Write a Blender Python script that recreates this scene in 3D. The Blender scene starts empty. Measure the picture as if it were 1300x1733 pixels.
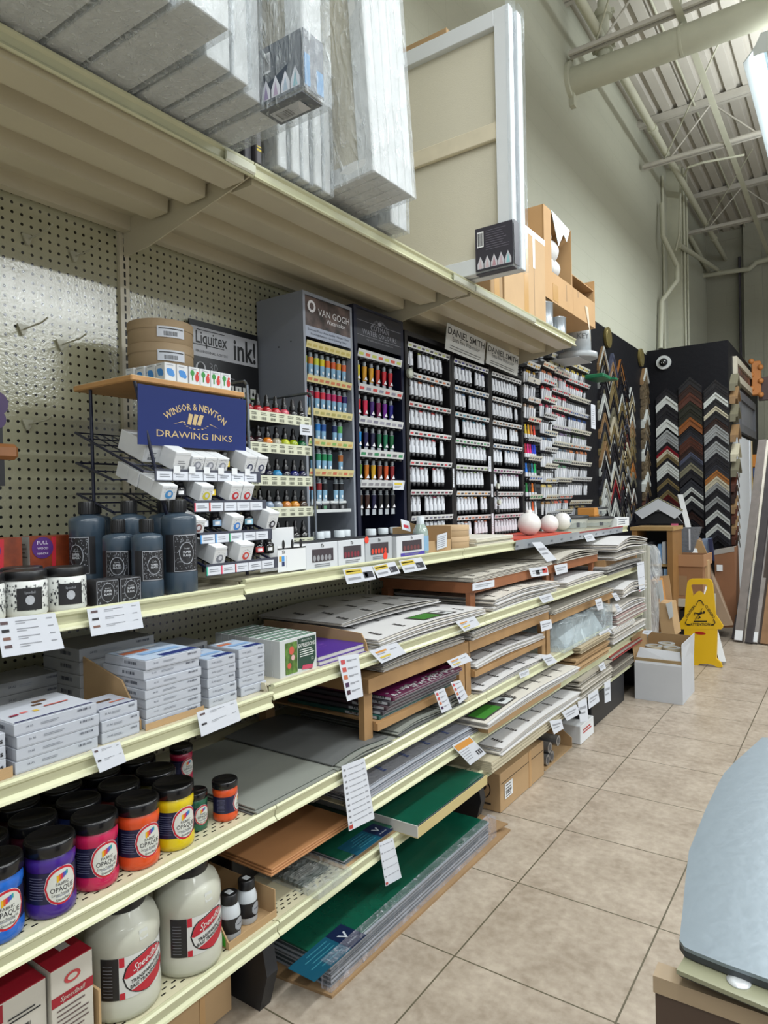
import bpy, math, random
from math import sin, cos, pi
from mathutils import Vector, Matrix, Euler
random.seed(7)
COL = bpy.context.scene.collection
SC = bpy.context.scene

# ------------------------------------------------------------------ camera
CAM_H, CAM_F = 1.322, 1145.0
YAW, PITCH, ROLL = 0.610, -0.0125, -0.0218
fw = Vector((-sin(YAW)*cos(PITCH), cos(YAW)*cos(PITCH), sin(PITCH)))
rt0 = Vector((cos(YAW), sin(YAW), 0)); up0 = rt0.cross(fw)
rt = rt0*cos(ROLL) + up0*sin(ROLL); up = up0*cos(ROLL) - rt0*sin(ROLL)
cd = bpy.data.cameras.new('camera'); cam = bpy.data.objects.new('camera', cd); COL.objects.link(cam)
cd.sensor_fit = 'HORIZONTAL'; cd.sensor_width = 36.0; cd.lens = CAM_F/1300*36.0
cd.clip_start = 0.02; cd.clip_end = 100
mw = Matrix((rt, up, -fw)).transposed().to_4x4(); mw.translation = (0, 0, CAM_H)
cam.matrix_world = mw
SC.camera = cam
def at(px, py, X=None, Y=None, Z=None):
    """world point seen at photo pixel px,py on the plane X=, Y= or Z="""
    d = rt*((px-650)/CAM_F) - up*((py-866.5)/CAM_F) + fw
    if X is not None: t = X/d.x
    elif Y is not None: t = Y/d.y
    else: t = (Z-CAM_H)/d.z
    return Vector((0, 0, CAM_H)) + d*t

# ------------------------------------------------------------------ world, exposure, lamps
SC.view_settings.view_transform = 'Standard'; SC.view_settings.look = 'None'
SC.view_settings.gamma = 1.0; SC.view_settings.use_curve_mapping = False
SC.view_settings.exposure = 0.1
wd = bpy.data.worlds.new('world'); SC.world = wd; wd.use_nodes = True
bg = wd.node_tree.nodes['Background']; bg.inputs[0].default_value = (0.86, 0.93, 1.0, 1); bg.inputs[1].default_value = 0.56
def strip_lamp(name, x, y, z, w, l, power, col=(0.93, 0.98, 1.0)):
    ld = bpy.data.lights.new(name, 'AREA'); ld.shape = 'RECTANGLE'; ld.size = w; ld.size_y = l
    ld.energy = power; ld.color = col
    o = bpy.data.objects.new(name, ld); COL.objects.link(o); o.location = (x, y, z); return o
# rows of fluorescent battens over the aisle this side of the shelving
for i, (x, y) in enumerate([(-0.1, 6.6), (0.15, 3.0), (0.15, 0.4), (0.15, -2.4), (2.9, 6.0), (2.9, 2.0), (2.9, -2.0), (4.9, 4.5), (5.5, 0.0)]):
    strip_lamp('ceiling_lamp_light', x, y, 4.05, 0.30, 2.3, [76, 56, 50, 42, 80, 80, 80, 200, 75][i])
    up_ = strip_lamp('added_ceiling_uplight', x, y, 4.32, 0.30, 2.3, 48); up_.rotation_euler = (pi, 0, 0)   # added fill light, brightens the ceiling and upper wall

# ------------------------------------------------------------------ materials
def lin(h):
    h = h.lstrip('#'); c = [int(h[i:i+2], 16)/255 for i in (0, 2, 4)]
    return tuple(v/12.92 if v <= .04045 else ((v+.055)/1.055)**2.4 for v in c) + (1,)
MATS = {}
def mat(name, hexc=None, rough=.5, metal=0, var=0, vscale=8, bump=0, bscale=60, spec=.5, trans=0, coat=0):
    if name in MATS: return MATS[name]
    m = bpy.data.materials.new(name); m.use_nodes = True; nt = m.node_tree; b = nt.nodes['Principled BSDF']
    c = lin(hexc)
    b.inputs['Base Color'].default_value = c; b.inputs['Roughness'].default_value = rough
    b.inputs['Metallic'].default_value = metal; b.inputs['Specular IOR Level'].default_value = spec
    b.inputs['Transmission Weight'].default_value = trans; b.inputs['Coat Weight'].default_value = coat
    if var or bump:
        tc = nt.nodes.new('ShaderNodeTexCoord')
    if var:
        n = nt.nodes.new('ShaderNodeTexNoise'); n.inputs['Scale'].default_value = vscale; n.inputs['Detail'].default_value = 6
        nt.links.new(tc.outputs['Object'], n.inputs['Vector'])
        mx = nt.nodes.new('ShaderNodeMix'); mx.data_type = 'RGBA'
        mx.inputs[6].default_value = tuple(max(0, v*(1-var)) for v in c[:3])+(1,)
        mx.inputs[7].default_value = tuple(min(1, v*(1+var)) for v in c[:3])+(1,)
        rp = nt.nodes.new('ShaderNodeMapRange'); rp.inputs[1].default_value = .3; rp.inputs[2].default_value = .7
        nt.links.new(n.outputs[0], rp.inputs[0]); nt.links.new(rp.outputs[0], mx.inputs[0])
        nt.links.new(mx.outputs[2], b.inputs['Base Color'])
    if bump:
        n2 = nt.nodes.new('ShaderNodeTexNoise'); n2.inputs['Scale'].default_value = bscale; n2.inputs['Detail'].default_value = 3
        nt.links.new(tc.outputs['Object'], n2.inputs['Vector'])
        bp = nt.nodes.new('ShaderNodeBump'); bp.inputs['Strength'].default_value = bump; bp.inputs['Distance'].default_value = .01
        nt.links.new(n2.outputs[0], bp.inputs['Height']); nt.links.new(bp.outputs[0], b.inputs['Normal'])
    MATS[name] = m; return m
def col(hexc, rough=.5): return mat('paint_'+hexc.lstrip('#')+('' if rough == .5 else '_r%d' % int(rough*100)), hexc, rough)
class NB:
    def __init__(s, m): s.nt = m.node_tree; s.b = s.nt.nodes['Principled BSDF']
    def n(s, t, **k):
        x = s.nt.nodes.new(t)
        for a, v in k.items():
            if a.startswith('i'): x.inputs[int(a[1:])].default_value = v
            else: setattr(x, a, v)
        return x
    def l(s, a, b): s.nt.links.new(a, b)
    def math(s, op, a, b=None, c=None):
        x = s.n('ShaderNodeMath', operation=op)
        for i, v in enumerate((a, b, c)):
            if v is None: continue
            if isinstance(v, (int, float)): x.inputs[i].default_value = v
            else: s.l(v, x.inputs[i])
        return x.outputs[0]
    def xyz(s):
        t = s.n('ShaderNodeTexCoord'); q = s.n('ShaderNodeSeparateXYZ'); s.l(t.outputs['Object'], q.inputs[0]); s.tc = t
        return q.outputs[0], q.outputs[1], q.outputs[2]
    def mix(s, f, a, b):
        x = s.n('ShaderNodeMix', data_type='RGBA')
        s.l(f, x.inputs[0]) if not isinstance(f, float) else setattr(x.inputs[0], 'default_value', f)
        for i, v in ((6, a), (7, b)):
            if isinstance(v, tuple): x.inputs[i].default_value = v
            else: s.l(v, x.inputs[i])
        return x.outputs[2]
def holes_mat(name, hexc, a, b, pitch, r, off=(0, 0), rough=.35, stagger=False, band=None, bump=.25):
    """sheet with round punched holes; a,b = coordinate axes (0..2)"""
    m = mat(name, hexc, rough, bump=bump, bscale=140, spec=.9, coat=.6); s = NB(m); s.b.inputs['Coat Roughness'].default_value = .17; x = s.xyz()
    ua = s.math('ADD', s.math('DIVIDE', x[a], pitch[0]), off[0]); ub = s.math('ADD', s.math('DIVIDE', x[b], pitch[1]), off[1])
    if stagger:
        ua = s.math('ADD', ua, s.math('MULTIPLY', s.math('MODULO', s.math('ABSOLUTE', s.math('FLOOR', ub)), 2.0), .5))
    fa = s.math('MULTIPLY', s.math('SUBTRACT', s.math('FRACT', ua), .5), pitch[0]); fb = s.math('MULTIPLY', s.math('SUBTRACT', s.math('FRACT', ub), .5), pitch[1])
    d = s.math('SQRT', s.math('ADD', s.math('MULTIPLY', fa, fa), s.math('MULTIPLY', s.math('MULTIPLY', fb, fb), 1.0)))
    h = s.math('LESS_THAN', d, r)
    if band:
        h = s.math('MULTIPLY', h, s.math('MULTIPLY', s.math('GREATER_THAN', x[b], band[0]), s.math('LESS_THAN', x[b], band[1])))
    s.l(s.mix(h, lin(hexc), lin('#15140f')), s.b.inputs['Base Color'])
    return m

# ------------------------------------------------------------------ mesh builder
TXT = {}
def text_geo(string, font_shear=0.0, bold=0.0):
    key = (string, font_shear, bold)
    if key in TXT: return TXT[key]
    cu = bpy.data.curves.new('tmp', 'FONT'); cu.body = string; cu.size = 1.0; cu.resolution_u = 1 if len(string) > 12 else 2
    cu.shear = font_shear; cu.offset = bold; cu.fill_mode = 'FRONT' if hasattr(cu, 'fill_mode') else cu.fill_mode
    o = bpy.data.objects.new('tmp', cu); COL.objects.link(o)
    dg = bpy.context.evaluated_depsgraph_get(); me = bpy.data.meshes.new_from_object(o.evaluated_get(dg))
    vs = [tuple(v.co) for v in me.vertices]; fs = [tuple(p.vertices) for p in me.polygons]
    bpy.data.objects.remove(o); bpy.data.curves.remove(cu); bpy.data.meshes.remove(me)
    if vs:
        x0 = min(v[0] for v in vs); x1 = max(v[0] for v in vs); y0 = min(v[1] for v in vs); y1 = max(v[1] for v in vs)
    else: x0 = x1 = y0 = y1 = 0
    TXT[key] = (vs, fs, x0, x1, y0, y1); return TXT[key]
class MB:
    def __init__(s): s.v = []; s.f = []; s.mi = []; s.sm = []; s.mats = []; s.cur = 0; s.M = Matrix.Identity(4); s.st = []
    def m(s, mt):
        if mt not in s.mats: s.mats.append(mt)
        s.cur = s.mats.index(mt); return s
    def push(s, M): s.st.append(s.M); s.M = s.M @ M; return s
    def pop(s): s.M = s.st.pop(); return s
    def add(s, vs, fs, smooth=False):
        b = len(s.v); s.v += [tuple(s.M @ Vector(v)) for v in vs]
        for f in fs: s.f.append([b+i for i in f]); s.mi.append(s.cur); s.sm.append(smooth)
        return s
    def hexa(s, p):   # 8 points: bottom 4 ccw, top 4 ccw
        return s.add(p, [(3, 2, 1, 0), (4, 5, 6, 7), (0, 1, 5, 4), (1, 2, 6, 5), (2, 3, 7, 6), (3, 0, 4, 7)])
    def box(s, x0, x1, y0, y1, z0, z1):
        return s.hexa([(x0, y0, z0), (x1, y0, z0), (x1, y1, z0), (x0, y1, z0), (x0, y0, z1), (x1, y0, z1), (x1, y1, z1), (x0, y1, z1)])
    def rbox(s, x0, x1, y0, y1, z0, z1, c=.002):
        """box with chamfered edges"""
        X = (x0, x1); Y = (y0, y1); Z = (z0, z1); vs = []; idx = {}
        for i in (0, 1):
            for j in (0, 1):
                for k in (0, 1):
                    dx = c if i == 0 else -c; dy = c if j == 0 else -c; dz = c if k == 0 else -c
                    for a, p in enumerate(((X[i], Y[j]+dy, Z[k]+dz), (X[i]+dx, Y[j], Z[k]+dz), (X[i]+dx, Y[j]+dy, Z[k]))):
                        idx[(i, j, k, a)] = len(vs); vs.append(p)
        F = []; g = lambda *t: idx[t]
        for i in (0, 1):
            F.append([g(i, 0, 0, 0), g(i, 1, 0, 0), g(i, 1, 1, 0), g(i, 0, 1, 0)][::(1 if i else -1)])
            F.append([g(0, i, 0, 1), g(1, i, 0, 1), g(1, i, 1, 1), g(0, i, 1, 1)][::(-1 if i else 1)])
            F.append([g(0, 0, i, 2), g(1, 0, i, 2), g(1, 1, i, 2), g(0, 1, i, 2)][::(1 if i else -1)])
        for j in (0, 1):
            for k in (0, 1):
                F.append([g(0, j, k, 1), g(1, j, k, 1), g(1, j, k, 2), g(0, j, k, 2)][::(1 if j != k else -1)])
                F.append([g(j, 0, k, 0), g(j, 1, k, 0), g(j, 1, k, 2), g(j, 0, k, 2)][::(-1 if j != k else 1)])
                F.append([g(j, k, 0, 0), g(j, k, 1, 0), g(j, k, 1, 1), g(j, k, 0, 1)][::(1 if j != k else -1)])
        for i in (0, 1):
            for j in (0, 1):
                for k in (0, 1):
                    F.append([g(i, j, k, 0), g(i, j, k, 1), g(i, j, k, 2)][::(1 if (i+j+k) % 2 else -1)])
        return s.add(vs, F)
    def poly(s, pts): return s.add(pts, [tuple(range(len(pts)))])
    def prism(s, pts, ext):
        """planar polygon pts swept by the vector ext"""
        n = len(pts); e = Vector(ext); top = [tuple(Vector(p)+e) for p in pts]
        fs = [tuple(range(n))[::-1], tuple(range(n, 2*n))] + [(i, (i+1) % n, (i+1) % n+n, i+n) for i in range(n)]
        return s.add(list(pts)+top, fs)
    def lathe(s, prof, c=(0, 0, 0), n=20, smooth=True, cap=True):
        vs = []; fs = []
        for r, z in prof:
            for i in range(n):
                a = 2*pi*i/n; vs.append((c[0]+r*cos(a), c[1]+r*sin(a), c[2]+z))
        for k in range(len(prof)-1):
            for i in range(n):
                j = (i+1) % n; fs.append((k*n+i, k*n+j, k*n+n+j, k*n+n+i))
        s.add(vs, fs, smooth)
        if cap:
            s.add(vs[:n], [tuple(range(n))[::-1]]); s.add(vs[-n:], [tuple(range(n))])
        return s
    def arc(s, r, z0, z1, a0, a1, c=(0, 0, 0), n=12, off=.0006):
        """curved label on a cylinder of radius r"""
        R = r+off; vs = []; 
        for i in range(n+1):
            a = a0+(a1-a0)*i/n; vs += [(c[0]+R*cos(a), c[1]+R*sin(a), c[2]+z0), (c[0]+R*cos(a), c[1]+R*sin(a), c[2]+z1)]
        return s.add(vs, [(2*i, 2*i+2, 2*i+3, 2*i+1) for i in range(n)], True)
    def cyl(s, p0, p1, r, n=10, r2=None, cap=True, smooth=True):
        p0 = Vector(p0); p1 = Vector(p1); d = p1-p0; L = d.length
        q = d.to_track_quat('Z', 'Y').to_matrix().to_4x4(); q.translation = p0
        s.push(q); s.lathe([(r, 0), (r if r2 is None else r2, L)], (0, 0, 0), n, smooth, cap); s.pop(); return s
    def tube(s, pts, r, n=6):
        for a, b in zip(pts[:-1], pts[1:]): s.cyl(a, b, r, n)
        return s
    def sphere(s, c, r, n=20, k=12, z0=-1, z1=1):
        prof = [(r*math.sqrt(max(0, 1-t*t)) if abs(t) < 1 else .0001, r*t) for t in [sin(-pi/2+pi*i/k) for i in range(k+1)] if z0 <= t <= z1]
        return s.lathe(prof, c, n)
    def bar(s, a, b, w, h):
        """rectangular bar from a to b, w across, h along the up direction"""
        a = Vector(a); b = Vector(b); d = (b-a).normalized(); u = Vector((0, 0, 1)) if abs(d.z) < .95 else Vector((1, 0, 0))
        x = d.cross(u).normalized()*(w/2); y = x.cross(d).normalized()*(h/2)
        p = [a-x-y, b-x-y, b+x-y, a+x-y, a-x+y, b-x+y, b+x+y, a+x+y]
        return s.hexa([tuple(q) for q in [p[0], p[3], p[2], p[1], p[4], p[7], p[6], p[5]]])
    def text(s, string, size=None, w=None, x=0, y=0, align='c', lift=0.0006, shear=0, sx=1.0, bold=0, arc=None):
        """flat lettering in the local XY plane; size = cap height, or fit to width w"""
        vs, fs, x0, x1, y0, y1 = text_geo(string, shear, bold)
        if not vs: return s
        H = 0.7
        k = size/H if size else w/(x1-x0)
        kx = k*sx if not (size and w) else w/(x1-x0)
        ox = {'c': -(x0+x1)/2, 'l': -x0, 'r': -x1}[align]
        out = []
        for v in vs:
            X = (v[0]+ox)*kx; Y = v[1]*k
            if arc:
                a = X/arc; X, Y = (arc+Y)*sin(a), (arc+Y)*cos(a)-arc
            out.append((x+X, y+Y, lift))
        return s.add(out, fs)
    def textcyl(s, string, size, r, a0, z, c=(0, 0, 0), w=None, bold=0, shear=0, rise=0):
        vs, fs, x0, x1, y0, y1 = text_geo(string, shear, bold)
        k = size/.7; kx = (w/(x1-x0)) if w else k; R = r+.0012; out = []
        for v in vs:
            X = (v[0]-(x0+x1)/2)*kx; a = a0+X/R; out.append((c[0]+R*cos(a), c[1]+R*sin(a), c[2]+z+v[1]*k+rise*X))
        return s.add(out, fs)
    def rect(s, x0, x1, y0, y1, z=0): return s.add([(x0, y0, z), (x1, y0, z), (x1, y1, z), (x0, y1, z)], [(0, 1, 2, 3)])
    def disc(s, x, y, rx, ry, z=0, n=24): return s.poly([(x+rx*cos(2*pi*i/n), y+ry*sin(2*pi*i/n), z) for i in range(n)])
    def lines(s, x0, x1, ys, h, z=.0005, rag=.3):
        for y in ys: s.rect(x0, x0+(x1-x0)*(1-rag*random.random()), y, y+h, z)
        return s
    def barcode(s, x0, x1, y0, y1, z=.0006, n=14):
        w = (x1-x0)/n
        for i in range(n):
            a = x0+i*w; s.rect(a, a+w*random.choice((.3, .5, .7)), y0, y1, z)
        return s
    def build(s, name, parent=None, loc=None, rot=None):
        me = bpy.data.meshes.new(name); me.from_pydata(s.v, [], s.f)
        for mt in s.mats: me.materials.append(mt)
        me.polygons.foreach_set('material_index', s.mi); me.polygons.foreach_set('use_smooth', s.sm); me.update()
        o = bpy.data.objects.new(name, me); COL.objects.link(o)
        if parent: o.parent = parent
        if loc is not None: o.location = loc
        if rot is not None: o.rotation_euler = rot
        return o
def frame(o, x, y):
    """matrix: local X along x, local Y along y (made square), origin o"""
    x = Vector(x).normalized(); y = Vector(y); z = x.cross(y).normalized(); y = z.cross(x)
    M = Matrix((x, y, z)).transposed().to_4x4(); M.translation = Vector(o); return M
def FX(x, y, z): return frame((x, y, z), (0, 1, 0), (0, 0, 1))      # faces +X (the aisle); local x = +Y, local y = up
def FY(x, y, z): return frame((x, y, z), (1, 0, 0), (0, 0, 1))      # faces -Y (towards the near end)
def FZ(x, y, z, up=(-1, 0, 0)): return frame((x, y, z), Vector(up).cross((0, 0, 1)), up)   # lies flat, read from the aisle
def tag(o, label, cat, group=None, kind=None):
    o['label'] = label; o['category'] = cat
    if group: o['group'] = group
    if kind: o['kind'] = kind
    return o
def struct(o): o['kind'] = 'structure'; return o
def empty(name, loc=(0, 0, 0), rot=(0, 0, 0)):
    o = bpy.data.objects.new(name, None); COL.objects.link(o); o.location = loc; o.rotation_euler = rot; o.empty_display_size = .05; return o
KIDS = {}
def reg(o):
    KIDS[o.name] = [c for c in COL.objects if c.parent == o]; return o
def copy_tree(o, loc=None, rot=None, kids=None):
    r = o.copy(); COL.objects.link(r)
    if loc is not None: r.location = loc
    if rot is not None: r.rotation_euler = rot
    for k in KIDS.get(o.name, []):
        c = k.copy(); COL.objects.link(c); c.parent = r
        for g in KIDS.get(k.name, []):
            d = g.copy(); COL.objects.link(d); d.parent = c
    return r
# ================================================================== SETTING
M_floor = mat('floor_tile', '#b3a58f', .42)
s = NB(M_floor); x = s.xyz()
fx = s.math('FRACT', s.math('ADD', s.math('DIVIDE', x[0], .4619), 200+.977/.4619)); fy = s.math('FRACT', s.math('ADD', s.math('DIVIDE', x[1], .4524), 200-1.7013/.4524))
g = s.math('MAXIMUM', s.math('LESS_THAN', fx, .011), s.math('LESS_THAN', fy, .011))
n1 = s.n('ShaderNodeTexNoise'); n1.inputs['Scale'].default_value = 5; n1.inputs['Detail'].default_value = 10; n1.inputs['Roughness'].default_value = .75; s.l(s.tc.outputs['Object'], n1.inputs['Vector'])
n2 = s.n('ShaderNodeTexNoise'); n2.inputs['Scale'].default_value = 34; n2.inputs['Detail'].default_value = 6; s.l(s.tc.outputs['Object'], n2.inputs['Vector'])
f = s.math('MULTIPLY', s.math('SUBTRACT', s.math('ADD', s.math('MULTIPLY', n1.outputs[0], 1.3), s.math('MULTIPLY', n2.outputs[0], .7)), .78), 2.2); 
cl = s.n('ShaderNodeClamp'); s.l(f, cl.inputs[0])
c1 = s.mix(cl.outputs[0], lin('#8c7f70'), lin('#aca091'))
s.l(s.mix(g, c1, lin('#57503f')), s.b.inputs['Base Color'])
bp = s.n('ShaderNodeBump'); bp.inputs['Strength'].default_value = .25; bp.inputs['Distance'].default_value = .004; s.l(s.math('SUBTRACT', s.math('MULTIPLY', n2.outputs[0], .3), g), bp.inputs['Height']); s.l(bp.outputs[0], s.b.inputs['Normal'])
b = MB().m(M_floor); b.box(-1.9, 7, -5, 11.7, -.1, 0); struct(b.build('floor'))

def block_mat(name, hexc, a, rough=.75):
    m = mat(name, hexc, rough); s = NB(m); x = s.xyz(); t = s.n('ShaderNodeCombineXYZ'); s.l(x[a], t.inputs[0]); s.l(x[2], t.inputs[1])
    br = s.n('ShaderNodeTexBrick'); s.l(t.outputs[0], br.inputs[0]); br.inputs['Scale'].default_value = 1
    br.inputs['Brick Width'].default_value = .406; br.inputs['Row Height'].default_value = .203; br.inputs['Mortar Size'].default_value = .004; br.inputs['Mortar Smooth'].default_value = .4
    n = s.n('ShaderNodeTexNoise'); n.inputs['Scale'].default_value = 1.2; n.inputs['Detail'].default_value = 5; s.l(s.tc.outputs['Object'], n.inputs['Vector'])
    c = lin(hexc); c2 = tuple(v*.9 for v in c[:3])+(1,)
    cc = s.mix(n.outputs[0], c, c2); s.l(s.mix(s.math('MULTIPLY', br.outputs['Fac'], .10), cc, tuple(v*.55 for v in c[:3])+(1,)), s.b.inputs['Base Color'])
    n3 = s.n('ShaderNodeTexNoise'); n3.inputs['Scale'].default_value = 60; s.l(s.tc.outputs['Object'], n3.inputs['Vector'])
    bp = s.n('ShaderNodeBump'); bp.inputs['Strength'].default_value = .35; bp.inputs['Distance'].default_value = .006
    s.l(s.math('SUBTRACT', s.math('MULTIPLY', n3.outputs[0], .5), br.outputs['Fac']), bp.inputs['Height']); s.l(bp.outputs[0], s.b.inputs['Normal'])
    return m
M_wall = block_mat('painted_block_wall', '#b4b5a4', 1); M_wallf = block_mat('painted_block_far_wall', '#a3a394', 0)
M_black = mat('black_wall_paint', '#0a0a10', .6, bump=.15, bscale=30, spec=.2)
M_ceil = mat('ceiling_paint', '#bab6ac', .7, var=.06, vscale=3)
M_pipe = mat('pipe_paint', '#b6b6a3', .55, var=.04)
b = MB().m(M_wall); b.box(-2.1, -1.9, -5, 11.9, 0, 5.5); b.m(M_black); b.box(-1.9, -1.885, 3.0, 7.85, 0, 2.9); struct(b.build('wall_left'))
b = MB().m(M_wallf); b.box(-1.9, 7, 11.7, 11.9, 0, 5.5); struct(b.build('wall_far'))
b = MB().m(M_black); b.box(-1.885, -1.08, 7.85, 10.4, 0, 2.945); struct(b.build('wall_partition'))
# ceiling deck: trapezoid ribs running along the aisle
b = MB().m(M_ceil); y0, y1 = -5, 11.9; xx = -2.1; pts = []
while xx < 7:
    pts += [(xx, 5.41), (xx+.085, 5.41), (xx+.10, 5.45), (xx+.137, 5.45), (xx+.152, 5.41)]; xx += .152
vs = []
for px, pz in pts: vs += [(px, y0, pz), (px, y1, pz)]
b.add(vs, [(2*i, 2*i+1, 2*i+3, 2*i+2) for i in range(len(pts)-1)]); b.box(-2.1, 7, y0, y1, 5.47, 5.5)
struct(b.build('ceiling'))
# open web joists across the ceiling
n = 0
for jy in (-4.1, -1.6, .8, 3.1, 5.42, 7.72, 10.02):
    n += 1; b = MB().m(M_ceil)
    b.box(-1.9, 7, jy-.05, jy-.008, 5.34, 5.405); b.box(-1.9, 7, jy+.008, jy+.05, 5.34, 5.405)
    b.box(-1.86, 7, jy-.04, jy-.008, 4.89, 4.915); b.box(-1.86, 7, jy+.008, jy+.04, 4.89, 4.915)
    b.box(-1.86, 7, jy-.012, jy-.006, 4.89, 4.94); b.box(-1.86, 7, jy+.006, jy+.012, 4.89, 4.94)
    k = 0; xx = -1.6
    while xx < 6.5:
        z0, z1 = (4.91, 5.36); b.cyl((xx, jy, z0), (xx+.42, jy, z1), .009, 6); b.cyl((xx+.42, jy, z1), (xx+.84, jy, z0), .009, 6); xx += .84
    struct(b.build('trim_%d' % n))
# round sprinkler branch, bridging bars, conduit: each a run of its own
def run(name, label, pts, r, cat='pipe', m=None, n=12, grp=None, coll=()):
    b = MB().m(m or M_pipe); b.tube(pts, r, n)
    for p in pts[1:-1]: b.sphere(p, r*1.0, 10, 6)
    for c0, c1, rr in coll: b.cyl(c0, c1, rr, n)
    return tag(b.build(name), label, cat, grp)
run('sprinkler_pipe', 'off-white round pipe running along the ceiling just out from the block wall', [(-1.62, -4, 4.98), (-1.62, 11.65, 4.98)], .034, coll=[((-1.62, 7.08, 4.98), (-1.62, 7.16, 4.98), .046), ((-1.62, 5.9, 4.98), (-1.62, 5.98, 4.98), .046), ((-1.62, 10.6, 4.98), (-1.62, 10.68, 4.98), .044)])
b = MB().m(M_pipe); b.cyl((-1.9, 5.53, 4.755), (6.5, 5.53, 4.66), .105, 24); b.cyl((-1.9, 5.53, 4.76), (-1.87, 5.53, 4.76), .15, 18)
b.box(-1.9, -1.86, 5.5, 5.56, 4.55, 4.93)
for xc in (-1.05, .9): b.cyl((xc, 5.53, 4.75), (xc+.02, 5.53, 4.75), .112, 24)
b.tube([(-1.04, 5.53, 4.84), (-1.04, 5.53, 5.38)], .006)
tag(b.build('sprinkler_main'), 'thick off-white pipe crossing under the ceiling out of the block wall', 'pipe')
b = MB().m(M_pipe); b.cyl((-1.62, 5.53, 4.85), (-1.62, 5.53, 5.3), .045, 14)
for z in (4.90, 5.17): b.cyl((-1.62, 5.53, z), (-1.62, 5.53, z+.05), .07, 14); b.box(-1.71, -1.53, 5.515, 5.545, z+.01, z+.04)
tag(b.build('sprinkler_riser'), 'short vertical pipe with two clamps rising from the thick crossing pipe', 'pipe')
for i, (xb, zb) in enumerate([(-1.03, 4.885), (-1.33, 5.40), (-1.83, 5.40), (-.2, 4.885)]):
    b = MB().m(M_pipe)
    if zb < 5: b.box(xb-.026, xb+.026, -4, 11.6, zb-.004, zb); b.box(xb-.026, xb-.022, -4, 11.6, zb, zb+.03)
    else: b.cyl((xb, -4, zb-.03), (xb, 11.6, zb-.03), .011, 8)
    tag(b.build('bridging_bar' if zb < 5 else 'ceiling_conduit'), ['flat painted bar crossing beneath the joists nearer the wall', 'thin conduit clipped under the ceiling ribs', 'thin conduit in the angle of ceiling and block wall', 'flat painted bar crossing beneath the joists behind the hanging lamp'][i], 'bar' if zb < 5 else 'conduit')
for i, (jy, s1) in enumerate([(5.42, 1), (7.72, 1), (10.02, 1)]):
    b = MB().m(M_pipe); b.cyl((-1.65, jy, 4.92), (-.95, jy+.0-1.0, 5.36), .008, 6)
    tag(b.build('brace_rod'), ['slanting rod above the thick crossing pipe', 'slanting rod rising from the second ceiling joist', 'slanting rod rising from the farthest ceiling joist'][i], 'rod', 'slanting ceiling rods')
# pipes near the far corner
b = MB().m(M_pipe); b.box(-1.9, -1.74, 9.0, 9.35, 2.9, 5.41); struct(b.build('trim_8'))
b = MB().m(M_wallf); b.box(-1.36, -1.12, 11.55, 11.7, 0, 5.41); struct(b.build('trim_9'))
run('corner_pipe', 'round pipe bending away from the wall beside the far left corner', [at(1120, 345, X=-1.85), at(1122, 400, X=-1.82), at(1146, 450, X=-1.70), at(1146, 475, X=-1.70), at(1120, 510, X=-1.85), at(1118, 590, X=-1.85)], .028)
run('corner_conduit', 'dark conduit curving down beside the far corner pipes', [at(1260, 262, Z=4.87), at(1190, 275, Z=4.87), at(1165, 283, Z=4.87), at(1152, 310, X=-1.70), at(1150, 395, X=-1.70), at(1143, 425, X=-1.72)], .012, 'conduit')
run('corner_conduit', 'thin vertical conduit against the pilaster at the far corner', [(-1.72, 9.1, 2.6), (-1.72, 9.1, 5.4)], .014, 'conduit')
run('corner_conduit', 'second thin vertical conduit against the pilaster', [(-1.72, 9.28, 2.6), (-1.72, 9.28, 5.4)], .012, 'conduit')
run('corner_conduit', 'vertical conduit on the block wall before the pilaster', [(-1.88, 8.7, 2.6), (-1.88, 8.7, 5.2)], .015, 'conduit')
run('wall_pipe', 'pipe crossing high on the far wall with a small offset bend', [(-1.9, 11.4, 4.72), at(1180, 468, Y=11.45), at(1268, 455, Y=11.45), at(1280, 444, Y=11.45), (1.5, 11.45, 4.95)], .035)
run('downpipe', 'narrow dark vertical pipe on the far wall beside the column', [(-1.42, 11.6, 2.0), (-1.42, 11.6, 4.95)], .018, m=mat('dark_pipe', '#3f3c46', .5))
run('corner_pipe', 'short pipe running along the ceiling behind the pilaster', [at(1156, 378, Z=4.95), at(1199, 458, Y=11.6)], .03)
run('corner_pipe', 'lower short pipe running behind the pilaster', [at(1150, 415, X=-1.7), (-1.70, 11.6, 4.80)], .03)

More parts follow.
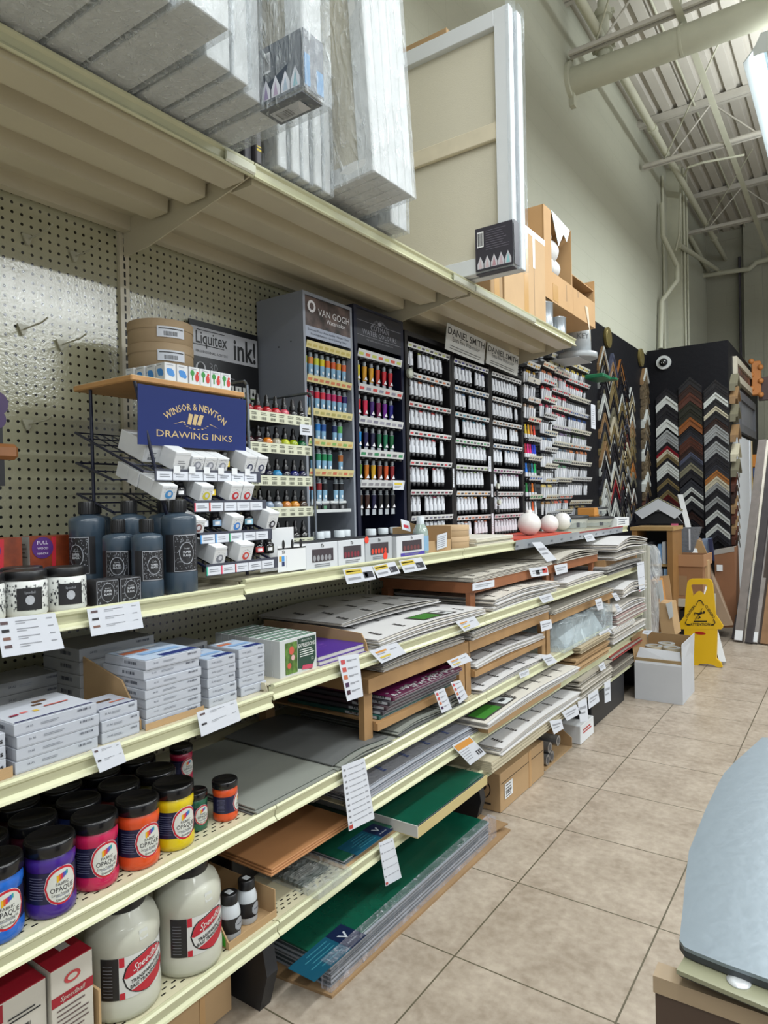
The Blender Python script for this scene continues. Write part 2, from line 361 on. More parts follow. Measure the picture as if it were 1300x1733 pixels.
# hanging fluorescent fixture
M_tube = bpy.data.materials.new('lit_tube'); M_tube.use_nodes = True
bb = M_tube.node_tree.nodes['Principled BSDF']; bb.inputs['Base Color'].default_value = (1, 1, 1, 1); bb.inputs['Emission Color'].default_value = (.82, .93, 1, 1); bb.inputs['Emission Strength'].default_value = 6
M_refl = mat('lamp_white_enamel', '#dfe8ea', .3); 
def batten(x, y0, y1, z, label):
    r = empty('hanging_lamp', (x, y0, z)); L = y1-y0
    tag(r, label, 'ceiling lamp', 'hanging fluorescent lamps over the aisle')
    b = MB().m(M_refl)
    prof = [(-.17, -.02), (-.168, -.024), (-.10, .045), (-.06, .055), (-.06, .115), (.06, .115), (.06, .055), (.10, .045), (.168, -.024), (.17, -.02), (.105, .055), (.066, .062), (.066, .121), (-.066, .121), (-.066, .062), (-.105, .055)]
    b.prism([(p[0], 0, p[1]) for p in prof], (0, L, 0)); b.box(-.035, .035, 0, L, .0, .055)
    b.build('reflector', r)
    for sx in (-.075, .075):
        t = MB().m(M_tube); t.cyl((sx, .03, .018), (sx, L-.03, .018), .017, 12); t.build('tube', r)
    for yy in (-.002, L):
        e = MB().m(M_refl); e.prism([(-.11, yy, -.0), (.11, yy, -.0), (.11, yy, .04), (.065, yy, .13), (-.065, yy, .13), (-.11, yy, .04)], (0, .004, 0)); e.build('end_plate', r)
    for yy in (.15, L-.15): c = MB().m(mat('chain_steel', '#55585a', .4, .8)); c.tube([(0, yy, .12), (0, yy, 5.34-z)], .006, 5); c.build('chain', r)
    return r
LX = at(1290, 90, Z=4.15)
batten(LX.x+.06, LX.y, LX.y+2.44, 4.15, 'white reflector strip lamp with lit tubes hanging on chains')
# ================================================================== GONDOLA SHELVING
M_iv = mat('ivory_enamel', '#beb7a0', .32, var=.03)
M_peg = holes_mat('pegboard', '#a5a388', 1, 2, (.0254, .0254), .0043, rough=.16, bump=.12)
M_lip = mat('lip_enamel', '#bfbf9e', .3)
def perf(name, xl):
    """shelf top with two staggered rows of slots near its front lip at x = xl"""
    m = mat(name, '#bdb89c', .3); s = NB(m); x = s.xyz()
    ub = s.math('DIVIDE', s.math('SUBTRACT', x[0], xl-.075), .0145)
    row = s.math('FLOOR', ub)
    ua = s.math('ADD', s.math('DIVIDE', x[1], .0254), s.math('MULTIPLY', row, .5))
    fa = s.math('MULTIPLY', s.math('ABSOLUTE', s.math('SUBTRACT', s.math('FRACT', ua), .5)), .0254)
    fb = s.math('MULTIPLY', s.math('ABSOLUTE', s.math('SUBTRACT', s.math('FRACT', ub), .5)), .0145)
    h = s.math('MULTIPLY', s.math('LESS_THAN', fa, .0062), s.math('LESS_THAN', fb, .0022))
    h = s.math('MULTIPLY', h, s.math('MULTIPLY', s.math('GREATER_THAN', ub, 0.0), s.math('LESS_THAN', ub, 3.0)))
    s.l(s.mix(h, lin('#bdb89c'), lin('#15140f')), s.b.inputs['Base Color']); return m
YJ = [-1.185, .035, 1.255, 2.475, 3.695, 4.915]; XB = -1.835
g = empty('shelving_unit', (XB, 0, 0)); tag(g, 'long ivory steel shelving run with pegboard back standing along the block wall', 'shelving')
def gpart(b, name, parent=None): 
    o = b.build(name, parent or g); 
    if not parent: o.location = (-XB, 0, 0)
    return o
for i in range(5):
    b = MB().m(M_peg); y0, y1 = YJ[i]+.014, YJ[i+1]-.014; top = 2.26 if i < 4 else 2.26
    b.box(XB-.008, XB, y0, y1, .15, top); b.m(M_iv); b.box(XB-.008, XB+.006, y0, y1, top, top+.03); gpart(b, 'back_panel')
for y in YJ:
    b = MB().m(M_iv); b.box(XB-.03, XB+.012, y-.016, y+.016, 0, 2.3); b.m(col('#11110f'))
    z = .2
    while z < 2.27: b.box(XB+.012, XB+.0125, y-.003, y+.003, z, z+.017); z += .0254
    gpart(b, 'upright')
LIPH = .034
def shelf(i, xl, zt, perfd=False, depth_z=.03, j=None, thick=.032, under=False, ya=None):
    y0, y1 = ya or YJ[i]+.0015, YJ[i+1]-.0015
    b = MB().m(perf('perforated_shelf_%d' % int(-xl*1000), xl) if perfd else M_iv)
    b.box(XB+.02, xl-.012, y0, y1, zt-.003, zt); b.m(M_iv)
    if under:   # stiffening channels below the deck
        b.box(XB+.02, XB+.05, y0, y1, zt-.045, zt-.003)
        for c in (.16, .32, .47):
            b.prism([(XB+c, y0+.012, zt-.003), (XB+c+.004, y0+.012, zt-.044), (XB+c+.080, y0+.012, zt-.044), (XB+c+.084, y0+.012, zt-.003)], (0, y1-y0-.024, 0))
    else:
        for c in (.12, .34): b.box(XB+c, XB+c+.07, y0+.01, y1-.01, zt-.028, zt-.003)
        b.box(xl-.05, xl-.04, y0+.01, y1-.01, zt-.03, zt-.003)
    sh = gpart(b, 'shelf')
    l = MB().m(M_lip)
    pr = [(-.02, -.001), (-.013, .004), (-.004, .005), (.001, .001), (.000, -.004), (-.006, -.009), (-.008, -.024), (-.001, -.030), (.001, -.035), (-.004, -.038), (-.013, -.034), (-.02, -.03)]
    l.prism([(xl+p[0], y0, zt+p[1]) for p in pr], (0, y1-y0, 0)); l.build('front_lip', sh)
    return sh
def bracket(y, xl, zt, big=False):
    b = MB().m(M_iv); d = .11 if big else .07
    b.prism([(XB+.012, y-.002, zt-.004), (xl-.03, y-.002, zt-.004), (xl-.02, y-.002, zt-.03), (xl-.09, y-.002, zt-.045), (XB+.13, y-.002, zt-d), (XB+.012, y-.002, zt-d-.005)][::-1], (0, .004, 0))
    b.m(col('#6d6753')); b.box(xl-.055, xl-.035, y-.006, y-.002, zt-.03, zt-.022)
    gpart(b, 'bracket')
XC, XS, XT = -1.33, -1.235, -1.26
ZC, Z3, Z4, Z5, ZT = 1.125, .866, .545, .243, 2.205
for i in range(5):
    shelf(i, XC, ZC-(.013 if i < 2 else 0)); shelf(i, XS, Z3-(.026 if i < 2 else .008))
    if i < 4: shelf(i, XT, ZT, under=True)
    shelf(i, XS, Z4, perfd=i < 3); 
    shelf(i, XS, Z5, perfd=i < 3)
shelf(2, XS, .405, perfd=True, ya=1.60)
for y in YJ:
    for xl, z, bgb in ((XC, ZC, 0), (XS, Z3, 0), (XS, Z4, 0), (XS, Z5, 0)): bracket(y, xl, z)
    if y < 3.8: bracket(y+.001, XT, ZT, True)
for y in YJ:   # base legs
    b = MB().m(col('#1d1d20')); b.prism([(XB+.02, y-.02, 0), (XS-.06, y-.02, 0), (XS-.03, y-.02, .10), (XS-.05, y-.02, .20), (XB+.02, y-.02, .20)], (0, .04, 0)); gpart(b, 'base_leg')

for i, (ya, yb, lb) in enumerate([(1.155, 1.252, 'clear ticket holder clipped on the top shelf lip by the first bracket'), (2.30, 2.472, 'clear ticket holder clipped on the top shelf lip before the second bracket'), (2.478, 3.1, 'long clear ticket holder on the far section of the top shelf lip')]):
    b = MB().m(mat('ticket_holder', '#c9ccbc', .08, coat=1.0)); b.prism([(XT+.002, ya, ZT-.006), (XT+.008, ya, ZT-.012), (XT+.007, ya, ZT-.030), (XT+.002, ya, ZT-.034)][::-1], (0, yb-ya, 0)); tag(b.build('ticket_holder'), lb, 'ticket holder')
# ================================================================== ON THE TOP SHELF
def wrap_mat(name='clear_wrap', fac=.34, tint='#e6ecee', rough=.06, bs=30, st=1.0):
    if name in MATS: return MATS[name]
    m = bpy.data.materials.new(name); m.use_nodes = True; nt = m.node_tree; p = nt.nodes['Principled BSDF']; out = nt.nodes['Material Output']
    p.inputs['Base Color'].default_value = lin(tint); p.inputs['Roughness'].default_value = rough
    tr = nt.nodes.new('ShaderNodeBsdfTransparent'); tr.inputs[0].default_value = (.97, .98, .99, 1)
    mx = nt.nodes.new('ShaderNodeMixShader'); tc = nt.nodes.new('ShaderNodeTexCoord')
    n = nt.nodes.new('ShaderNodeTexNoise'); n.inputs['Scale'].default_value = bs; n.inputs['Detail'].default_value = 4; n.inputs['Distortion'].default_value = 2.5
    mp = nt.nodes.new('ShaderNodeMapping'); mp.inputs['Scale'].default_value = (1, 1, .3)
    nt.links.new(tc.outputs['Object'], mp.inputs[0]); nt.links.new(mp.outputs[0], n.inputs['Vector'])
    bp = nt.nodes.new('ShaderNodeBump'); bp.inputs['Strength'].default_value = st; bp.inputs['Distance'].default_value = .03
    nt.links.new(n.outputs[0], bp.inputs['Height']); nt.links.new(bp.outputs[0], p.inputs['Normal'])
    rp = nt.nodes.new('ShaderNodeMapRange'); rp.inputs[1].default_value = .55; rp.inputs[2].default_value = .72; rp.inputs[3].default_value = fac*.7; rp.inputs[4].default_value = min(1, fac+.25)
    nt.links.new(n.outputs[0], rp.inputs[0]); nt.links.new(rp.outputs[0], mx.inputs[0])
    nt.links.new(tr.outputs[0], mx.inputs[1]); nt.links.new(p.outputs[0], mx.inputs[2]); nt.links.new(mx.outputs[0], out.inputs[0])
    MATS[name] = m; return m
M_wrap = wrap_mat()
def crinkle(b, x0, x1, y0, y1, z0, z1, step=.05, amp=.004, tail=None):
    """thin wrinkled skin round a box"""
    def grid(o, u, v, nu, nv):
        vs = []; fs = []; o = Vector(o); u = Vector(u); v = Vector(v); nrm = u.cross(v).normalized()
        for i in range(nu+1):
            for j in range(nv+1):
                e = 0 if i in (0, nu) or j in (0, nv) else random.uniform(-amp, amp)
                vs.append(tuple(o+u*(i/nu)+v*(j/nv)+nrm*e))
        for i in range(nu):
            for j in range(nv):
                a = i*(nv+1)+j; fs.append((a, a+nv+1, a+nv+2, a+1))
        b.add(vs, fs)
    X, Y, Z = x1-x0, y1-y0, z1-z0; k = lambda d: max(1, int(d/step))
    grid((x1, y0, z0), (0, Y, 0), (0, 0, Z), k(Y), k(Z)); grid((x0, y1, z0), (0, -Y, 0), (0, 0, Z), k(Y), k(Z))
    grid((x0, y0, z0), (X, 0, 0), (0, 0, Z), k(X), k(Z)); grid((x1, y1, z0), (-X, 0, 0), (0, 0, Z), k(X), k(Z))
    grid((x0, y0, z1), (X, 0, 0), (0, Y, 0), k(X), k(Y)); grid((x0, y1, z0), (X, 0, 0), (0, -Y, 0), k(X), k(Y))
M_canv = mat('canvas_white', '#c9cbca', .8, bump=.12, bscale=220); M_canvback = mat('canvas_back', '#cfc8b4', .85, bump=.15, bscale=200)
M_wood = mat('stretcher_pine', '#d0c6ae', .6, var=.06, vscale=14)
def canvas_pack(label, y0, y1, xf, h, deep, n=2, lean=0, sticker=None, group='wrapped canvases on the top shelf', z=None, yaw=0, wrapf=M_wrap):
    """stretched canvases standing edge-on in a clear bag; origin at the front bottom edge"""
    z = ZT+.008 if z is None else z
    r = empty('wrapped_canvas', (xf, (y0+y1)/2, z), (0, lean, yaw)); tag(r, label, 'canvas', group)
    w = y1-y0; t = (w-.003)/n
    for i in range(n):
        a = -w/2+.002+i*t; c = a+t-.0015; b = MB().m(M_canv)
        # four bars wrapped with canvas, face on +Y side, open back towards -Y
        bw = .055
        b.rbox(-bw, -.004, a, c, .006, h-.006, .002); b.rbox(-deep, -deep+bw, a, c, .006, h-.006, .002)
        b.rbox(-deep+bw, -bw, a, c, .006, bw, .002); b.rbox(-deep+bw, -bw, a, c, h-bw, h-.006, .002)
        b.m(M_canvback); b.box(-deep+bw, -bw, a+t*.5, a+t*.6, bw, h-bw)
        b.m(M_wood); b.box(-deep+bw, -bw, a+t*.12, a+t*.45, h*.5-.03, h*.5+.03)
        b.build('stretched_canvas', r)
    s = MB().m(wrapf); e = .010 if sticker else .001; crinkle(s, -deep-.006, .004+e*.8, -w/2-e, w/2+e, -.002-e*.5, h+.03, .04, .0045); s.build('plastic_bag', r)
    if sticker: sticker(r, w)
    return r
def sticker_front(r, w, wide=.155, hh=.13, blue=True, back=.0):
    b = MB().m(mat('canvas_label_dark', '#3c4450', .35)); x = -.125
    b.box(x, .001, -w/2-.008, -w/2-.0062, .006, hh); b.box(.0045, .0062, -w/2-.008, w/2-.01, .006, hh); b.box(x, .001, -w/2-.008, w/2-.01, -.0045, -.003)
    b.push(FY(0, -w/2-.0085, 0)); b.m(col('#d8d8dc'))
    for i, c in enumerate(('#9a8fb0', '#b0a0b8', '#9fb4c8', '#8ac0cc')):
        b.m(col('#d2d4dc')); a = x+.008+i*.029; b.poly([(a, .012, 0), (a+.026, .012, 0), (a+.026, .03, 0), (a+.013, .058, 0), (a, .03, 0)])
        b.m(col(c)); b.poly([(a+.006, .014, .0004), (a+.02, .014, .0004), (a+.013, .045, .0004)])
    b.m(col('#e8e8e8')); b.rect(x+.012, x+.036, .07, .115, .0003); b.m(col('#222222')); b.barcode(x+.014, x+.034, .075, .11)
    b.pop(); b.push(frame((0, 0, -.0052), (1, 0, 0), (0, -1, 0))); b.m(col('#c2c4c8')); b.rect(x+.01, x+.10, -w/2+.018, w/2-.012, 0)
    b.m(col('#333333')); b.barcode(x+.02, x+.06, -w/2+.024, w/2-.02, .0004); b.pop()
    if blue:
        b.m(col('#3f7fae')); b.box(.0063, .0068, -w/2-.004, -w/2+.014, .012, hh-.05); b.box(.0063, .0068, w/2-.035, w/2-.012, .01, .06)
    b.build('printed_label', r)
z0 = ZT+.008
packs = [
 ('wide wrapped canvas pack at the near end of the top shelf', .30, .46, -1.00, .66, .60, 2), ('thick wrapped canvas pack overhanging, first in from the near end', .465, .60, -1.01, .64, .60, 1),
 ('wrapped canvas pack, second of the overhanging ones at the near end', .605, .705, -.985, .64, .60, 1), ('wrapped canvas pack, third of the overhanging ones at the near end', .71, .79, -.985, .62, .60, 1),
 ('wrapped canvas pack with a torn bag corner, fronting the overhanging near group', .795, .90, -.955, .62, .60, 1), ('narrow wrapped canvas set back beside the overhanging near group', .915, .985, -1.045, .70, .60, 1),
 ('wrapped canvas pack in the middle of the near group, second set back', .99, .1+.94, -1.05, .72, .60, 1), ('wrapped canvas pack touching the one with the dark label', 1.045, 1.10, -1.075, .74, .60, 1)]
for lb, a, c, xf, h, dp, n in packs: canvas_pack(lb, a, c, xf, h, dp, n)
canvas_pack('wrapped canvas with a dark blue-edged label round its lower corner', 1.115, 1.185, -.965, .80, .62, 1, sticker=sticker_front)
for i in range(5):
    canvas_pack(['first small wrapped canvas standing on the shelf behind the labelled one', 'second of five small wrapped canvases on the shelf lip', 'third of five small wrapped canvases on the shelf lip', 'fourth of five small wrapped canvases on the shelf lip', 'last small wrapped canvas, against the tall leaning pack'][i], 1.318+i*.046, 1.358+i*.046, -1.235+.006*(i % 2), .34+.02*(i % 3), .45, 1)
canvas_pack('tall leaning stack of five canvases in one shiny bag', 1.555, 1.768, -1.095, 1.25, .62, 5, lean=-.055, z=ZT+.045, wrapf=wrap_mat('shiny_wrap', .28, '#eef3f6', .08, 22, 1.0))
canvas_pack('small wrapped canvas peeking out behind the tall leaning stack', 1.80, 1.90, -1.205, .42, .5, 2)
b = MB().m(col('#26242a')); b.rbox(-1.5, -1.275, 1.235, 1.262, z0-.003, z0+.16, .003); b.m(col('#4a474c')); b.rbox(-1.45, -1.262, 1.265, 1.285, z0-.003, z0+.20, .003)
b.m(col('#d9d9d9')); b.push(FX(-1.2615, 1.275, z0+.10)); b.disc(0, 0, .006, .006); b.m(col('#4a474c')); b.disc(0, 0, .003, .003, .0005); b.pop()
b.m(col('#c9b229')); b.push(FX(-1.2615, 1.275, z0+.03)); b.rect(-.008, .008, 0, .006); b.rect(-.008, .008, .01, .013); b.pop()
tag(b.build('tool_case'), 'dark narrow case with a yellow mark between the wrapped canvases', 'case')

# the very large canvas, its open back to the near end
r = empty('large_canvas', (-1.055, 2.40, z0)); tag(r, 'very large stretched canvas with crossbar, its bare back turned to the near end', 'canvas')
H, Wd = .985, .84
def frame_bars(r, y, name_front='stretcher_frame'):
    b = MB().m(mat('primed_edge', '#cfd2d4', .7)); bw = .062
    b.rbox(-bw, 0, y, y+.038, .0, H, .002); b.rbox(-Wd, -Wd+bw, y, y+.038, .0, H, .002); b.rbox(-Wd+bw, -bw, y, y+.038, H-bw, H, .002); b.rbox(-Wd+bw, -bw, y, y+.038, 0, bw, .002)
    b.build('stretcher_frame', r)
frame_bars(r, 0)
b = MB().m(M_wood); b.rbox(-Wd+.06, -.06, .006, .026, .50, .565, .003); b.rbox(-Wd+.06, -Wd+.10, .006, .03, .06, H-.06, .002); b.build('crossbar', r)
b = MB().m(mat('raw_canvas_back', '#cbc5b2', .9, bump=.1, bscale=260)); b.box(-Wd+.03, -.03, .028, .032, .03, H-.03); b.build('canvas_sheet', r)
s = MB().m(wrap_mat('canvas_bag', .10, '#e6eef2', .1, 16, .8)); crinkle(s, -.012, .006, -.004, .05, -.004, H+.03, .03, .004); s.build('plastic_bag', r)
b = MB().m(mat('canvas_label_black', '#34313a', .4)); x = -.155; b.box(x, .002, -.0065, -.005, .004, .17); b.box(.0065, .008, -.006, .04, .004, .17); b.box(x, .002, -.006, .03, -.0065, -.005)
b.push(FY(0, -.007, 0))
for i, c in enumerate(('#c9b4b8', '#c8b0b4', '#b98f98', '#c0a8b0', '#8fc4c8')):
    a = x+.008+i*.029; b.m(col('#c8c6cc')); b.poly([(a, .012, 0), (a+.026, .012, 0), (a+.026, .03, 0), (a+.013, .06, 0), (a, .03, 0)]); b.m(col(c)); b.poly([(a+.005, .014, .0004), (a+.021, .014, .0004), (a+.013, .05, .0004)])
b.m(col('#e8e8e8')); b.rect(x+.008, x+.036, .095, .155, .0003); b.m(col('#222222')); b.barcode(x+.011, x+.034, .1, .15)
b.m(col('#6a6672')); b.lines(x+.045, -.01, [.08+i*.009 for i in range(9)], .002); b.pop(); b.build('printed_label', r)
r2 = empty('large_canvas', (-1.045, 2.455, z0)); tag(r2, 'second very large canvas standing close behind the first one', 'canvas')
frame_bars(r2, 0); b = MB().m(M_canv); b.box(-Wd, 0, .038, .041, 0, H-.03); b.build('canvas_sheet', r2)
s = MB().m(wrap_mat('canvas_bag')); crinkle(s, -.012, .008, -.004, .05, -.004, H+.02, .03, .004); s.build('plastic_bag', r2)

# cartons at the far end of the top shelf
M_card = mat('cardboard', '#a88a64', .75, var=.05, vscale=6); M_card2 = mat('cardboard_orange', '#c09a6c', .75, var=.05, vscale=6); M_cardin = mat('cardboard_inside', '#a08058', .8, var=.05)
M_tape = mat('parcel_tape', '#c8a06a', .2); M_white = mat('white_card', '#d4d6d8', .6); M_paper = mat('price_paper', '#c9cdd5', .6)
def carton(b, x0, x1, y0, y1, z0, z1, m=None, seam='x', tape=True):
    b.m(m or M_card); b.rbox(x0, x1, y0, y1, z0, z1, .003)
    if tape:
        yc = (y0+y1)/2; b.m(M_tape); b.box(x1, x1+.0006, yc-.025, yc+.025, z0+.005, z1-.003); b.box(x0+.003, x1, yc-.025, yc+.025, z1, z1+.0006)
    return b
b = MB(); carton(b, -1.80, -1.385, 2.515, 2.60, z0, 3.31, M_card, tape=False); b.m(M_cardin); b.box(-1.79, -1.39, 2.512, 2.515, 2.3, 3.28)
tag(b.build('flat_carton'), 'tall brown flat carton standing behind the large canvas, topping it', 'carton')
b = MB(); carton(b, -1.78, -1.275, 2.66, 2.78, z0, 2.62, M_card); tag(b.build('carton'), 'pale carton on the top shelf right behind the large canvas', 'carton')
b = MB(); carton(b, -1.8, -1.275, 2.80, 3.29, z0, 2.63, mat('cardboard_pale', '#c0a078', .75, var=.04)); b.m(col('#8d7352')); b.box(-1.275, -1.2745, 3.14, 3.145, z0, 2.62)
b.m(col('#e9e9ea', .3)); b.box(-1.2745, -1.274, 2.95, 3.29, 2.60, 2.628); b.box(-1.2745, -1.2735, 3.13, 3.155, 2.45, 2.60)
tag(b.build('carton'), 'large pale tan carton with white tape along its top edge at the shelf lip', 'carton')
def open_carton(label, x0, x1, y0, y1, zb, zt, m=M_card2, rot=0):
    """carton standing on its side, opening towards the aisle"""
    r = empty('open_carton', (x1, y0, zb)); tag(r, label, 'carton'); D, W, Hh = x1-x0, y1-y0, zt-zb; t = .005
    b = MB().m(m); b.box(-D, 0, 0, W, 0, t); b.box(-D, 0, 0, W, Hh-t, Hh); b.box(-D, 0, 0, t, t, Hh-t); b.box(-D, 0, W-t, W, t, Hh-t); b.m(M_cardin); b.box(-D, -D+t, t, W-t, t, Hh-t)
    b.build('body', r)
    return r, D, W, Hh
r, D, W, Hh = open_carton('tall orange-brown carton of foam balls tipped on its side above the cans', -1.75, -1.33, 3.40, 3.84, 2.385, 2.865)
b = MB().m(M_card2); b.box(-.0, .006, 0, W, 0, .16); b.m(col('#2a211a')); b.box(.006, .0065, .05, .054, .05, .14); b.box(.006, .0065, .33, .334, .05, .14); b.build('front_flap', r)
b = MB().m(M_card2); b.hexa([(0, 0, 0), (.01, -.004, 0), (.01, .10, 0), (0, .10, 0), (0, 0, Hh), (.01, -.004, Hh), (.01, .10, Hh), (0, .10, Hh)]); b.build('side_flap', r)
b = MB().m(M_tape); b.box(.0065, .0072, .12, .2, .01, .1); b.build('tape', r); b = MB().m(mat('torn_bag', '#b9d3dc', .3)); b.prism([(.012, .10, Hh), (.012, .38, Hh-.02), (.012, .33, Hh-.10), (.012, .28, Hh-.07), (.012, .2, Hh-.16)], (.002, 0, 0)); b.build('torn_bag', r)
M_foam = mat('white_foam', '#dcdcda', .7, bump=.2, bscale=90)
for i, (yy, zz, rr) in enumerate([(3.60, 2.685, .07), (3.585, 2.60, .055), (3.66, 2.605, .055), (3.55, 2.75, .05)]):
    b = MB().m(M_foam); b.sphere((0, 0, 0), rr, 20, 12); b.box(-.006, .006, -.006, .006, -rr-.002, -rr+.01)
    o = b.build('foam_ball', None, (-1.39, yy, zz)); tag(o, ['largest white foam ball in the open carton above the cans', 'small white foam ball low in the open carton', 'lower foam ball at the far side of the open carton', 'top white foam ball in the open carton'][i], 'ball', 'foam balls in the open carton')
r, D, W, Hh = open_carton('lower orange-brown carton beyond the foam ball carton, lid flap up', -1.75, -1.35, 3.90, 4.30, 2.40, 2.64)
b = MB().m(M_card2); b.box(-.0, .006, 0, W, 0, .16); b.box(-.3, 0, -.003, 0, 0, .33); b.m(col('#2a211a')); b.box(.006, .0065, .08, .084, .12, .16); b.build('front_flap', r)
b = MB().m(M_card2); b.box(-.3, .005, W, W+.004, 0, .30); b.build('side_flap', r)
b = MB().m(col('#d8cbb4')); b.prism([(.008, .2, .10), (.008, .26, .10), (.008, .30, -.10), (.008, .27, -.03)], (.001, 0, 0)); b.build('torn_tape', r)
M_can = mat('tin', '#aab0b4', .25, .6)
for i, (yy, xx, rr, hh) in enumerate([(3.40, -1.36, .05, .17), (3.50, -1.345, .045, .15), (3.60, -1.40, .055, .16), (3.68, -1.335, .04, .11), (3.76, -1.40, .05, .12)]):
    r = empty('tin_can', (xx, yy-.05, z0-.002)); tag(r, ['first silver tin on the shelf under the foam ball carton', 'second silver tin under the foam ball carton', 'third, wider silver tin under the foam ball carton', 'shortest silver tin at the shelf lip', 'last silver tin near the end of the top shelf'][i], 'can', 'silver tins on the top shelf')
    b = MB().m(M_can); b.lathe([(rr, 0), (rr, .004), (rr*.97, .006), (rr*.97, hh-.006), (rr, hh-.004), (rr, hh)], n=20); b.build('can_body', r)
    b = MB().m(M_can); b.lathe([(rr*.8, hh), (rr*.78, hh+.004)], n=20); b.build('lid', r)
# tub standing on a tray over the last racks
TP = at(977, 609, X=-1.5); r = empty('paint_tub', (-1.5, TP.y, TP.z)); tag(r, 'grey translucent round tub on top of the last tube racks', 'tub')
M_tub = mat('grey_tub', '#a5abae', .35)
b = MB().m(M_tub); b.lathe([(.085, .035), (.09, .04), (.088, .19), (.08, .2)], n=28); b.m(col('#6c7276')); b.textcyl('KEY', .035, .09, -.75, .12); b.build('tub_body', r)
b = MB().m(M_tub); b.lathe([(.09, .045), (.128, .036), (.130, .004), (.122, .0)], n=28); b.build('brim', r)
# ================================================================== PEGBOARD AND COUNTER DISPLAYS (bay by bay)
ORD = ['top', 'second', 'third', 'fourth', 'fifth', 'sixth', 'seventh', 'eighth', 'ninth', 'tenth']
# five empty pegboard hooks
M_hook = mat('clear_white_plastic', '#a9a793', .3)
hl = ['empty pegboard hook high up under the top shelf, farther from the upright', 'empty pegboard hook high up, nearer the upright', 'empty pegboard hook below the high pair, farther from the upright', 'empty pegboard hook below the high pair, nearer the upright', 'lowest empty pegboard hook, level with the navy display sign']
for i, (px, py) in enumerate([(45, 405), (125, 434), (37, 557), (102, 583), (45, 718)]):
    p = at(px, py, X=XB+.004); r = empty('peg_hook', p); tag(r, hl[i], 'hook', 'empty pegboard hooks')
    b = MB().m(M_hook); b.prism([(0, -.014, .012), (0, .016, .012), (0, .004, -.016), (0, -.002, -.016)], (.006, 0, 0)); b.build('triangular_plate', r)
    b = MB().m(M_hook); b.tube([(.004, .004, .0), (.09, .006, .004), (.12, .006, .012)], .0022, 6); b.build('hook_arm', r)
# things cut by the left frame edge: wooden squeegees on a hook rail
p = at(0, 778, X=-1.60); r = empty('wooden_squeegee', (-1.60, p.y-.12, p.z)); tag(r, 'wooden printing squeegee with orange-brown handle at the near end of the counter', 'squeegee')
b = MB().m(mat('orange_wood', '#8a5a34', .35, var=.12, vscale=20)); b.rbox(-.02, .02, 0, .155, .0, .036, .008); b.build('handle', r)
b = MB().m(col('#1b1a1c', .3)); b.box(-.006, .006, .01, .125, .036, .085); b.box(-.01, .01, .01, .125, -.06, .0); b.build('blade', r)
b = MB().m(mat('purple_label', '#3a2350', .4)); b.push(FX(.0205, .10, .09)); b.disc(.01, .035, .022, .026); b.pop(); b.cyl((0, .105, .09), (.02, .105, .09), .022, 16); b.build('purple_tag', r)

# ---- navy wire display of drawing inks
WY0, WY1, WXF, WXB = 1.015, 1.372, -1.455, -1.70; WZ = 1.652; ZC1 = ZC-.013
r = empty('ink_display_rack', (WXF, WY0, ZC1)); tag(r, 'navy wire display rack with wooden top and blue drawing inks sign', 'display rack')
T = Matrix.Translation((-WXF, -WY0, -ZC1)); M_navy = mat('navy_wire', '#14182e', .35); 
b = MB(); b.push(T).m(mat('plywood_top', '#b98a55', .5, var=.1, vscale=20)); b.rbox(WXB, WXF+.01, WY0-.01, WY1+.008, WZ-.016, WZ-.001, .003); b.m(col('#c9c4ae')); b.box(WXB+.003, WXF+.007, WY0-.007, WY1+.005, WZ-.0012, WZ); b.build('wooden_top', r)
b = MB(); b.push(T); b.push(frame((WXF+.014, WY0, WZ-.172), (0, 1, 0), (.04, 0, 1))).m(mat('sign_navy', '#1c2a63', .18)); L = WY1-WY0
b.prism([(0, 0, 0), (L, 0, 0), (L, .148, 0), (0, .148, 0)], (0, 0, .002)); b.m(mat('sign_gold', '#c2a97a', .4))
b.push(Matrix.Translation((L/2, .100, 0))); b.text('WINSOR & NEWTON', size=.018, w=.205, arc=.155, lift=.0026, bold=.012); b.pop()
b.text('DRAWING INKS', w=.25, size=.017, x=L/2, y=.024, lift=.0026)
for t in range(3): b.prism([(L/2-.03+t*.016, .062, .002), (L/2-.018+t*.016, .06, .002), (L/2-.012+t*.018, .088, .002), (L/2-.024+t*.018, .09, .002)], (0, 0, .0008))
for t in range(9):
    a = pi+pi*t/9; b.box(L/2+.04*cos(a)-.003, L/2+.04*cos(a)+.003, .066+.016*sin(a)-.001, .066+.016*sin(a)+.001, .002, .0028)
b.prism([(L/2-.075, .058, .002), (L/2-.045, .066, .002), (L/2-.045, .068, .002)], (0, 0, .0007)); b.prism([(L/2+.075, .058, .002), (L/2+.045, .068, .002), (L/2+.045, .066, .002)], (0, 0, .0007))
b.build('header_sign', r)
for (x, y) in ((WXF+.005, WY0+.003), (WXF+.005, WY1), (WXB+.06, WY0+.003), (WXB+.06, WY1)):
    b = MB(); b.push(T).m(M_navy); b.tube([(x, y, WZ-.016), (-1.43, 1.075, 1.345), (-1.43, 1.148, ZC1+.002)] if (x > -1.5 and y < 1.1) else [(x, y, WZ-.016), (x+.004, y, ZC1+.001)], .0045, 8); b.build('post', r)
TIER = [(1.412, -1.405), (1.332, -1.385), (1.250, -1.365), (1.170, -1.345)]
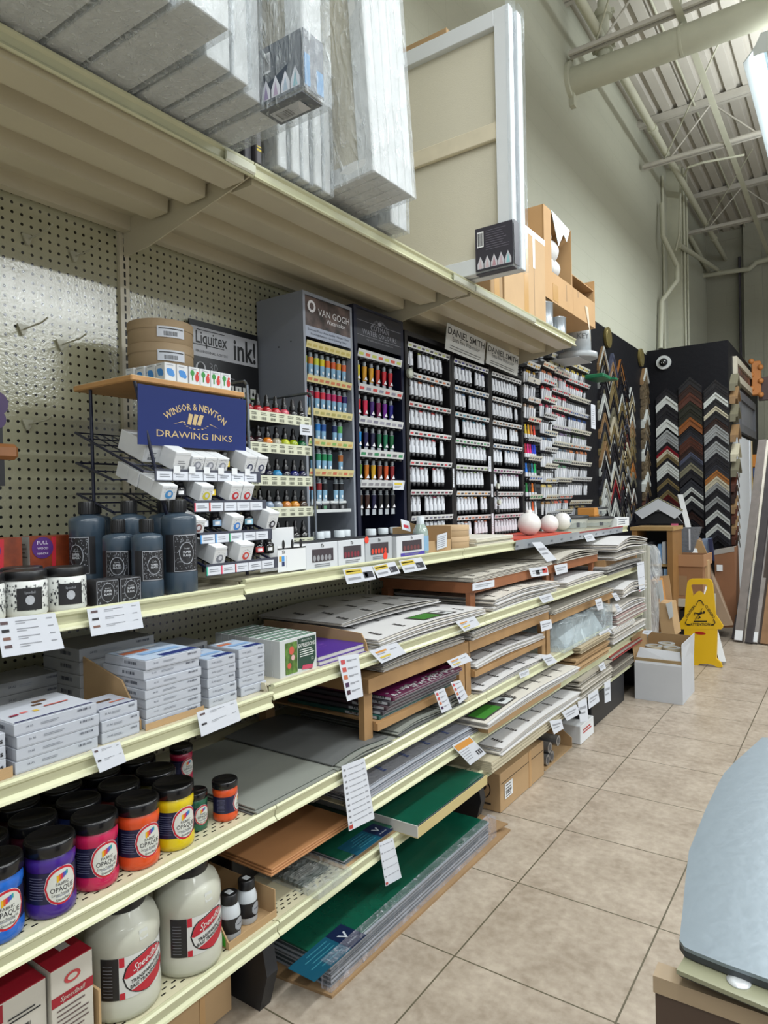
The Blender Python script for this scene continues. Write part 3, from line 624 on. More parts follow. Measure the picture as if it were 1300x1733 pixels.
for k, (tz, tx) in enumerate(TIER):
    b = MB(); b.push(T).m(M_navy); bz = tz+.115; bx = WXB+.01
    ys_ = WY0-.012 if k == 0 else 1.14
    for yy in (ys_, (ys_+WY1)/2, WY1+.004): b.cyl((bx, yy, bz), (tx, yy, tz), .0035, 6)
    if k: b.cyl((bx, WY0-.012, bz), (bx+.16, WY0-.012, bz-.05), .0035, 6); b.cyl((bx, WY0-.012, bz), (bx, WY1, bz), .003, 6); b.cyl((bx+.08, WY0-.012, bz-.025), (bx+.08, 1.14, bz-.025), .002, 5); b.cyl((bx+.16, WY0-.012, bz-.05), (bx+.16, 1.14, bz-.05), .002, 5)
    for j in range(7):
        f = j/6; b.cyl((bx+(tx-bx)*f, ys_, bz+(tz-bz)*f), (bx+(tx-bx)*f, WY1+.004, bz+(tz-bz)*f), .002, 5)
    for yy in [WY0+.03*q for q in range(1, 12) if WY0+.03*q > ys_]: b.cyl((bx, yy, bz), (tx, yy, tz), .0016, 4)
    b.build('sloping_basket', r)
    b = MB(); b.push(T).m(col('#3a3d4a')); b.box(tx, tx+.003, WY0+.02 if k == 0 else 1.135, WY1+.02, tz-.022, tz+.008); b.m(M_paper)
    cw = (WY1-WY0-.02)/7; b.push(FX(tx+.0035, WY0+.025, tz-.02))
    for q in range(0 if k == 0 else 2, 7):
        b.m(M_paper); b.rect(q*cw, q*cw+cw*.95, 0, .022); b.m(col('#70747c')); b.lines(q*cw+.008, q*cw+cw*.85, (.008, .013), .0016)
        b.m(col([['#c9ccd6']*7, ['#d66a5a', '#d66a5a', '#d6465a', '#d64a3a', '#8a8a90', '#cfd2da', '#cfd2da'], ['#3a3f70', '#3f5fae', '#3f8fd0', '#3f8fd0', '#3f9a70', '#9aa0a8', '#cfd2da'], ['#3f9a70', '#3fae90', '#3fae90', '#d6506a', '#d66a6a', '#cfd2da', '#cfd2da']][k][q])); b.rect(q*cw-.001, q*cw+.003, 0, .022, .0004)
        if k == 0 and q in (1, 2, 3, 4, 5, 6): b.m(M_white); b.prism([(q*cw, .018, .001), (q*cw+.02, .018, .001), (q*cw+.02, .036, .001), (q*cw, .036, .001)], (0, 0, .001))
    b.build('price_rail', r)
# boxed and bottled inks lying in the baskets
def ink_carton(k, yy, back, label, art='#6a6f7c', plain=False, L=.078, w=.040, h=.042, col2=None):
    tz, tx = TIER[k]; th = math.atan2(.115, -WXB-.01+tx); o = empty('ink_carton', (tx-.004-back*cos(th), yy, tz+.002+back*sin(th)), (0, th, 0))
    tag(o, label, 'ink box', 'boxed inks in the navy wire rack'); b = MB().m(M_white); b.rbox(-L, 0, 0, w, .003, h, .0012)
    b.push(FX(.0004, w/2, .003))
    if plain: b.m(col('#555a62')); b.barcode(-.012, .012, .006, .014); b.lines(-.012, .012, (.019, .024), .0014)
    else:
        b.m(col(art)); b.disc(0, .016, .012, .011, 0, 12); b.m(col(col2 or '#c8cad2')); b.disc(.001, .017, .006, .006, .0003, 8); b.m(col('#50545c'))
        for t in range(7): a = pi*(t+.5)/7; b.rect(.015*cos(a)-.001, .015*cos(a)+.001, .018+.015*sin(a), .0195+.015*sin(a), .0004)
        b.lines(-.008, .008, (.002,), .0015)
    b.pop(); b.push(frame((0, 0, .003), (-1, 0, 0), (0, 0, 1))); 
    if not plain: b.m(col(art)); b.disc(.026, .018, .016, .012, .0004, 12)
    b.pop(); b.build('box_body', o); b = MB().m(col('#c2c5cb')); b.box(-.0008, .0006, .001, w-.001, h-.006, h-.0052); b.build('flap_edge', o); return o
def ink_jar(k, yy, label, lab='#e5c63a'):
    tz, tx = TIER[k]; o = empty('ink_bottle', (tx-.05, yy, tz+.016)); tag(o, label, 'ink bottle', 'loose ink bottles in the navy wire rack')
    b = MB().m(col('#121216', .12)); b.lathe([(.017, 0), (.019, .006), (.019, .026), (.012, .034)], n=16); b.m(col(lab)); b.arc(.019, .006, .022, -1.0, .35); b.m(col('#e9e9ea')); b.arc(.0194, .009, .018, -.7, 0.0); b.build('bottle_body', o)
    b = MB().m(col('#101012', .3)); b.lathe([(.0125, .034), (.0125, .048), (.010, .05)], n=14); b.build('screw_cap', o)
y = WY0+.04
ink_carton(0, y-.012, .060, 'plain white ink box farthest back in the upper basket by the post', plain=True, L=.11, w=.05, h=.055); ink_carton(0, y+.035, .0, 'larger plain white ink box at the front of the upper basket', plain=True, L=.12, w=.048, h=.052)
for q in range(3):
    ink_carton(0, y+.09+q*.042, 0, 'printed white ink box in the front rank of the upper basket', art='#8a8e98'); ink_carton(0, y+.09+q*.042, .08, 'printed white ink box in the rear rank of the upper basket', art='#8a8e98')
ink_jar(0, y+.245, 'dark ink bottle with a yellow label between boxes of the upper basket')
for q in range(2):
    ink_carton(0, y+.275+q*.044, .0, ['ornately printed ink box right of the yellow-labelled bottle', 'ornately printed ink box at the end of the upper basket'][q], art='#4a5068', h=.052); ink_carton(0, y+.275+q*.044, .082, 'ornately printed ink box behind at the end of the upper basket', art='#4a5068', h=.052)
for q in range(4): ink_carton(1, y-.01+(q % 2)*.002, .012+q*.05, 'blue and yellow pictured ink box lying back in the second basket', art=['#4a90c8', '#d8c840'][q % 2], L=.048, w=.045)
ink_jar(1, y+.075, 'dark bottle behind the post in the second basket', '#2a2a30'); ink_carton(1, y+.10, 0, 'ink box with a yellow picture in the second basket', art='#c9bf3a', h=.046)
ink_jar(1, y+.175, 'dark ink bottle with a yellow label in the second basket')
ink_carton(1, y+.20, 0, 'ink box with a red picture, first of the red pair', art='#c03038', h=.05); ink_carton(1, y+.243, 0, 'ink box with a red picture, second of the red pair', art='#c03038', h=.05)
ink_carton(2, y+.055, 0, 'ink box half hidden by the jugs in the third basket', art='#7a5050'); ink_jar(2, y+.13, 'dark ink bottle with a pale label, first in the third basket', '#c9ccd6'); ink_jar(2, y+.175, 'dark ink bottle with a pale blue label in the third basket', '#8fb4d8')
ink_carton(2, y+.185, 0, 'ink box with a blue picture in the third basket', art='#3f7fc8', h=.046); ink_jar(2, y+.25, 'dark ink bottle with a blue label in the third basket', '#3f8fc8'); ink_jar(2, y+.29, 'dark ink bottle with a light blue label in the third basket', '#8fc4d8')
ink_carton(2, y+.318, 0, 'ink box with a black outline drawing at the end of the third basket', art='#3a3a44', h=.055)
ink_carton(3, y+.075+.03, 0, 'white ink box with feather print in the lowest basket', art='#7a7e88', h=.05); ink_jar(3, y+.14, 'dark ink bottle with a green label in the lowest basket', '#5fc05a'); ink_jar(3, y+.175, 'dark ink bottle with a pale label in the lowest basket', '#c9ccd6')
ink_carton(3, y+.19, 0, 'ink box with two red fruits in the lowest basket', art='#c84a40', h=.052, w=.05); ink_jar(3, y+.265, 'dark ink bottle with a white label in the lowest basket', '#e9e9ea'); ink_jar(3, y+.31, 'dark ink bottle with a red label in the lowest basket', '#c04040'); ink_jar(3, y+.35, 'plain dark ink bottle at the end of the lowest basket', '#3a3a30')
# small ink boxes and kraft drums on the wooden top
def small_box(x, yy, label, kind):
    o = empty('ink_carton', (x, yy, WZ)); tag(o, label, 'ink box', 'small ink boxes on the wooden top'); b = MB().m(M_white); b.rbox(-.036, 0, 0, .036, 0, .048, .0012)
    for F in (FX(.0005, .018, 0), FY(-.018, -.0005, 0)):
        b.push(F)
        if kind == 'blue': b.m(col('#3f86cc')); b.disc(0, .024, .011, .010, 0, 10); b.disc(-.006, .029, .007, .005, .0002, 8); b.disc(.007, .019, .006, .006, .0002, 8)
        else: b.m(col('#2f8a3a')); b.disc(-.007, .032, .007, .008, 0, 10); b.rect(-.009, -.005, .012, .026, .0002); b.m(col('#c8332c')); b.disc(.008, .021, .0065, .011, .0003, 10); b.disc(.010, .034, .004, .004, .0003, 8)
        b.m(col('#9a9ea8')); b.lines(-.012, .012, (.042,), .0014); b.pop()
    b.build('box_body', o); b = MB().m(col('#b9bcc4')); b.box(-.0355, -.0005, .0005, .0355, .0475, .0482); b.build('top_flap', o)
for q in range(4): small_box(WXF-.005, 1.115+q*.0372+.078, 'ink box with green tree and red figure, %s of four on the wooden top' % ['first', 'second', 'third', 'last'][q], 'red')
for q in range(2): small_box(WXF-.005, 1.115+q*.0385, 'ink box with blue splash at the wooden top front, %s the red-figured ones' % ['apart from', 'touching'][q], 'blue')
for q in range(3): small_box(WXF-.045-q*.04, 1.115-.004*q, 'ink box with blue splash in the rank running to the back, %s' % ['foremost', 'middle', 'rearmost'][q], 'blue')
M_kraft = mat('kraft_drum', '#a08a6c', .7, var=.04)
for q in range(3):
    o = empty('kraft_drum', (-1.645, 1.245, WZ+q*.0655)); tag(o, 'flat round kraft cardboard drum, %s of the stack on the wooden top' % ['bottom', 'middle', 'top'][q], 'drum', 'kraft drums on the ink display')
    b = MB().m(M_kraft); b.lathe([(.088, 0), (.090, .002), (.090, .043)], n=40); b.lathe([(.0915, .040), (.0915, .064), (.090, .0655), (.0001, .0655)], n=40, cap=False); b.build('drum_body', o)
    b = MB().m(M_paper); b.arc(.0915, .014, .044, -.75, .10, off=.001); b.m(col('#3a3a3a')); n = 14
    for t in range(n): a = -.55+.42*t/n; b.arc(.0915, .018, .030, a, a+.014, off=.0016, n=1)
    b.arc(.0915, .036, .039, -.7, .05, off=.0016); b.build('barcode_label', o)

# ---- black/silver header board and wire rack of acrylic inks
o = empty('ink_poster', (XB+.01, 1.492, 1.55)); tag(o, 'black and silver acrylic ink poster board with dropper pictograms on the pegboard', 'poster'); LL = .315
b = MB().m(col('#141416', .3)); b.box(0, .006, 0, LL, 0, .405); b.push(FX(.0062, 0, 0)); b.m(mat('poster_silver', '#a7a8ac', .3)); b.rect(.006, LL-.004, .285, .385, .0)
b.m(col('#141416')); b.text('Liquitex', size=.042, sx=.72, x=.095, y=.33, lift=.0006, bold=.01); b.text('ink!', size=.075, sx=.72, x=.248, y=.298, lift=.0006, bold=.02); b.text('PROFESSIONAL ACRYLIC', w=.140, x=.095, y=.298, lift=.0006); b.rect(.01, .014, .325, .375, .0006); b.rect(.01, .15, .323, .326, .0006); b.rect(.03, .155, .374, .3765, .0006)
b.m(mat('poster_silver', '#a7a8ac', .3)); b.disc(.045, .245, .022, .022, .0003, 20); b.m(col('#141416')); b.disc(.045, .245, .015, .02, .0006, 16)
b.m(col('#77787c')); b.text('30', size=.028, x=.10, y=.24, lift=.0005); b.lines(.08, .2, (.225, .216), .004); 
for rr_ in range(3):
    for c in range(4+rr_):
        xx = LL-.03-c*.036; yy = .165-rr_*.048
        if rr_ == 0 and c > 3: continue
        b.m(col('#c9cac6')); b.rect(xx-.014, xx+.014, yy, yy+.038, .0004); b.m(col('#141416')); b.disc(xx, yy+.018, .006, .007, .0008, 8); b.rect(xx-.002, xx+.002, yy+.02, yy+.032, .0008); b.m(col('#8fae6a')); b.rect(xx-.014, xx+.014, yy, yy+.004, .0006)
b.build('printed_board', o)
LY0, LY1, LXF = 1.455, 1.738, -1.50
o = empty('ink_display_rack', (LXF, LY0, ZC)); tag(o, 'chrome wire stepped rack of dropper-bottle inks beside the grey cabinet', 'display rack'); T = Matrix.Translation((-LXF, -LY0, -ZC)); M_chr = mat('chrome_wire', '#8f959c', .22, .85)
for yy, zt in ((LY0-.012, 1.700), (LY1, 1.700)):
    b = MB(); b.push(T).m(M_chr); b.tube([(LXF+.004, yy, ZC+.002), (LXF-.002, yy, zt-.012), (LXF-.012, yy, zt), (XB+.12, yy, zt)], .005, 8); b.build('wire_post', o)
LZ = [1.607, 1.510, 1.408, 1.308, 1.205]
for k, z in enumerate(LZ):
    b = MB(); b.push(T).m(col('#2a2b30')); b.box(XB+.06, LXF-.006, LY0-.008, LY1-.006, z-.004, z); b.build('tier', o)
    b = MB(); b.push(T).m(mat('cream_strip', '#c9cbb4', .5)); b.box(LXF-.006, LXF-.003, LY0-.006, LY1-.004, z-.022, z+.010); b.push(FX(LXF-.0025, LY0, z-.022)); b.m(col('#4a4c44'))
    for q in range(7): b.barcode(q*.040+.006, q*.040+.028, .004, .013); b.lines(q*.040+.004, q*.040+.032, (.019, .024), .0018)
    b.pop(); b.build('price_strip', o)
b = MB(); b.push(T).m(M_paper); b.box(LXF, LXF+.001, LY1-.065, LY1-.005, 1.555, 1.59); b.push(FX(LXF+.0014, LY1-.06, 1.556)); b.m(col('#555555')); b.lines(.006, .048, (.010, .018), .003); b.pop(); b.build('price_card', o)
def dropper(colr, name='dropper'):
    m1 = mat('ink_'+colr.lstrip('#'), colr, .12, coat=.5)
    b = MB().m(m1); b.lathe([(.012, 0), (.0175, .003), (.0175, .018), (.012, .026), (.009, .029)], n=10); b.m(col('#b9bcc0')); b.arc(.0175, .003, .010, -1.2, 0, n=4)
    c = MB().m(col('#111114', .3)); c.lathe([(.0105, .029), (.0105, .041), (.007, .044), (.0065, .058), (.0035, .066)], n=8)
    return b, c
DR = {}
rows = [['#8a1420', '#9a1420', '#a31822', '#b01824', '#c05060', '#1a1a1e', '#16161a'], ['#3a1a20', '#2a161a', '#c8701a', '#9a9480', '#a8b020', '#8fa01c', '#0f5a30'], ['#141428', '#15152c', '#1a1a30', '#2f7fae', '#141424', '#1a1e60', '#15153a'], ['#17171b', '#20202a', '#7a8aa0', '#8a9098', '#b06a20', '#b87a20', '#3a2a20'], ['#141416', '#141416', '#18181a', '#141416', '#1c1c1e', '#141416', '#141416']]
for k, z in enumerate(LZ):
    for q in range(7):
        for back in (0, 1):
            c = rows[k][q]
            lb = 'dropper ink bottle in the %s tier of the chrome rack, %s row' % (ORD[k], 'front' if not back else 'hidden back')
            if c not in DR:
                o1 = empty('dropper_bottle', (LXF-.028, LY0+.014+q*.040, z)); bb, cc = dropper(c); bb.build('ink_bottle_body', o1); cc.build('dropper_cap', o1); DR[c] = reg(o1)
            else: o1 = copy_tree(DR[c], (LXF-.028-back*.037, LY0+.014+q*.040, z))
            tag(o1, lb, 'ink bottle', lb)

# ---- tube of paint, several liveries
def tube_parts(colr, style):
    """hanging paint tube, 0..H; returns body and cap builders; faces +X"""
    H = .095 if style != 'ds' else .068; b = MB(); w = .0125 if style != 'ds' else .0138; up_ = style in ('vg', 'cot')
    def sect(z, a, bth, n=8): return [(bth*cos(2*pi*i/n+pi/8), a*sin(2*pi*i/n+pi/8), z) for i in range(n)]
    zs = [(0, w*1.15, .001), (H*.25, w, .004), (H*.6, w*.98, .0085), (H*.86, w*.95, w*.85), (H*.9, w*.4, w*.4)]
    if style == 'ds': zs = [(0, w*1.08, .002), (H*.12, w*1.05, .006), (H*.6, w*1.05, .010), (H*.97, w*1.0, w*.75), (H, w*.9, w*.7)]
    if not up_: zs = [(H-z, a, t) for z, a, t in zs][::-1]
    cols = {'vg': ['#c3cfd8', '#8fb4cc', '#dfe5ea', colr], 'cot': ['#b9bec4', '#c4c8cc', colr, colr], 'ds': ['#22222a', '#d5d9de', '#d5d9de', '#d5d9de'], 'clr': ['#b9bdc2', '#d5d8dc', colr, colr]}[style]
    if style == 'ds': cols = ['#c9ced6', '#d3d7de', '#d3d7de', '#d3d7de'][::-1]; cols[3] = colr
    elif style == 'vg': cols = ['#b4c0c8', '#7fa8c4', colr, '#b9c4cc']
    elif style == 'cot': cols = ['#aab0b6', colr, colr, '#9aa0a6']
    for k in range(len(zs)-1):
        b.m(col(cols[k], .3)); A = sect(*zs[k]); B = sect(*zs[k+1]); n = 8; b.add(A+B, [(i, (i+1) % n, n+(i+1) % n, n+i) for i in range(n)], True)
    if style in ('vg',): b.m(col('#e2e6ea')); b.push(FX(.0055, 0, H*.3)); b.disc(0, .006, .005, .008, 0, 10); b.pop()
    if style == 'cot': b.m(col('#e6e6ea')); b.push(FX(.0072, 0, H*.30)); b.poly([(-w*.9, 0, 0), (w*.8, 0, -.0), (w*.2, .016, .0)]); b.pop()
    if style == 'ds': b.m(col('#33343a')); b.push(FX(.0090, 0, H*.45)); b.rect(-.001, .001, .0, .018, 0); b.rect(-.003, .003, .006, .008, .0003); b.pop()
    c = MB().m(col('#9aa2a8' if style == 'cot' else ('#8f9aa0' if style == 'vg' else '#141418'), .35))
    if up_: c.lathe([(w*.42, H*.9), (w*.6, H*.92), (w*.55, H*1.06)], n=8)
    else: c.lathe([(w*.70, -.016), (w*.85, .002), (w*.5, .004)], n=8)
    return b, c
TB = {}
def tube_at(style, colr, loc, label, cat='paint tube', group=None, merged=False, name='paint_tube'):
    key = (style, colr, merged)
    if key not in TB:
        b, c = tube_parts(colr, style)
        if merged:
            n0 = len(b.v); b.mats += [m for m in c.mats if m not in b.mats]; off = [b.mats.index(m) for m in c.mats]
            b.v += c.v; b.f += [[i+n0 for i in f] for f in c.f]; b.mi += [off[i] for i in c.mi]; b.sm += c.sm; o = b.build(name, None, loc)
        else: o = empty(name, loc); b.build('tube_body', o); c.build('tube_cap', o); reg(o)
        TB[key] = o
    else: o = copy_tree(TB[key], loc)
    return tag(o, label, cat, group or label)

def cabinet(name, label, y0, y1, xf, z1, m, depth=None, side=.012, top=.012, z0=None):
    xb = XB+.006; z0 = ZC if z0 is None else z0; r = empty(name, (xf, y0, z0)); tag(r, label, 'display cabinet')
    for a, c, nm in ((y0, y0+side, 'side_panel'), (y1-side, y1, 'side_panel')):
        b = MB().m(m); b.box(xb-xf, 0, a-y0, c-y0, 0, z1-z0); b.build(nm, r)
    b = MB().m(m); b.box(xb-xf, xb-xf+.004, side, y1-y0-side, 0, z1-z0); b.box(xb-xf, 0, side, y1-y0-side, z1-z0-top, z1-z0); b.build('back_panel', r)
    return r
def strip(r, y0, y1, xf, z, h, base, marks, n, tilt=.25, hooks='#131316', name='label_strip'):
    """printed strip tilted out, with hang pegs below; parented to rack r (origin r.location)"""
    o = Vector(r.location); b = MB(); b.push(Matrix.Translation(-o)); b.push(frame((xf, y0, z), (0, 1, 0), (tilt, 0, 1))); L = y1-y0
    b.m(base); b.prism([(0, 0, 0), (L, 0, 0), (L, h, 0), (0, h, 0)], (0, 0, .002)); cw = L/n
    for q in range(n):
        b.m(col(marks[q % len(marks)])); b.rect(q*cw+cw*.12, q*cw+cw*.80, h*.25, h*.62, .0026); 
    b.pop(); b.m(col(hooks)); 
    for q in range(n): b.box(xf-.05, xf+.002, y0+q*cw+cw*.35, y0+q*cw+cw*.7, z-.009, z-.003)
    b.box(xf-.052, xf-.048, y0, y1, z-.012, z+h); b.pop()
    b.build(name, r)
# grey cabinet of watercolours (header with lettering)
M_gcab = mat('grey_cabinet', '#878c96', .4); VY0, VY1 = 1.815, 2.100; XF = -1.60
vz = lambda py, px=518: at(px, py, X=XF).z
r = cabinet('tube_cabinet', 'grey steel cabinet with watercolour poster header beside the ink rack', VY0, VY1, XF, 2.085, M_gcab)
o = Vector(r.location); b = MB(); b.push(Matrix.Translation(-o)); b.m(M_gcab); b.push(frame((XF-.18, VY0-.0004, 1.9), (1, 0, 0), (0, 0, 1))); b.m(col('#111111')); b.disc(.06, 0, .003, .003); b.disc(.12, .012, .003, .003); b.pop(); b.build('screw_hole', r)
b = MB(); b.push(Matrix.Translation(-o)); b.push(FX(XF-.002, VY0+.012, 1.925)); w = VY1-VY0-.024
b.m(mat('poster_brown', '#4a3c38', .3, var=.9, vscale=22)); b.prism([(0, .04, 0), (w, .04, 0), (w, .145, 0), (0, .145, 0)], (0, 0, .002)); b.m(col('#98a0b0')); b.prism([(0, 0, 0), (w, 0, 0), (w, .04, 0), (0, .04, 0)], (0, 0, .002))
b.m(col('#d9d9dc')); b.text('VAN GOGH', w=w*.70, x=w*.62, y=.088, lift=.003); b.text('Watercolor', w=w*.42, x=w*.66, y=.066, lift=.003); b.disc(.035, .112, .022, .022, .0026, 16); b.m(col('#5a4a48')); b.disc(.035, .112, .012, .013, .003, 10)
b.m(col('#3a3f4c')); b.text('Economic Price - Artist Quality - Vibrant Colors', w=w*.9, x=w/2, y=.024, lift=.003); b.text('Good Lightfastness - Good Coloring Power', w=w*.8, x=w/2, y=.010, lift=.003); b.build('header_poster', r)
M_cream = mat('cream_label', '#cfc48e', .5); ys = [576, 634, 690, 742, 794]
vcols = [['#8a9a30', '#c9803a', '#b8c030', '#c8b820', '#c86020', '#c05020', '#c88a20', '#c86030'], ['#b81c2c', '#7a1c3c', '#c82038', '#c82a40', '#a8205a', '#b81c5c', '#9a1c4c', '#2a1c5c'], [None, None, '#2070b8', '#1c4a8a', None, '#1c2c5a', '#4f9a50', None], [None, '#1c4a34', '#1c7a50', '#1c7a4a', '#1c7a54', None, '#9a5a24', None], ['#b0281c', '#8a2020', '#7a1c20', '#16161a', None, '#16161a', '#1c1c20', None]]
for k, py in enumerate(ys):
    z = vz(py)-.022; strip(r, VY0+.014, VY1-.014, XF-.003, z, .026, M_cream, [['#b8a860'], ['#c87a50', '#b86a58'], ['#a8a060', '#9a9a70'], ['#7fae60', '#c8a060'], ['#c86a50', '#b89a70']][k], 8)
    for q, c in enumerate(vcols[k]):
        if c: lb = 'watercolour tube with pale blue foot in the %s row of the grey cabinet' % ORD[k]; tube_at('vg', c, (XF-.025, VY0+.03+q*.0325, z-.108), lb, group='%s row tubes in the grey cabinet' % ORD[k])
z = vz(862); b = MB(); b.push(Matrix.Translation(-o)); b.m(M_gcab); b.box(XF-.16, XF-.004, VY0+.012, VY1-.03, z-.012, z-.006); b.m(col('#c5c8c8')); b.box(XF-.004, XF-.001, VY0+.012, VY1-.03, z-.014, z-.002); b.build('inner_shelf', r)
for q in range(4):
    o1 = empty('pan_set', (XF-.05, VY0+.055+q*.052, z-.005)); tag(o1, 'small dark watercolour pan box with white lid strip on the cabinet shelf', 'paint box', 'small pan boxes on the grey cabinet shelf')
    b = MB().m(col('#1b1c20')); b.rbox(-.04, .03, 0, .046, 0, .022, .002); b.m(col(['#9a9a60', '#5a8a6a', '#4a4a4c', '#8a8a8c'][q])); b.push(FX(.0304, .023, .004)); b.rect(-.016, .0, 0, .012); b.pop(); b.build('case', o1)
    b = MB().m(col('#c9cccc', .3)); b.rbox(-.04, .028, .001, .045, .0225, .034, .003); b.build('lid', o1)
M_clear = mat('bottle_grey', '#5a6064', .12, coat=.4); M_wcap = mat('white_cap', '#c8d0d6', .4)
def round_bottle(loc, label, rr=.026, hh=.075, m=None, group=None, cr=.8, name='bottle', cm=None, lab=None, cat='bottle', ch=.025, nk=.55):
    o = empty(name, loc); tag(o, label, cat, group); b = MB().m(m or M_clear); b.lathe([(rr*.9, 0), (rr, .004), (rr, hh*.72), (rr*max(.85, nk), hh*.86+(.05*hh if nk > .6 else 0)), (rr*nk, hh)], n=20)
    if lab: b.m(col(lab)); b.arc(rr, hh*.12, hh*.62, -1.6, .9)
    b.build('bottle_body', o); c = MB().m(cm or M_wcap); c.lathe([(rr*cr, hh), (rr*cr, hh+ch-.002), (rr*cr-.002, hh+ch)], n=18); c.build('bottle_cap', o); return o
for q in range(4): round_bottle((XF+.01-.02*(q % 2), VY0+.045+q*.06, ZC), 'clear medium bottle with white cap at the foot of the grey cabinet, %s' % ['nearest', 'second', 'third', 'farthest'][q], group='white-capped bottles at the grey cabinet')
# navy cabinet
M_ncab = mat('navy_cabinet', '#15192e', .35); CY0, CY1 = 2.112, 2.462
r = cabinet('tube_cabinet', 'dark navy cabinet of silver-necked watercolour tubes with black header', CY0, CY1, XF, 2.105, M_ncab, side=.02)
o = Vector(r.location); b = MB(); b.push(Matrix.Translation(-o)); b.push(FX(XF-.002, CY0+.02, 1.955)); w = CY1-CY0-.04; b.m(col('#23242c', .3)); b.prism([(0, 0, 0), (w, 0, 0), (w, .14, 0), (0, .14, 0)], (0, 0, .002))
b.m(col('#85868e')); b.text('WINSOR & NEWTON', size=.010, x=w/2, y=.108, arc=.06, lift=.003); b.text('COTMAN', w=w*.42, x=w/2, y=.068, lift=.003); b.text('WATER COLOURS', w=w*.78, x=w/2, y=.044, lift=.003)
b.rect(0, w, .036, .0375, .0028); b.rect(0, w, .094, .0955, .0028); b.text('High quality watercolours at a moderate price', w=w*.6, x=w/2, y=.022, lift=.003); b.disc(w/2, .103, .014, .008, .0029, 12); b.build('header_sign', r)
ccols = [['#c8b820', '#c8901c', '#c8941c', '#b83a1c', '#b81c28', '#b01c28'], ['#b81c28', '#c82048', '#3a1c6a', '#7a1c4c', '#6a1c8a', '#1c1c7a'], ['#2080c0', '#1c1c4a', '#1c1c3c', '#1c5a40', '#1c6a4a', '#1c5a38'], ['#4a6a28', '#b86a1c', '#b8901c', '#7a3a20', '#b84a20', '#7a1c20'], ['#3a2a20', '#3a2018', '#1c1c3c', '#18181c', '#1c1c1e', '#202024']]
for k, py in enumerate([594, 652, 707, 763, 815]):
    z = at(612, py, X=XF).z-.022; strip(r, CY0+.02, CY1-.02, XF-.002, z, .030, mat('white_rail', '#c9cbcc', .4), [['#b8c060', '#c86050'], ['#c84a4a', '#8a8a9a'], ['#7a7a8a', '#9a9aa6'], ['#3a8a60', '#6a6a70'], ['#8a8a90']][k], 7)
    for q, c in enumerate(ccols[k]): lb = 'silver-necked watercolour tube in the %s row of the navy cabinet' % ORD[k]; tube_at('cot', c, (XF-.025, CY0+.05+q*.046, z-.112), lb, group='%s row tubes in the navy cabinet' % ORD[k])
b = MB().m(M_paper); b.box(0, .001, -.04, .04, -.02, .02); b.push(FX(.0012, 0, 0)); b.m(col('#c8b040')); b.rect(-.03, .03, 0, .01); b.m(col('#666666')); b.lines(-.03, .02, (-.012, -.006), .002); b.pop(); p = at(674, 821, X=XF+.006); tag(b.build('price_tag', None, p), 'white price tag with a yellow bar low on the navy cabinet', 'price tag')
for q in range(3): round_bottle((XF+.005, CY0+.075+q*.085, ZC), 'clear bottle with broad white cap at the foot of the navy cabinet, %s' % ['nearest', 'middle', 'farthest'][q], rr=.027, hh=.072, group='white-capped bottles at the navy cabinet')
# three black tube racks
M_bcab = mat('black_rack', '#1b1a1d', .4)
DY = [2.474, 2.888, 3.306, 3.734]; DP = [([579, 629, 679, 728, 779, 830, 875], 690, 'first'), ([607, 652, 697, 742, 787, 832, 875], 768, 'second'), ([629, 671, 711, 751, 793, 833, 872], 832, 'third')]
dsm = [['#a8b06a', '#c87a50', '#c84a4a', '#c8404a', '#c8505a', '#8a3a50', '#6a6a80'], ['#4a4a8a', '#5a7aa0', '#5a9ab0', '#5a9a70', '#8aa070', '#c09050', '#b06a4a'], ['#6a6a70', '#7a6a60', '#8a6a50', '#4a6a8a', '#8a4a7a', '#9a6a6a', '#b06a80']]
cnt = 0
for j in range(3):
    y0, y1 = DY[j]+.001, DY[j+1]-.001; nm = DP[j][2]
    r = cabinet('tube_rack', 'black rack of white-labelled paint tubes, %s' % ['next to the navy cabinet', 'in the middle under the first name board', 'nearest the colourful racks, under the second name board'][j], y0, y1, XF, 2.075-.012*j, M_bcab, side=.022, top=.02)
    for k, py in enumerate(DP[j][0]):
        z = at(DP[j][1], py, X=XF).z-.018; strip(r, y0+.022, y1-.022, XF-.002, z, .022, mat('white_rail', '#c9cbcc', .4), [dsm[j][k], '#3a3a40'], 10)
        for q in range(10):
            if (q*7+k*3+j*5) % 11 in (3,) or (j == 0 and q == 9): continue
            lb = 'white-labelled paint tube in the %s row of the %s black rack' % (ORD[k], nm)
            tube_at('ds', '#c9ced6' if q % 3 else dsm[j][k], (XF-.02, y0+.04+q*.0365, z-.076), lb, merged=True, group=lb); cnt += 1
for j, (pts) in enumerate([[(749.7, 545.4), (815.7, 577.7), (815, 615.8), (752.7, 590.4)], [(820.3, 578.8), (873.4, 599.6), (872, 635.4), (822, 614.6)]]):
    P = [at(*q, X=-1.56) for q in pts]; L = (P[1]-P[0]).length; hh = (P[0]-P[3]).length; o = empty('name_board', P[3]); tag(o, ['white painter name board above the second black rack', 'white painter name board above the third black rack'][j], 'sign', 'white name boards over the black racks')
    b = MB().m(col('#b9bbb8')); b.push(frame((0, 0, 0), P[2]-P[3], (0.1, 0, 1))); b.prism([(0, 0, 0), (L, 0, 0), (L, hh, 0), (0, hh, 0)], (0, 0, .003)); b.m(col('#1c1c1e')); b.text('DANIEL SMITH', w=L*.94, size=hh*.26, x=L/2, y=hh*.62, lift=.0036, bold=.01)
    b.m(col('#3a3a3c')); b.text('Extra Fine Watercolor', w=L*.7, x=L/2, y=hh*.40, lift=.0036); b.lines(L*.1, L*.9, (hh*.10, hh*.20), .003, .0035, .1); b.pop(); b.build('printed_board', o)
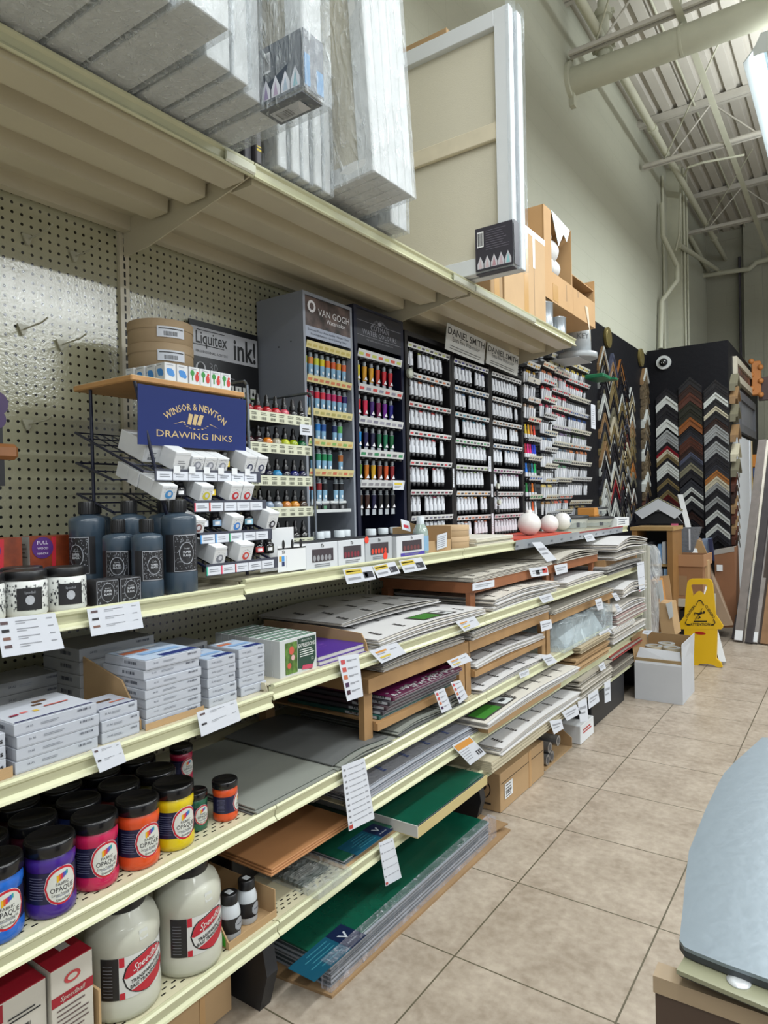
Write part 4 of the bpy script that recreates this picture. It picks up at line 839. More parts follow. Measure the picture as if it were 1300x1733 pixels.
for i, (px, py, lb) in enumerate([(692, 632, 'round grey handheld magnifier hanging on the first black post'), (841, 823, 'round grey handheld magnifier hanging beside the third rack, upper'), (843, 850, 'round grey handheld magnifier hanging beside the third rack, lower')]):
    p = at(px, py, X=XF+.012); b = MB().m(col('#8f9488')); b.cyl((0, 0, 0), (.012, 0, 0), .022 if i == 0 else .016, 16); b.m(col('#c2c6bb')); b.push(FX(.0125, 0, 0)); b.disc(0, 0, .014, .014); b.pop(); b.m(col('#2a2a2c')); b.cyl((0, 0, -.02), (.004, -.006, -.055), .006, 8)
    tag(b.build('magnifier', None, p), lb, 'magnifier')
for i, (px, py, w, h, lb) in enumerate([(767.5, 809, .014, .09, 'narrow white slip hanging on the post between the first and second racks'), (829, 785, .03, .08, 'white slip hanging at the top of the post beside the third rack'), (834, 888, .022, .12, 'tall white strip standing at the foot of the third rack post'), (833, 830, .02, .07, 'white slip hanging midway on the post beside the third rack')]):
    p = at(px, py, X=XF+.008); b = MB().m(M_paper); b.box(0, .001, -w/2, w/2, -h/2, h/2); b.m(col('#8a8a8a')); b.push(FX(.0012, 0, 0)); b.lines(-w*.35, w*.35, [-h*.3+h*.1*t for t in range(6)], .002); b.pop(); tag(b.build('paper_slip', None, p), lb, 'paper slip')
# ================================================================== COLOURFUL TUBE RACKS OF THE LAST BAY
M_rail = mat('white_rail', '#c9cbcc', .4); M_grille = mat('dark_grille', '#2a2b30', .4)
RK = [((893, 915), 3.802, 4.000, [612, 638, 671, 705, 738, 771, 805, 837], 'first', 5), ((915, 937), 4.004, 4.222, [614, 641, 671, 699, 728, 756, 784, 809, 838, 866], 'second', 6),
      ((937, 968), 4.226, 4.566, [598, 622, 655, 685, 718, 746, 775, 808, 837, 863], 'third', 10), ((968, 1005), 4.570, 5.045, [610, 638, 666, 693, 723, 750, 779, 806, 847], 'last', 12)]
RX = -1.60
rm = [['#c8a040', '#c8c8c8', '#c8a890', '#c84a4a', '#8a8a90', '#6a6a70', '#4a6ab0', '#3a8a60'], ['#c87a50', '#c83a3a', '#c8506a', '#3a3a3a', '#3a5a7a', '#3a3a3a', '#3a3a3a', '#c8b060', '#8a6a40', '#3a3a3a'],
      ['#c8c090', '#c88a8a', '#b83a4a', '#b84a5a', '#7a6a8a', '#4a5a6a', '#4a7a5a', '#3a3a3a', '#c85a40', '#2a2a2a'], ['#c8b040', '#c83a3a', '#3a3a3a', '#3a5a9a', '#3a4a30', '#c87a4a', '#2a2a2a', '#3a3a3a', '#8a7a50']]
bright = {(0, 3): ['#c8b010', '#d8a010', '#c85a10', '#d83a20'], (0, 4): ['#a81c2c', '#d81c7a', '#c81c6a', '#1c2cb0', '#1c3cc8'], (0, 5): ['#1c6ac8', '#1c2c3a', '#1c6a8a', '#1caa5a'], (0, 6): ['#1c7a3a', '#2a2a2a', '#c86a1c', '#3a3a3a'], (0, 7): ['#c8ccd0', '#c8ccd0', '#c8501c', '#c8ccd0']}
stuff = MB(); rep = []
for j, ((pa, pb), y0, y1, rows, nm, nt) in enumerate(RK):
    zt = at((pa+pb)/2, rows[0], X=RX).z+.06; r = empty('tube_rack', (RX, y0, ZC)); tag(r, 'slatted rack of paint tubes in the last bay, %s from the black racks' % nm, 'display rack'); o = Vector(r.location)
    b = MB(); b.push(Matrix.Translation(-o)); b.m(M_grille); 
    for yy in (y0+.004, (y0+y1)/2, y1-.006): b.box(XB+.008, XB+.014, yy-.003, yy+.003, ZC, zt)
    z = ZC+.03
    while z < zt: b.box(XB+.012, XB+.016, y0, y1, z, z+.003); z += .05
    b.m(mat('rack_backing', '#8a8d90', .4)); b.box(XB+.004, XB+.007, y0, y1, ZC, zt); b.build('back_grid', r)
    for k, py in enumerate(rows):
        z = at((pa+pb)/2, py, X=RX).z-.012 if False else at(pa+2, py, X=RX).z-.026
        xf = RX+(.0, .02, -.01, -.03)[j]; strip(r, y0+.004, y1-.004, xf, z, .030, mat('cream_rail', '#cfcdc0', .4) if (k+j) % 2 else M_rail, [rm[j][k], rm[j][k], '#55565c'], nt, tilt=.45)
        b = MB(); b.push(Matrix.Translation(-o)); b.m(M_grille); b.box(XB+.01, xf-.03, y0+.006, y0+.009, z-.006, z); b.box(XB+.01, xf-.03, y1-.009, y1-.006, z-.006, z); b.build('arm', r)
        cs = bright.get((j, k)); n = len(cs) if cs else nt; ww = (y1-y0-.02)/n
        for q in range(n):
            if not cs and (q*5+k*3+j) % 13 == 4: continue
            x = xf-.03; yy = y0+.012+(q+.5)*ww; H = .085 if j < 3 else .09
            if cs:
                lb = '%s tube in the first colourful rack of the last bay' % ({3: 'yellow to orange paint', 4: 'crimson to blue paint', 5: 'blue and green paint', 6: 'green and orange paint', 7: 'lowest row paint'}[k]); tube_at('clr', cs[q], (x, yy, z-.11), lb, merged=True, group=lb)
            else:
                stuff.push(Matrix.Translation((x, yy, z-.012-H))); c1 = ['#d2d4d8', '#c6c9cf', '#dadce0', '#b9bcc2'][(q+k) % 4]; w = min(.014, ww*.43)
                stuff.m(col(c1, .35)); A = [(.003*cos(a*pi/3), w*sin(a*pi/3), 0) for a in range(6)]; Bq = [(w*.8*cos(a*pi/3), w*.85*sin(a*pi/3), H*.78) for a in range(6)]; stuff.add(A+Bq, [(i, (i+1) % 6, 6+(i+1) % 6, 6+i) for i in range(6)])
                stuff.m(col(rm[j][k] if (q+k) % 3 else '#3a3b40', .4)); stuff.lathe([(w*.83, H*.78), (w*.8, H*.92), (w*.45, H*.94), (w*.4, H)], n=6)
                if j == 3 and q % 2: stuff.m(col('#8a8c92')); stuff.push(FX(w*.75, 0, H*.2)); stuff.rect(-.003, .003, 0, .01); stuff.rect(-.003, .003, .022, .03); stuff.pop()
                stuff.pop()
tag(stuff.build('small_paint_tubes'), 'crowded small white paint tubes filling the slatted racks of the last bay', 'paint tubes', kind='stuff')
p = at(1004, 705, X=-1.60); b = MB().m(M_paper); b.box(0, .001, -.05, .05, -.09, .09); b.m(col('#77797f')); b.push(FX(.0012, 0, 0)); b.lines(-.035, .035, [-.06+.016*t for t in range(8)], .003); b.pop(); tag(b.build('paper_notice', None, p), 'white notice sheet hanging at the far edge of the last tube rack', 'notice')
p = at(1003, 642, X=-1.60); b = MB().m(col('#1c6a48', .3)); b.rbox(-.04, .1, -.06, .12, 0, .03, .006); b.box(-.03, .13, .12, .2, .004, .018); tag(b.build('stapler', None, p), 'green tool sticking out at the top end of the last tube rack', 'tool')
b = MB().m(col('#b9bdc0')); b.box(-1.80, -1.45, TP.y-.12, TP.y+.14, TP.z-.006, TP.z-.001); tag(b.build('rack_tray', None), 'flat tray under the grey tub on top of the last racks', 'tray')
for y in (4.32, 4.88): pass
# ================================================================== STANDING ON THE COUNTER
M_jug = mat('blue_grey_jug', '#34424f', .3, coat=.2); M_jcap = mat('black_cap', '#141416', .35)
def ornate(b, r, z0, z1, a0, a1, seed):
    rnd = random.Random(seed); am = (a0+a1)/2; da = (a1-a0)
    b.m(col('#17171b')); b.arc(r, z0, z1, a0-.55, a1+.35, off=.0004)
    b.m(col('#9da0a8')); b.arc(r, z0+.001, z1-.001, a0, a1, off=.0008); b.m(col('#17171b')); b.arc(r, z0+.003, z1-.003, a0+.03, a1-.03, off=.0012)
    h = z1-z0; b.m(col('#8f929a'))
    for q in range(130):
        a = a0+.06+rnd.random()*(da-.12); z = z0+.005+rnd.random()*(h-.010); w = .05; hh = .0014
        if rnd.random() < .5: w, hh = .018, .004
        b.arc(r, z, z+hh, a-w/2, a+w/2, off=.0015, n=1)
    R = r+.002; pts = lambda kx, kz: [((R+.0)*cos(am+kx*da*cos(t*pi/10)), (R+.0)*sin(am+kx*da*cos(t*pi/10)), (z0+z1)/2+kz*h*sin(t*pi/10)) for t in range(20)]
    b.m(col('#9da0a8')); b.poly(pts(.30, .30)); R = r+.0025; b.m(col('#17171b')); b.poly(pts(.27, .275)); b.m(col('#b9bcc2')); b.textcyl('SUPER', h*.062, r+.002, am, (z0+z1)/2, w=da*r*.34, bold=.02); b.textcyl('BLACK', h*.062, r+.002, am, (z0+z1)/2-h*.085, w=da*r*.34, bold=.02); b.textcyl('Speedball', h*.035, r+.002, am, (z0+z1)/2+h*.11, w=da*r*.22)
def jug(x, y, z, rr, hh, label, seed, a=-.25):
    o = empty('ink_jug', (x, y, z)); tag(o, label, 'ink bottle', 'large bottles of black ink on the counter'); b = MB().m(M_jug)
    b.lathe([(rr*.93, 0), (rr, .006), (rr, hh*.26), (rr*.985, hh*.27), (rr*.985, hh*.735), (rr, hh*.745), (rr, hh*.91), (rr*.95, hh*.945), (rr*.82, hh*.965), (rr*.40, hh*.985), (rr*.38, hh)], n=32); b.build('bottle_body', o)
    b = MB(); ornate(b, rr*.985, hh*.275, hh*.73, a-.72, a+.72, seed); b.build('wrap_label', o)
    b = MB().m(M_jcap); b.lathe([(rr*.44, hh), (rr*.45, hh+.028), (rr*.42, hh+.031)], n=20)
    for q in range(20): b.cyl((rr*.445*cos(q*pi/10), rr*.445*sin(q*pi/10), hh+.001), (rr*.445*cos(q*pi/10), rr*.445*sin(q*pi/10), hh+.028), .0011, 4)
    b.build('screw_cap', o)
zc = ZC-.013
jug(-1.375, 1.080, zc, .0425, .200, 'large ink bottle nearest the drawing ink display, fully turned label', 1)
jug(-1.460, 1.106, zc, .0425, .200, 'large ink bottle behind the two smaller ones, second from the display', 2, -.9)
jug(-1.490, 1.020, zc, .0425, .200, 'large ink bottle in the middle of the rear rank', 3, -1.3)
jug(-1.625, 1.008, zc, .0425, .200, 'large ink bottle second from the near end of the rear rank', 4, -1.25)
jug(-1.557, .948, zc, .0425, .200, 'large ink bottle at the near end of the rear rank', 5, -1.2)
jug(-1.372, .985, zc, .036, .155, 'smaller ink bottle in front, its label turned to the aisle', 6, -.2)
jug(-1.440, .955, zc, .036, .155, 'smaller ink bottle in front, left of the other small one', 7, -.7)
def white_jar(x, y, label, seed):
    o = empty('ink_jar', (x, y, zc)); tag(o, label, 'jar', 'white jars with black lids on the counter'); rr = .041; b = MB().m(col('#d3d5d2', .3)); b.lathe([(rr*.9, 0), (rr, .006), (rr, .068), (rr*.95, .072)], n=30); b.build('jar_body', o)
    b = MB(); rnd = random.Random(seed); b.m(col('#33353a'))
    for q in range(170):
        a = -1.7+rnd.random()*2.9; z = .012+rnd.random()*.050; w = rnd.choice((.03, .08, .05)); b.arc(rr, z, z+rnd.choice((.0012, .005)), a-w/2, a+w/2, off=.0006, n=1)
    b.m(col('#17171b')); b.arc(rr, .014, .058, -.85, .30, off=.001); b.m(col('#a3a6ac')); am = -.28; R = rr+.0016; b.poly([(R*cos(am+.20*cos(t*pi/10)), R*sin(am+.20*cos(t*pi/10)), .034+.0095*sin(t*pi/10)) for t in range(20)]); b.m(col('#8f9298')); b.textcyl('Speedball', .005, rr+.001, am, .047, w=.02); b.build('printed_label', o)
    b = MB().m(M_jcap); b.lathe([(rr*.97, .072), (rr*.99, .074), (rr*.99, .088), (rr*.95, .091)], n=30); b.build('lid', o)
for q, (x, y) in enumerate([(-1.385, .620), (-1.385, .705), (-1.385, .790)]): white_jar(x, y, ['white ink jar at the cut-off near end of the counter', 'white ink jar with black lid, middle of three', 'white ink jar with black lid next to the small black boxes'][q], q)
for q, (x, y) in enumerate([(-1.475, .66), (-1.475, .745)]): white_jar(x, y, ['white ink jar in the rear rank, nearer the squeegee boxes', 'white ink jar in the rear rank, nearer the black bottles'][q], q+5)
def ornate_box(x, y, label, seed, s=.056, group='small ornate black boxes on the counter'):
    o = empty('ink_carton', (x, y, zc)); tag(o, label, 'ink box', group); b = MB().m(col('#17171b')); b.rbox(-.05, 0, 0, s, 0, s, .001); b.build('box_body', o); rnd = random.Random(seed)
    b = MB(); b.push(FX(.0004, s/2, 0)); b.m(col('#9da0a8')); h = s/2
    for a0, a1, c0, c1 in ((-h+.002, h-.002, .002, .003), (-h+.002, h-.002, s-.003, s-.002), (-h+.002, -h+.003, .002, s-.002), (h-.003, h-.002, .002, s-.002)): b.rect(a0, a1, c0, c1)
    for q in range(70):
        x_ = rnd.uniform(-h+.004, h-.006); y_ = rnd.uniform(.004, s-.006); w_, h_ = rnd.choice(((.0036, .0009), (.0009, .004))); b.rect(x_, x_+w_, y_, y_+h_)
    b.disc(0, s/2, .0165, .021, .0003); b.m(col('#17171b')); b.disc(0, s/2, .0155, .020, .0006); b.m(col('#b9bcc2')); b.text('SUPER', w=.019, x=0, y=s/2+.001, lift=.001, bold=.02); b.text('BLACK', w=.019, x=0, y=s/2-.006, lift=.001, bold=.02); b.text('Speedball', w=.014, x=0, y=s/2+.008, lift=.001); b.pop()
    b.push(frame((-.025, s/2, s+.0004), (0, 1, 0), (-1, 0, 0))); b.m(col('#9da0a8'))
    for q in range(30): x_ = rnd.uniform(-h+.004, h-.006); y_ = rnd.uniform(-.022, .02); b.rect(x_, x_+.004, y_, y_+.001)
    b.pop(); b.build('printed_face', o)
ornate_box(-1.350, .838, 'ornate black ink carton right of the white jars', 1); ornate_box(-1.352, .897, 'ornate black ink carton tucked behind the small black bottle', 2)
def squeegee_box(y, label):
    o = empty('squeegee_box', (-1.60, y, zc)); tag(o, label, 'box', 'wood-print squeegee boxes on the counter'); b = MB().m(mat('wood_print', '#7a3418', .4, var=.35, vscale=30)); b.rbox(-.06, 0, 0, .105, 0, .150, .001); b.m(col('#9a9c98')); b.box(-.058, -.002, -.0006, 0, .01, .15); b.m(col('#3a3a3c')); b.push(FY(-.03, -.001, .02)); b.lines(-.02, .02, [.08+.01*t for t in range(4)], .002); b.rect(-.004, .004, .02, .05); b.pop(); b.build('box_body', o)
    b = MB(); b.push(FX(.0006, 0, 0)); b.m(col('#b01c2c')); b.poly([(.052, .04, 0), (.060, .04, 0), (.064, .147, 0), (.052, .147, 0)]); b.m(col('#1c181a')); b.rect(.020, .095, .018, .036, .0002); b.m(col('#c8a0a0')); b.rect(.024, .09, .006, .016, .0002); b.m(col('#4a1c6a')); b.disc(.030, .122, .026, .026, .0004)
    b.m(col('#d9d0e0')); 
    for t, s_ in enumerate(('FULL', 'WOOD', 'HANDLE')): b.text(s_, w=.026, x=.030, y=.13-t*.012, lift=.001)
    b.pop(); b.build('printed_face', o)
squeegee_box(.705, 'wood-print box with red brush and purple sticker near the end of the counter'); squeegee_box(.828, 'wood-print box with red brush and purple sticker nearer the upright')
# boxed dropper sets along the counter front (bay behind the joint)
def set_box(ya, yb, label, win, trim='#c9ccd0', low=None, h=.082, face='#c4c7cc', red=False, text_='Tn'):
    o = empty('ink_set_box', (-1.35, ya, ZC)); tag(o, label, 'ink box', 'windowed ink set boxes along the counter edge'); L = yb-ya; b = MB().m(col(face)); b.rbox(-.10, 0, 0, L, 0, h, .0015); b.m(col('#24242a')); b.box(-.099, -.001, .001, L-.001, h, h+.001); b.build('box_body', o)
    b = MB(); b.push(FX(.0006, 0, 0)); b.m(col('#3a3238')); b.rect(L*.18, L*.85, h*.28, h*.76, .0); b.m(col(win)); 
    for t in range(5): b.disc(L*.25+t*L*.12, h*.42, L*.045, h*.12, .0004, 8)
    b.m(col('#111111')); b.text(text_, size=h*.12, x=L*.5, y=h*.82, lift=.0006, shear=.3, bold=.02); b.m(col('#777a80')); b.lines(L*.25, L*.8, (h*.10, h*.17), h*.03, .0005)
    if low: b.m(col(low)); b.rect(L*.12, L, .002, h*.20, .0004)
    if red: b.m(col('#d8402c')); b.disc(L*.04, h*.93, .012, .012, .0008); b.disc(L*.72, h*.18, .013, .013, .0008)
    b.pop(); b.build('window_front', o)
X_ = -1.35; Yp = lambda px, py=945: at(px, py, X=X_).y
set_box(Yp(518), Yp(572), 'white ink set box with dark bottles in its window, next to the dropper card', '#8a8c90')
set_box(Yp(573), Yp(618), 'white ink set box with red-tinged bottles in its window', '#7a2a38')
set_box(Yp(619), Yp(664), 'clear-fronted set box with round red stickers', '#c8402c', red=True, face='#a9adb2')
set_box(Yp(672), Yp(721), 'white and purple ink set box beside the clear bottle', '#6a3a3c', low='#4a3c9a', h=.078)
pq = [at(*q, X=-1.352) for q in [(470, 969), (519, 962), (516, 905), (468, 870)]]
o = empty('dropper_card', pq[0]); tag(o, 'white display card with black dropper shapes and colour swatches', 'display card'); b = MB().m(M_white); q0 = pq[0]; L = pq[1].y-pq[0].y; b.box(0, .001, 0, L, 0, .075); b.box(-.05, -.049, -.02, L, 0, .125); b.push(FX(.0014, 0, 0)); b.m(col('#111114'))
for t in range(3): b.disc(L*(.2+.3*t), .078, .006, .014, 0, 12)
b.rect(0, L, .064, .068, 0); b.text('Tn', size=.009, x=L*.2, y=.052, shear=.3, bold=.02); b.m(col('#c8a040')); b.rect(.006, .016, .03, .045); b.m(col('#3f8fd0')); b.rect(.017, .028, .03, .045); b.m(col('#1c2c5a')); b.rect(.017, .028, .016, .029); b.m(col('#77797f')); b.rect(.036, .0375, .012, .045); b.pop(); b.build('printed_card', o)
round_bottle((-1.375, Yp(714)+.035, ZC), 'clear solvent bottle with pale blue label and white cap', rr=.030, hh=.115, m=mat('clear_green', '#93a39c', .1, coat=.6), cr=.5, lab='#7fa4c0', ch=.03)
for t, (px, py, w, h, lb) in enumerate([(688, 888, .05, .03, 'red and white leaflet leaning behind the ink sets')]):
    p = at(px, py+10, X=-1.42); b = MB().m(M_paper); b.push(frame((0, 0, 0), (0, 1, -.2), (-.2, .1, 1))); b.prism([(-.03, 0, 0), (.03, 0, 0), (.025, .04, 0), (-.035, .04, 0)], (0, 0, .001)); b.m(col('#b83040')); b.rect(-.02, .015, .01, .022, .0015); b.pop(); o = b.build('leaflet', None, (p.x, p.y, p.z)); tag(o, lb, 'leaflet')
# open kraft tray with note
y0, y1 = at(722, 930, X=-1.36).y+.02, at(768, 925, X=-1.36).y; o = empty('open_carton', (-1.37, y0, ZC)); tag(o, 'small open kraft carton with a striped note, behind the counter edge', 'carton'); L = y1-y0
b = MB().m(M_card); b.box(-.16, 0, 0, L, 0, .004); b.box(-.004, 0, 0, L, .004, .045); b.box(-.16, 0, 0, .004, .004, .10); b.box(-.16, 0, L-.004, L, .004, .10); b.box(-.16, -.156, .004, L-.004, .004, .10); b.build('tray', o)
b = MB().m(M_card); b.prism([(-.12, .002, .10), (-.0, .002, .046), (-.0, -.002, .10), (-.12, -.002, .13)], (0, .002, 0)); b.build('flap', o)
b = MB().m(M_paper); b.push(frame((.004, L*.55, .012), (0, 1, .1), (.1, -.1, 1))); b.prism([(-.04, 0, 0), (.04, 0, 0), (.04, .06, 0), (-.04, .06, 0)], (0, 0, .001)); b.m(col('#6a7080')); b.lines(-.032, .032, [.008+.008*t for t in range(6)], .002, .0014); b.pop(); b.build('striped_note', o)
y0, y1 = at(769, 922, X=-1.37).y+.02, at(803, 918, X=-1.37).y+.04
for t in range(2):
    o = empty('kraft_drum', (-1.46, (y0+y1)/2, ZC+t*.048)); tag(o, 'round kraft drum behind the counter joint, %s of two' % ['lower', 'upper'][t], 'drum', 'kraft drums on the counter'); b = MB().m(mat('kraft_light', '#b59a78', .7)); b.lathe([(.083, 0), (.085, .002), (.085, .030)], n=32); b.lathe([(.0865, .028), (.0865, .046), (.085, .048), (.0001, .048)], n=32, cap=False); b.build('drum_body', o)
# pads, red sheet, spheres, tubs
def stack(name, label, x0, x1, y0, y1, z, hs, m, cat='paper pad', group=None, jit=.006, sheet=None, slots=0):
    """a pile of pads one on another, every pad its own object"""
    for t, h in enumerate(hs):
        dx = random.uniform(-jit, jit); dy = random.uniform(-jit, jit); b = MB().m(m if isinstance(m, bpy.types.Material) else m[t % len(m)])
        b.rbox(x0+dx, x1+dx, y0+dy, y1+dy, z, z+h-.0006, min(.001, h*.2))
        if sheet and t == len(hs)-1: sheet(b, x0+dx, x1+dx, y0+dy, y1+dy, z+h-.0005)
        lab = label if len(hs) == 1 else '%s, %s' % (label, 'topmost of its pile' if t == len(hs)-1 else ('bottom of its pile' if t == 0 else 'number %d up in its pile' % (t+1) if False else ['second', 'third', 'fourth', 'fifth', 'sixth', 'seventh', 'eighth', 'ninth'][t-1]+' from the bottom'))
        tag(b.build(name), lab, cat, group); z += h
    return z
Y1_, Y2_ = at(806, 918, X=-1.36).y, at(868, 912, X=-1.36).y
stack('paper_pad', 'cream-white drawing pad on the counter past the drums', -1.72, -1.36, Y1_, Y2_, ZC, [.010, .008, .010, .007], [col('#c4bfae'), col('#cfccc0')], group='white pads on the counter')
Y3_ = at(948, 902, X=-1.35).y; b = MB().m(col('#b8402c')); b.box(-1.7, -1.355, Y2_+.03, Y3_+.2, ZC+.001, ZC+.010); b.m(col('#c9c6ba')); b.box(-1.7, -1.355, Y2_+.03, Y3_+.2, ZC, ZC+.001); tag(b.build('red_board'), 'red card sheets lying under the white spheres on the counter', 'card sheet')
zs = ZC+.010
for q, (px, py, rr, x, lb) in enumerate([(896, 890, .062, -1.44, 'largest white sphere with a little neck, on red card'), (930, 893, .052, -1.44, 'middle white sphere on the counter'), (952, 891, .054, -1.50, 'white sphere with a blue mark, behind the middle one')]):
    p = at(px, py, X=x); o = empty('white_sphere', (x, p.y, zs+rr-.001)); tag(o, lb, 'sphere', 'white spheres on the counter'); b = MB().m(mat('sphere_white', '#dcdad6', .35)); b.sphere((0, 0, 0), rr, 28, 16); b.build('ball', o)
    if q == 0: b = MB().m(mat('sphere_white', '#dcdad6', .35)); b.lathe([(.017, .058), (.017, .074), (.014, .075)], n=16); b.build('neck', o)
    if q == 2: b = MB().m(col('#2a6a9a')); b.push(frame((rr*.99, -.004, .004), (0, 1, 0), (0, 0, 1))); b.disc(0, 0, .009, .013, .0015, 10); b.m(col('#cfd4d8')); b.disc(.002, .002, .004, .007, .003, 8); b.pop(); b.build('blue_mark', o)
def tub(px0, px1, pyb, hh, x, label, dz=0, lid='#1c1d20'):
    a = at(px0, pyb, X=x); c = at(px1, pyb, X=x); rr = (c.y-a.y)/2*.8; o = empty('medium_tub', (x-rr*.6, (a.y+c.y)/2, ZC+dz)); tag(o, label, 'tub', 'clear tubs with black lids'); b = MB().m(mat('frosted_tub', '#b9bcb6', .25)); b.lathe([(rr*.88, 0), (rr, hh*.8)], n=24); b.m(col('#8f948f')); b.arc(rr*.93, hh*.2, hh*.6, -1.2, .5, off=.004); b.m(col('#4a4c50')); b.arc(rr*.93, hh*.25, hh*.55, -.6, -.45, off=.006, n=1); b.build('tub_body', o)
    b = MB().m(col(lid)); b.lathe([(rr*1.04, hh*.8), (rr*1.05, hh*.96), (rr, hh)], n=24); b.build('lid', o)
tub(957, 994, 902, .095, -1.46, 'biggest clear tub with black lid next to the white spheres'); tub(993, 1034, 900, .075, -1.46, 'low clear tub with black lid, second along'); tub(1002, 1026, 880, .06, -1.52, 'small clear tub on top of the low tub', dz=.078)
y = at(1030, 895, X=-1.42).y; b = MB().m(M_white); b.box(-1.55, -1.36, y, y+.3, ZC, ZC+.06); b.push(FX(-1.3594, y+.15, ZC)); b.m(col('#6a6e78')); b.lines(-.12, .1, (.015, .03, .045), .006); b.pop(); tag(b.build('white_carton'), 'low white printed carton at the far end of the counter', 'carton')
b = MB().m(col('#c9893f')); b.rbox(-1.62, -1.50, y-.05, y+.12, ZC+.078, ZC+.135, .002); b.box(-1.62, -1.5, y-.05, y+.12, ZC, ZC+.077); tag(b.build('orange_carton'), 'small orange carton beside the small tub at the counter end', 'carton')
b = MB().m(col('#8f949a', .2)); b.push(frame((XC+.004, at(870, 920, X=XC).y, ZC-.036), (0, 1, 0), (.12, 0, 1))); L = at(1052, 893, X=XC).y-at(870, 920, X=XC).y; b.prism([(0, 0, 0), (L, 0, 0), (L, .045, 0), (0, .045, 0)], (0, 0, .002)); b.m(col('#8f3a3c')); b.rect(L*.5, L, .036, .045, .0024); b.m(col('#5a6068'))
for t in range(12): b.rect(t*L/12, t*L/12+.03, .012, .022, .0024)
b.pop(); tag(b.build('ticket_rail'), 'clear ticket rail clipped along the far counter edge', 'rail')
# ================================================================== LOWER SHELVES
z3 = Z3-.026+.0005; z3b = Z3-.008+.0005; z4 = Z4+.0005; z5 = Z5+.0005; zx = .4055
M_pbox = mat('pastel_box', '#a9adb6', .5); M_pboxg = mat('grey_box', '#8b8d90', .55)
def art_box(x1, y0, z, dx, dy, h, label, group, m=None, top=None, n=0, big=False):
    o = empty('pastel_box', (x1, y0, z)); tag(o, label, 'box', group); b = MB().m(m or M_pbox); b.rbox(-dx, 0, 0, dy, 0, h*.42, .0008); b.build('base_tray', o)
    b = MB().m(m or M_pbox); b.rbox(-dx-.0006, .0006, -.0006, dy+.0006, h*.10, h-.0006, .0008)
    b.push(FX(.001, 0, h*.1)); b.m(col('#4a4e5a')); b.barcode(dy*.75, dy*.93, h*.52, h*.70, n=10) if not big else None
    b.text(('24','12','36')[n % 3]+' AS', size=h*.17, x=dy*.13, y=h*.40, align='l', lift=.0004); b.m(col('#7c8088')); b.lines(dy*.30, dy*.55, (h*.48, h*.36), h*.05, .0004); b.pop()
    b.push(FY(0, -.0010, h*.1)); b.m(col('#3a3e4a')); b.barcode(-dx*.5, -dx*.2, h*.30, h*.6, n=10); b.pop()
    if top:
        b.push(frame((0, 0, h-.0002), (0, 1, 0), (-1, 0, 0)))
        for (c, x0, x1_, y0_, y1_) in top: b.m(col(c)); b.rect(x0*dy, x1_*dy, y0_*dx, y1_*dx, .0004+.0003*top.index((c, x0, x1_, y0_, y1_)))
        b.pop()
    b.build('lid', o)
NUM = ['bottom', 'second', 'third', 'fourth', 'fifth', 'sixth', 'top']
def box_pile(n, x1, y0, dx, dy, h, where, group, z=None, **k):
    for t in range(n):
        nm = 'topmost' if t == n-1 else ('lowest' if t == 0 else '%s up' % ORD[t])
        art_box(x1+random.uniform(-.003, .002), y0+random.uniform(-.002, .002), (z or z3)+t*h, dx, dy, h, 'white pastel box, %s in the pile %s' % (nm, where), group, top=k.get('top') if t == n-1 else None, n=t, m=k.get('m'))
topA = [('#b9bdc6', .01, .99, .02, .98), ('#1c1c50', .03, .97, .03, .07), ('#c86a6a', .25, .33, .35, .42), ('#c8a840', .38, .44, .30, .38), ('#5a4030', .48, .6, .55, .62), ('#6a4a38', .55, .72, .68, .76), ('#b85a50', .55, .85, .40, .44), ('#8a2840', .1, .2, .3, .36)]
topB = [('#a9adb8', .01, .99, .02, .98), ('#1c1c50', .03, .97, .03, .08), ('#5a4030', .3, .7, .5, .62), ('#c06a50', .5, .9, .3, .36)]
topC = [('#a9b8cc', .01, .99, .02, .98), ('#1c2c6a', .35, .99, .05, .22), ('#b86a4a', .05, .5, .6, .75), ('#7fa0c8', .2, .9, .35, .5), ('#d2d6dc', .1, .8, .78, .88)]
box_pile(4, -1.262, .618, .15, .163, .0232, 'nearest the near end', 'pastel boxes piled on the shelf', top=topA)
box_pile(3, -1.272, .792, .10, .088, .0235, 'of three small boxes', 'pastel boxes piled on the shelf', top=topB)
box_pile(7, -1.272, .888+.012, .15, .150, .0215, 'of seven in the middle', 'pastel boxes piled on the shelf', top=topC)
box_pile(5, -1.278, 1.078, .12, .088, .0232, 'of five beside the pile of seven', 'pastel boxes piled on the shelf', top=topC)
box_pile(5, -1.282, 1.182, .12, .088, .0240, 'of five next to the green cartons', 'pastel boxes piled on the shelf', top=topC)
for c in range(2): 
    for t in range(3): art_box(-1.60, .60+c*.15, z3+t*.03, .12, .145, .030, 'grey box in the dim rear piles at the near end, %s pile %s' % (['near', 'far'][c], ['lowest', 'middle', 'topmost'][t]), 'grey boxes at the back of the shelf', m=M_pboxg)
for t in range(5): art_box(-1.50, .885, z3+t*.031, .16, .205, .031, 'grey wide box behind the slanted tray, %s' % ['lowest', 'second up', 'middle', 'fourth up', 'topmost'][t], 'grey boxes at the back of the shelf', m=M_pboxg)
for t in range(2): art_box(-1.53, 1.14, z3+t*.05, .12, .15, .05, 'dark-topped box at the back behind the piles of five, %s' % ['lower', 'upper'][t], 'grey boxes at the back of the shelf', m=M_pboxg)
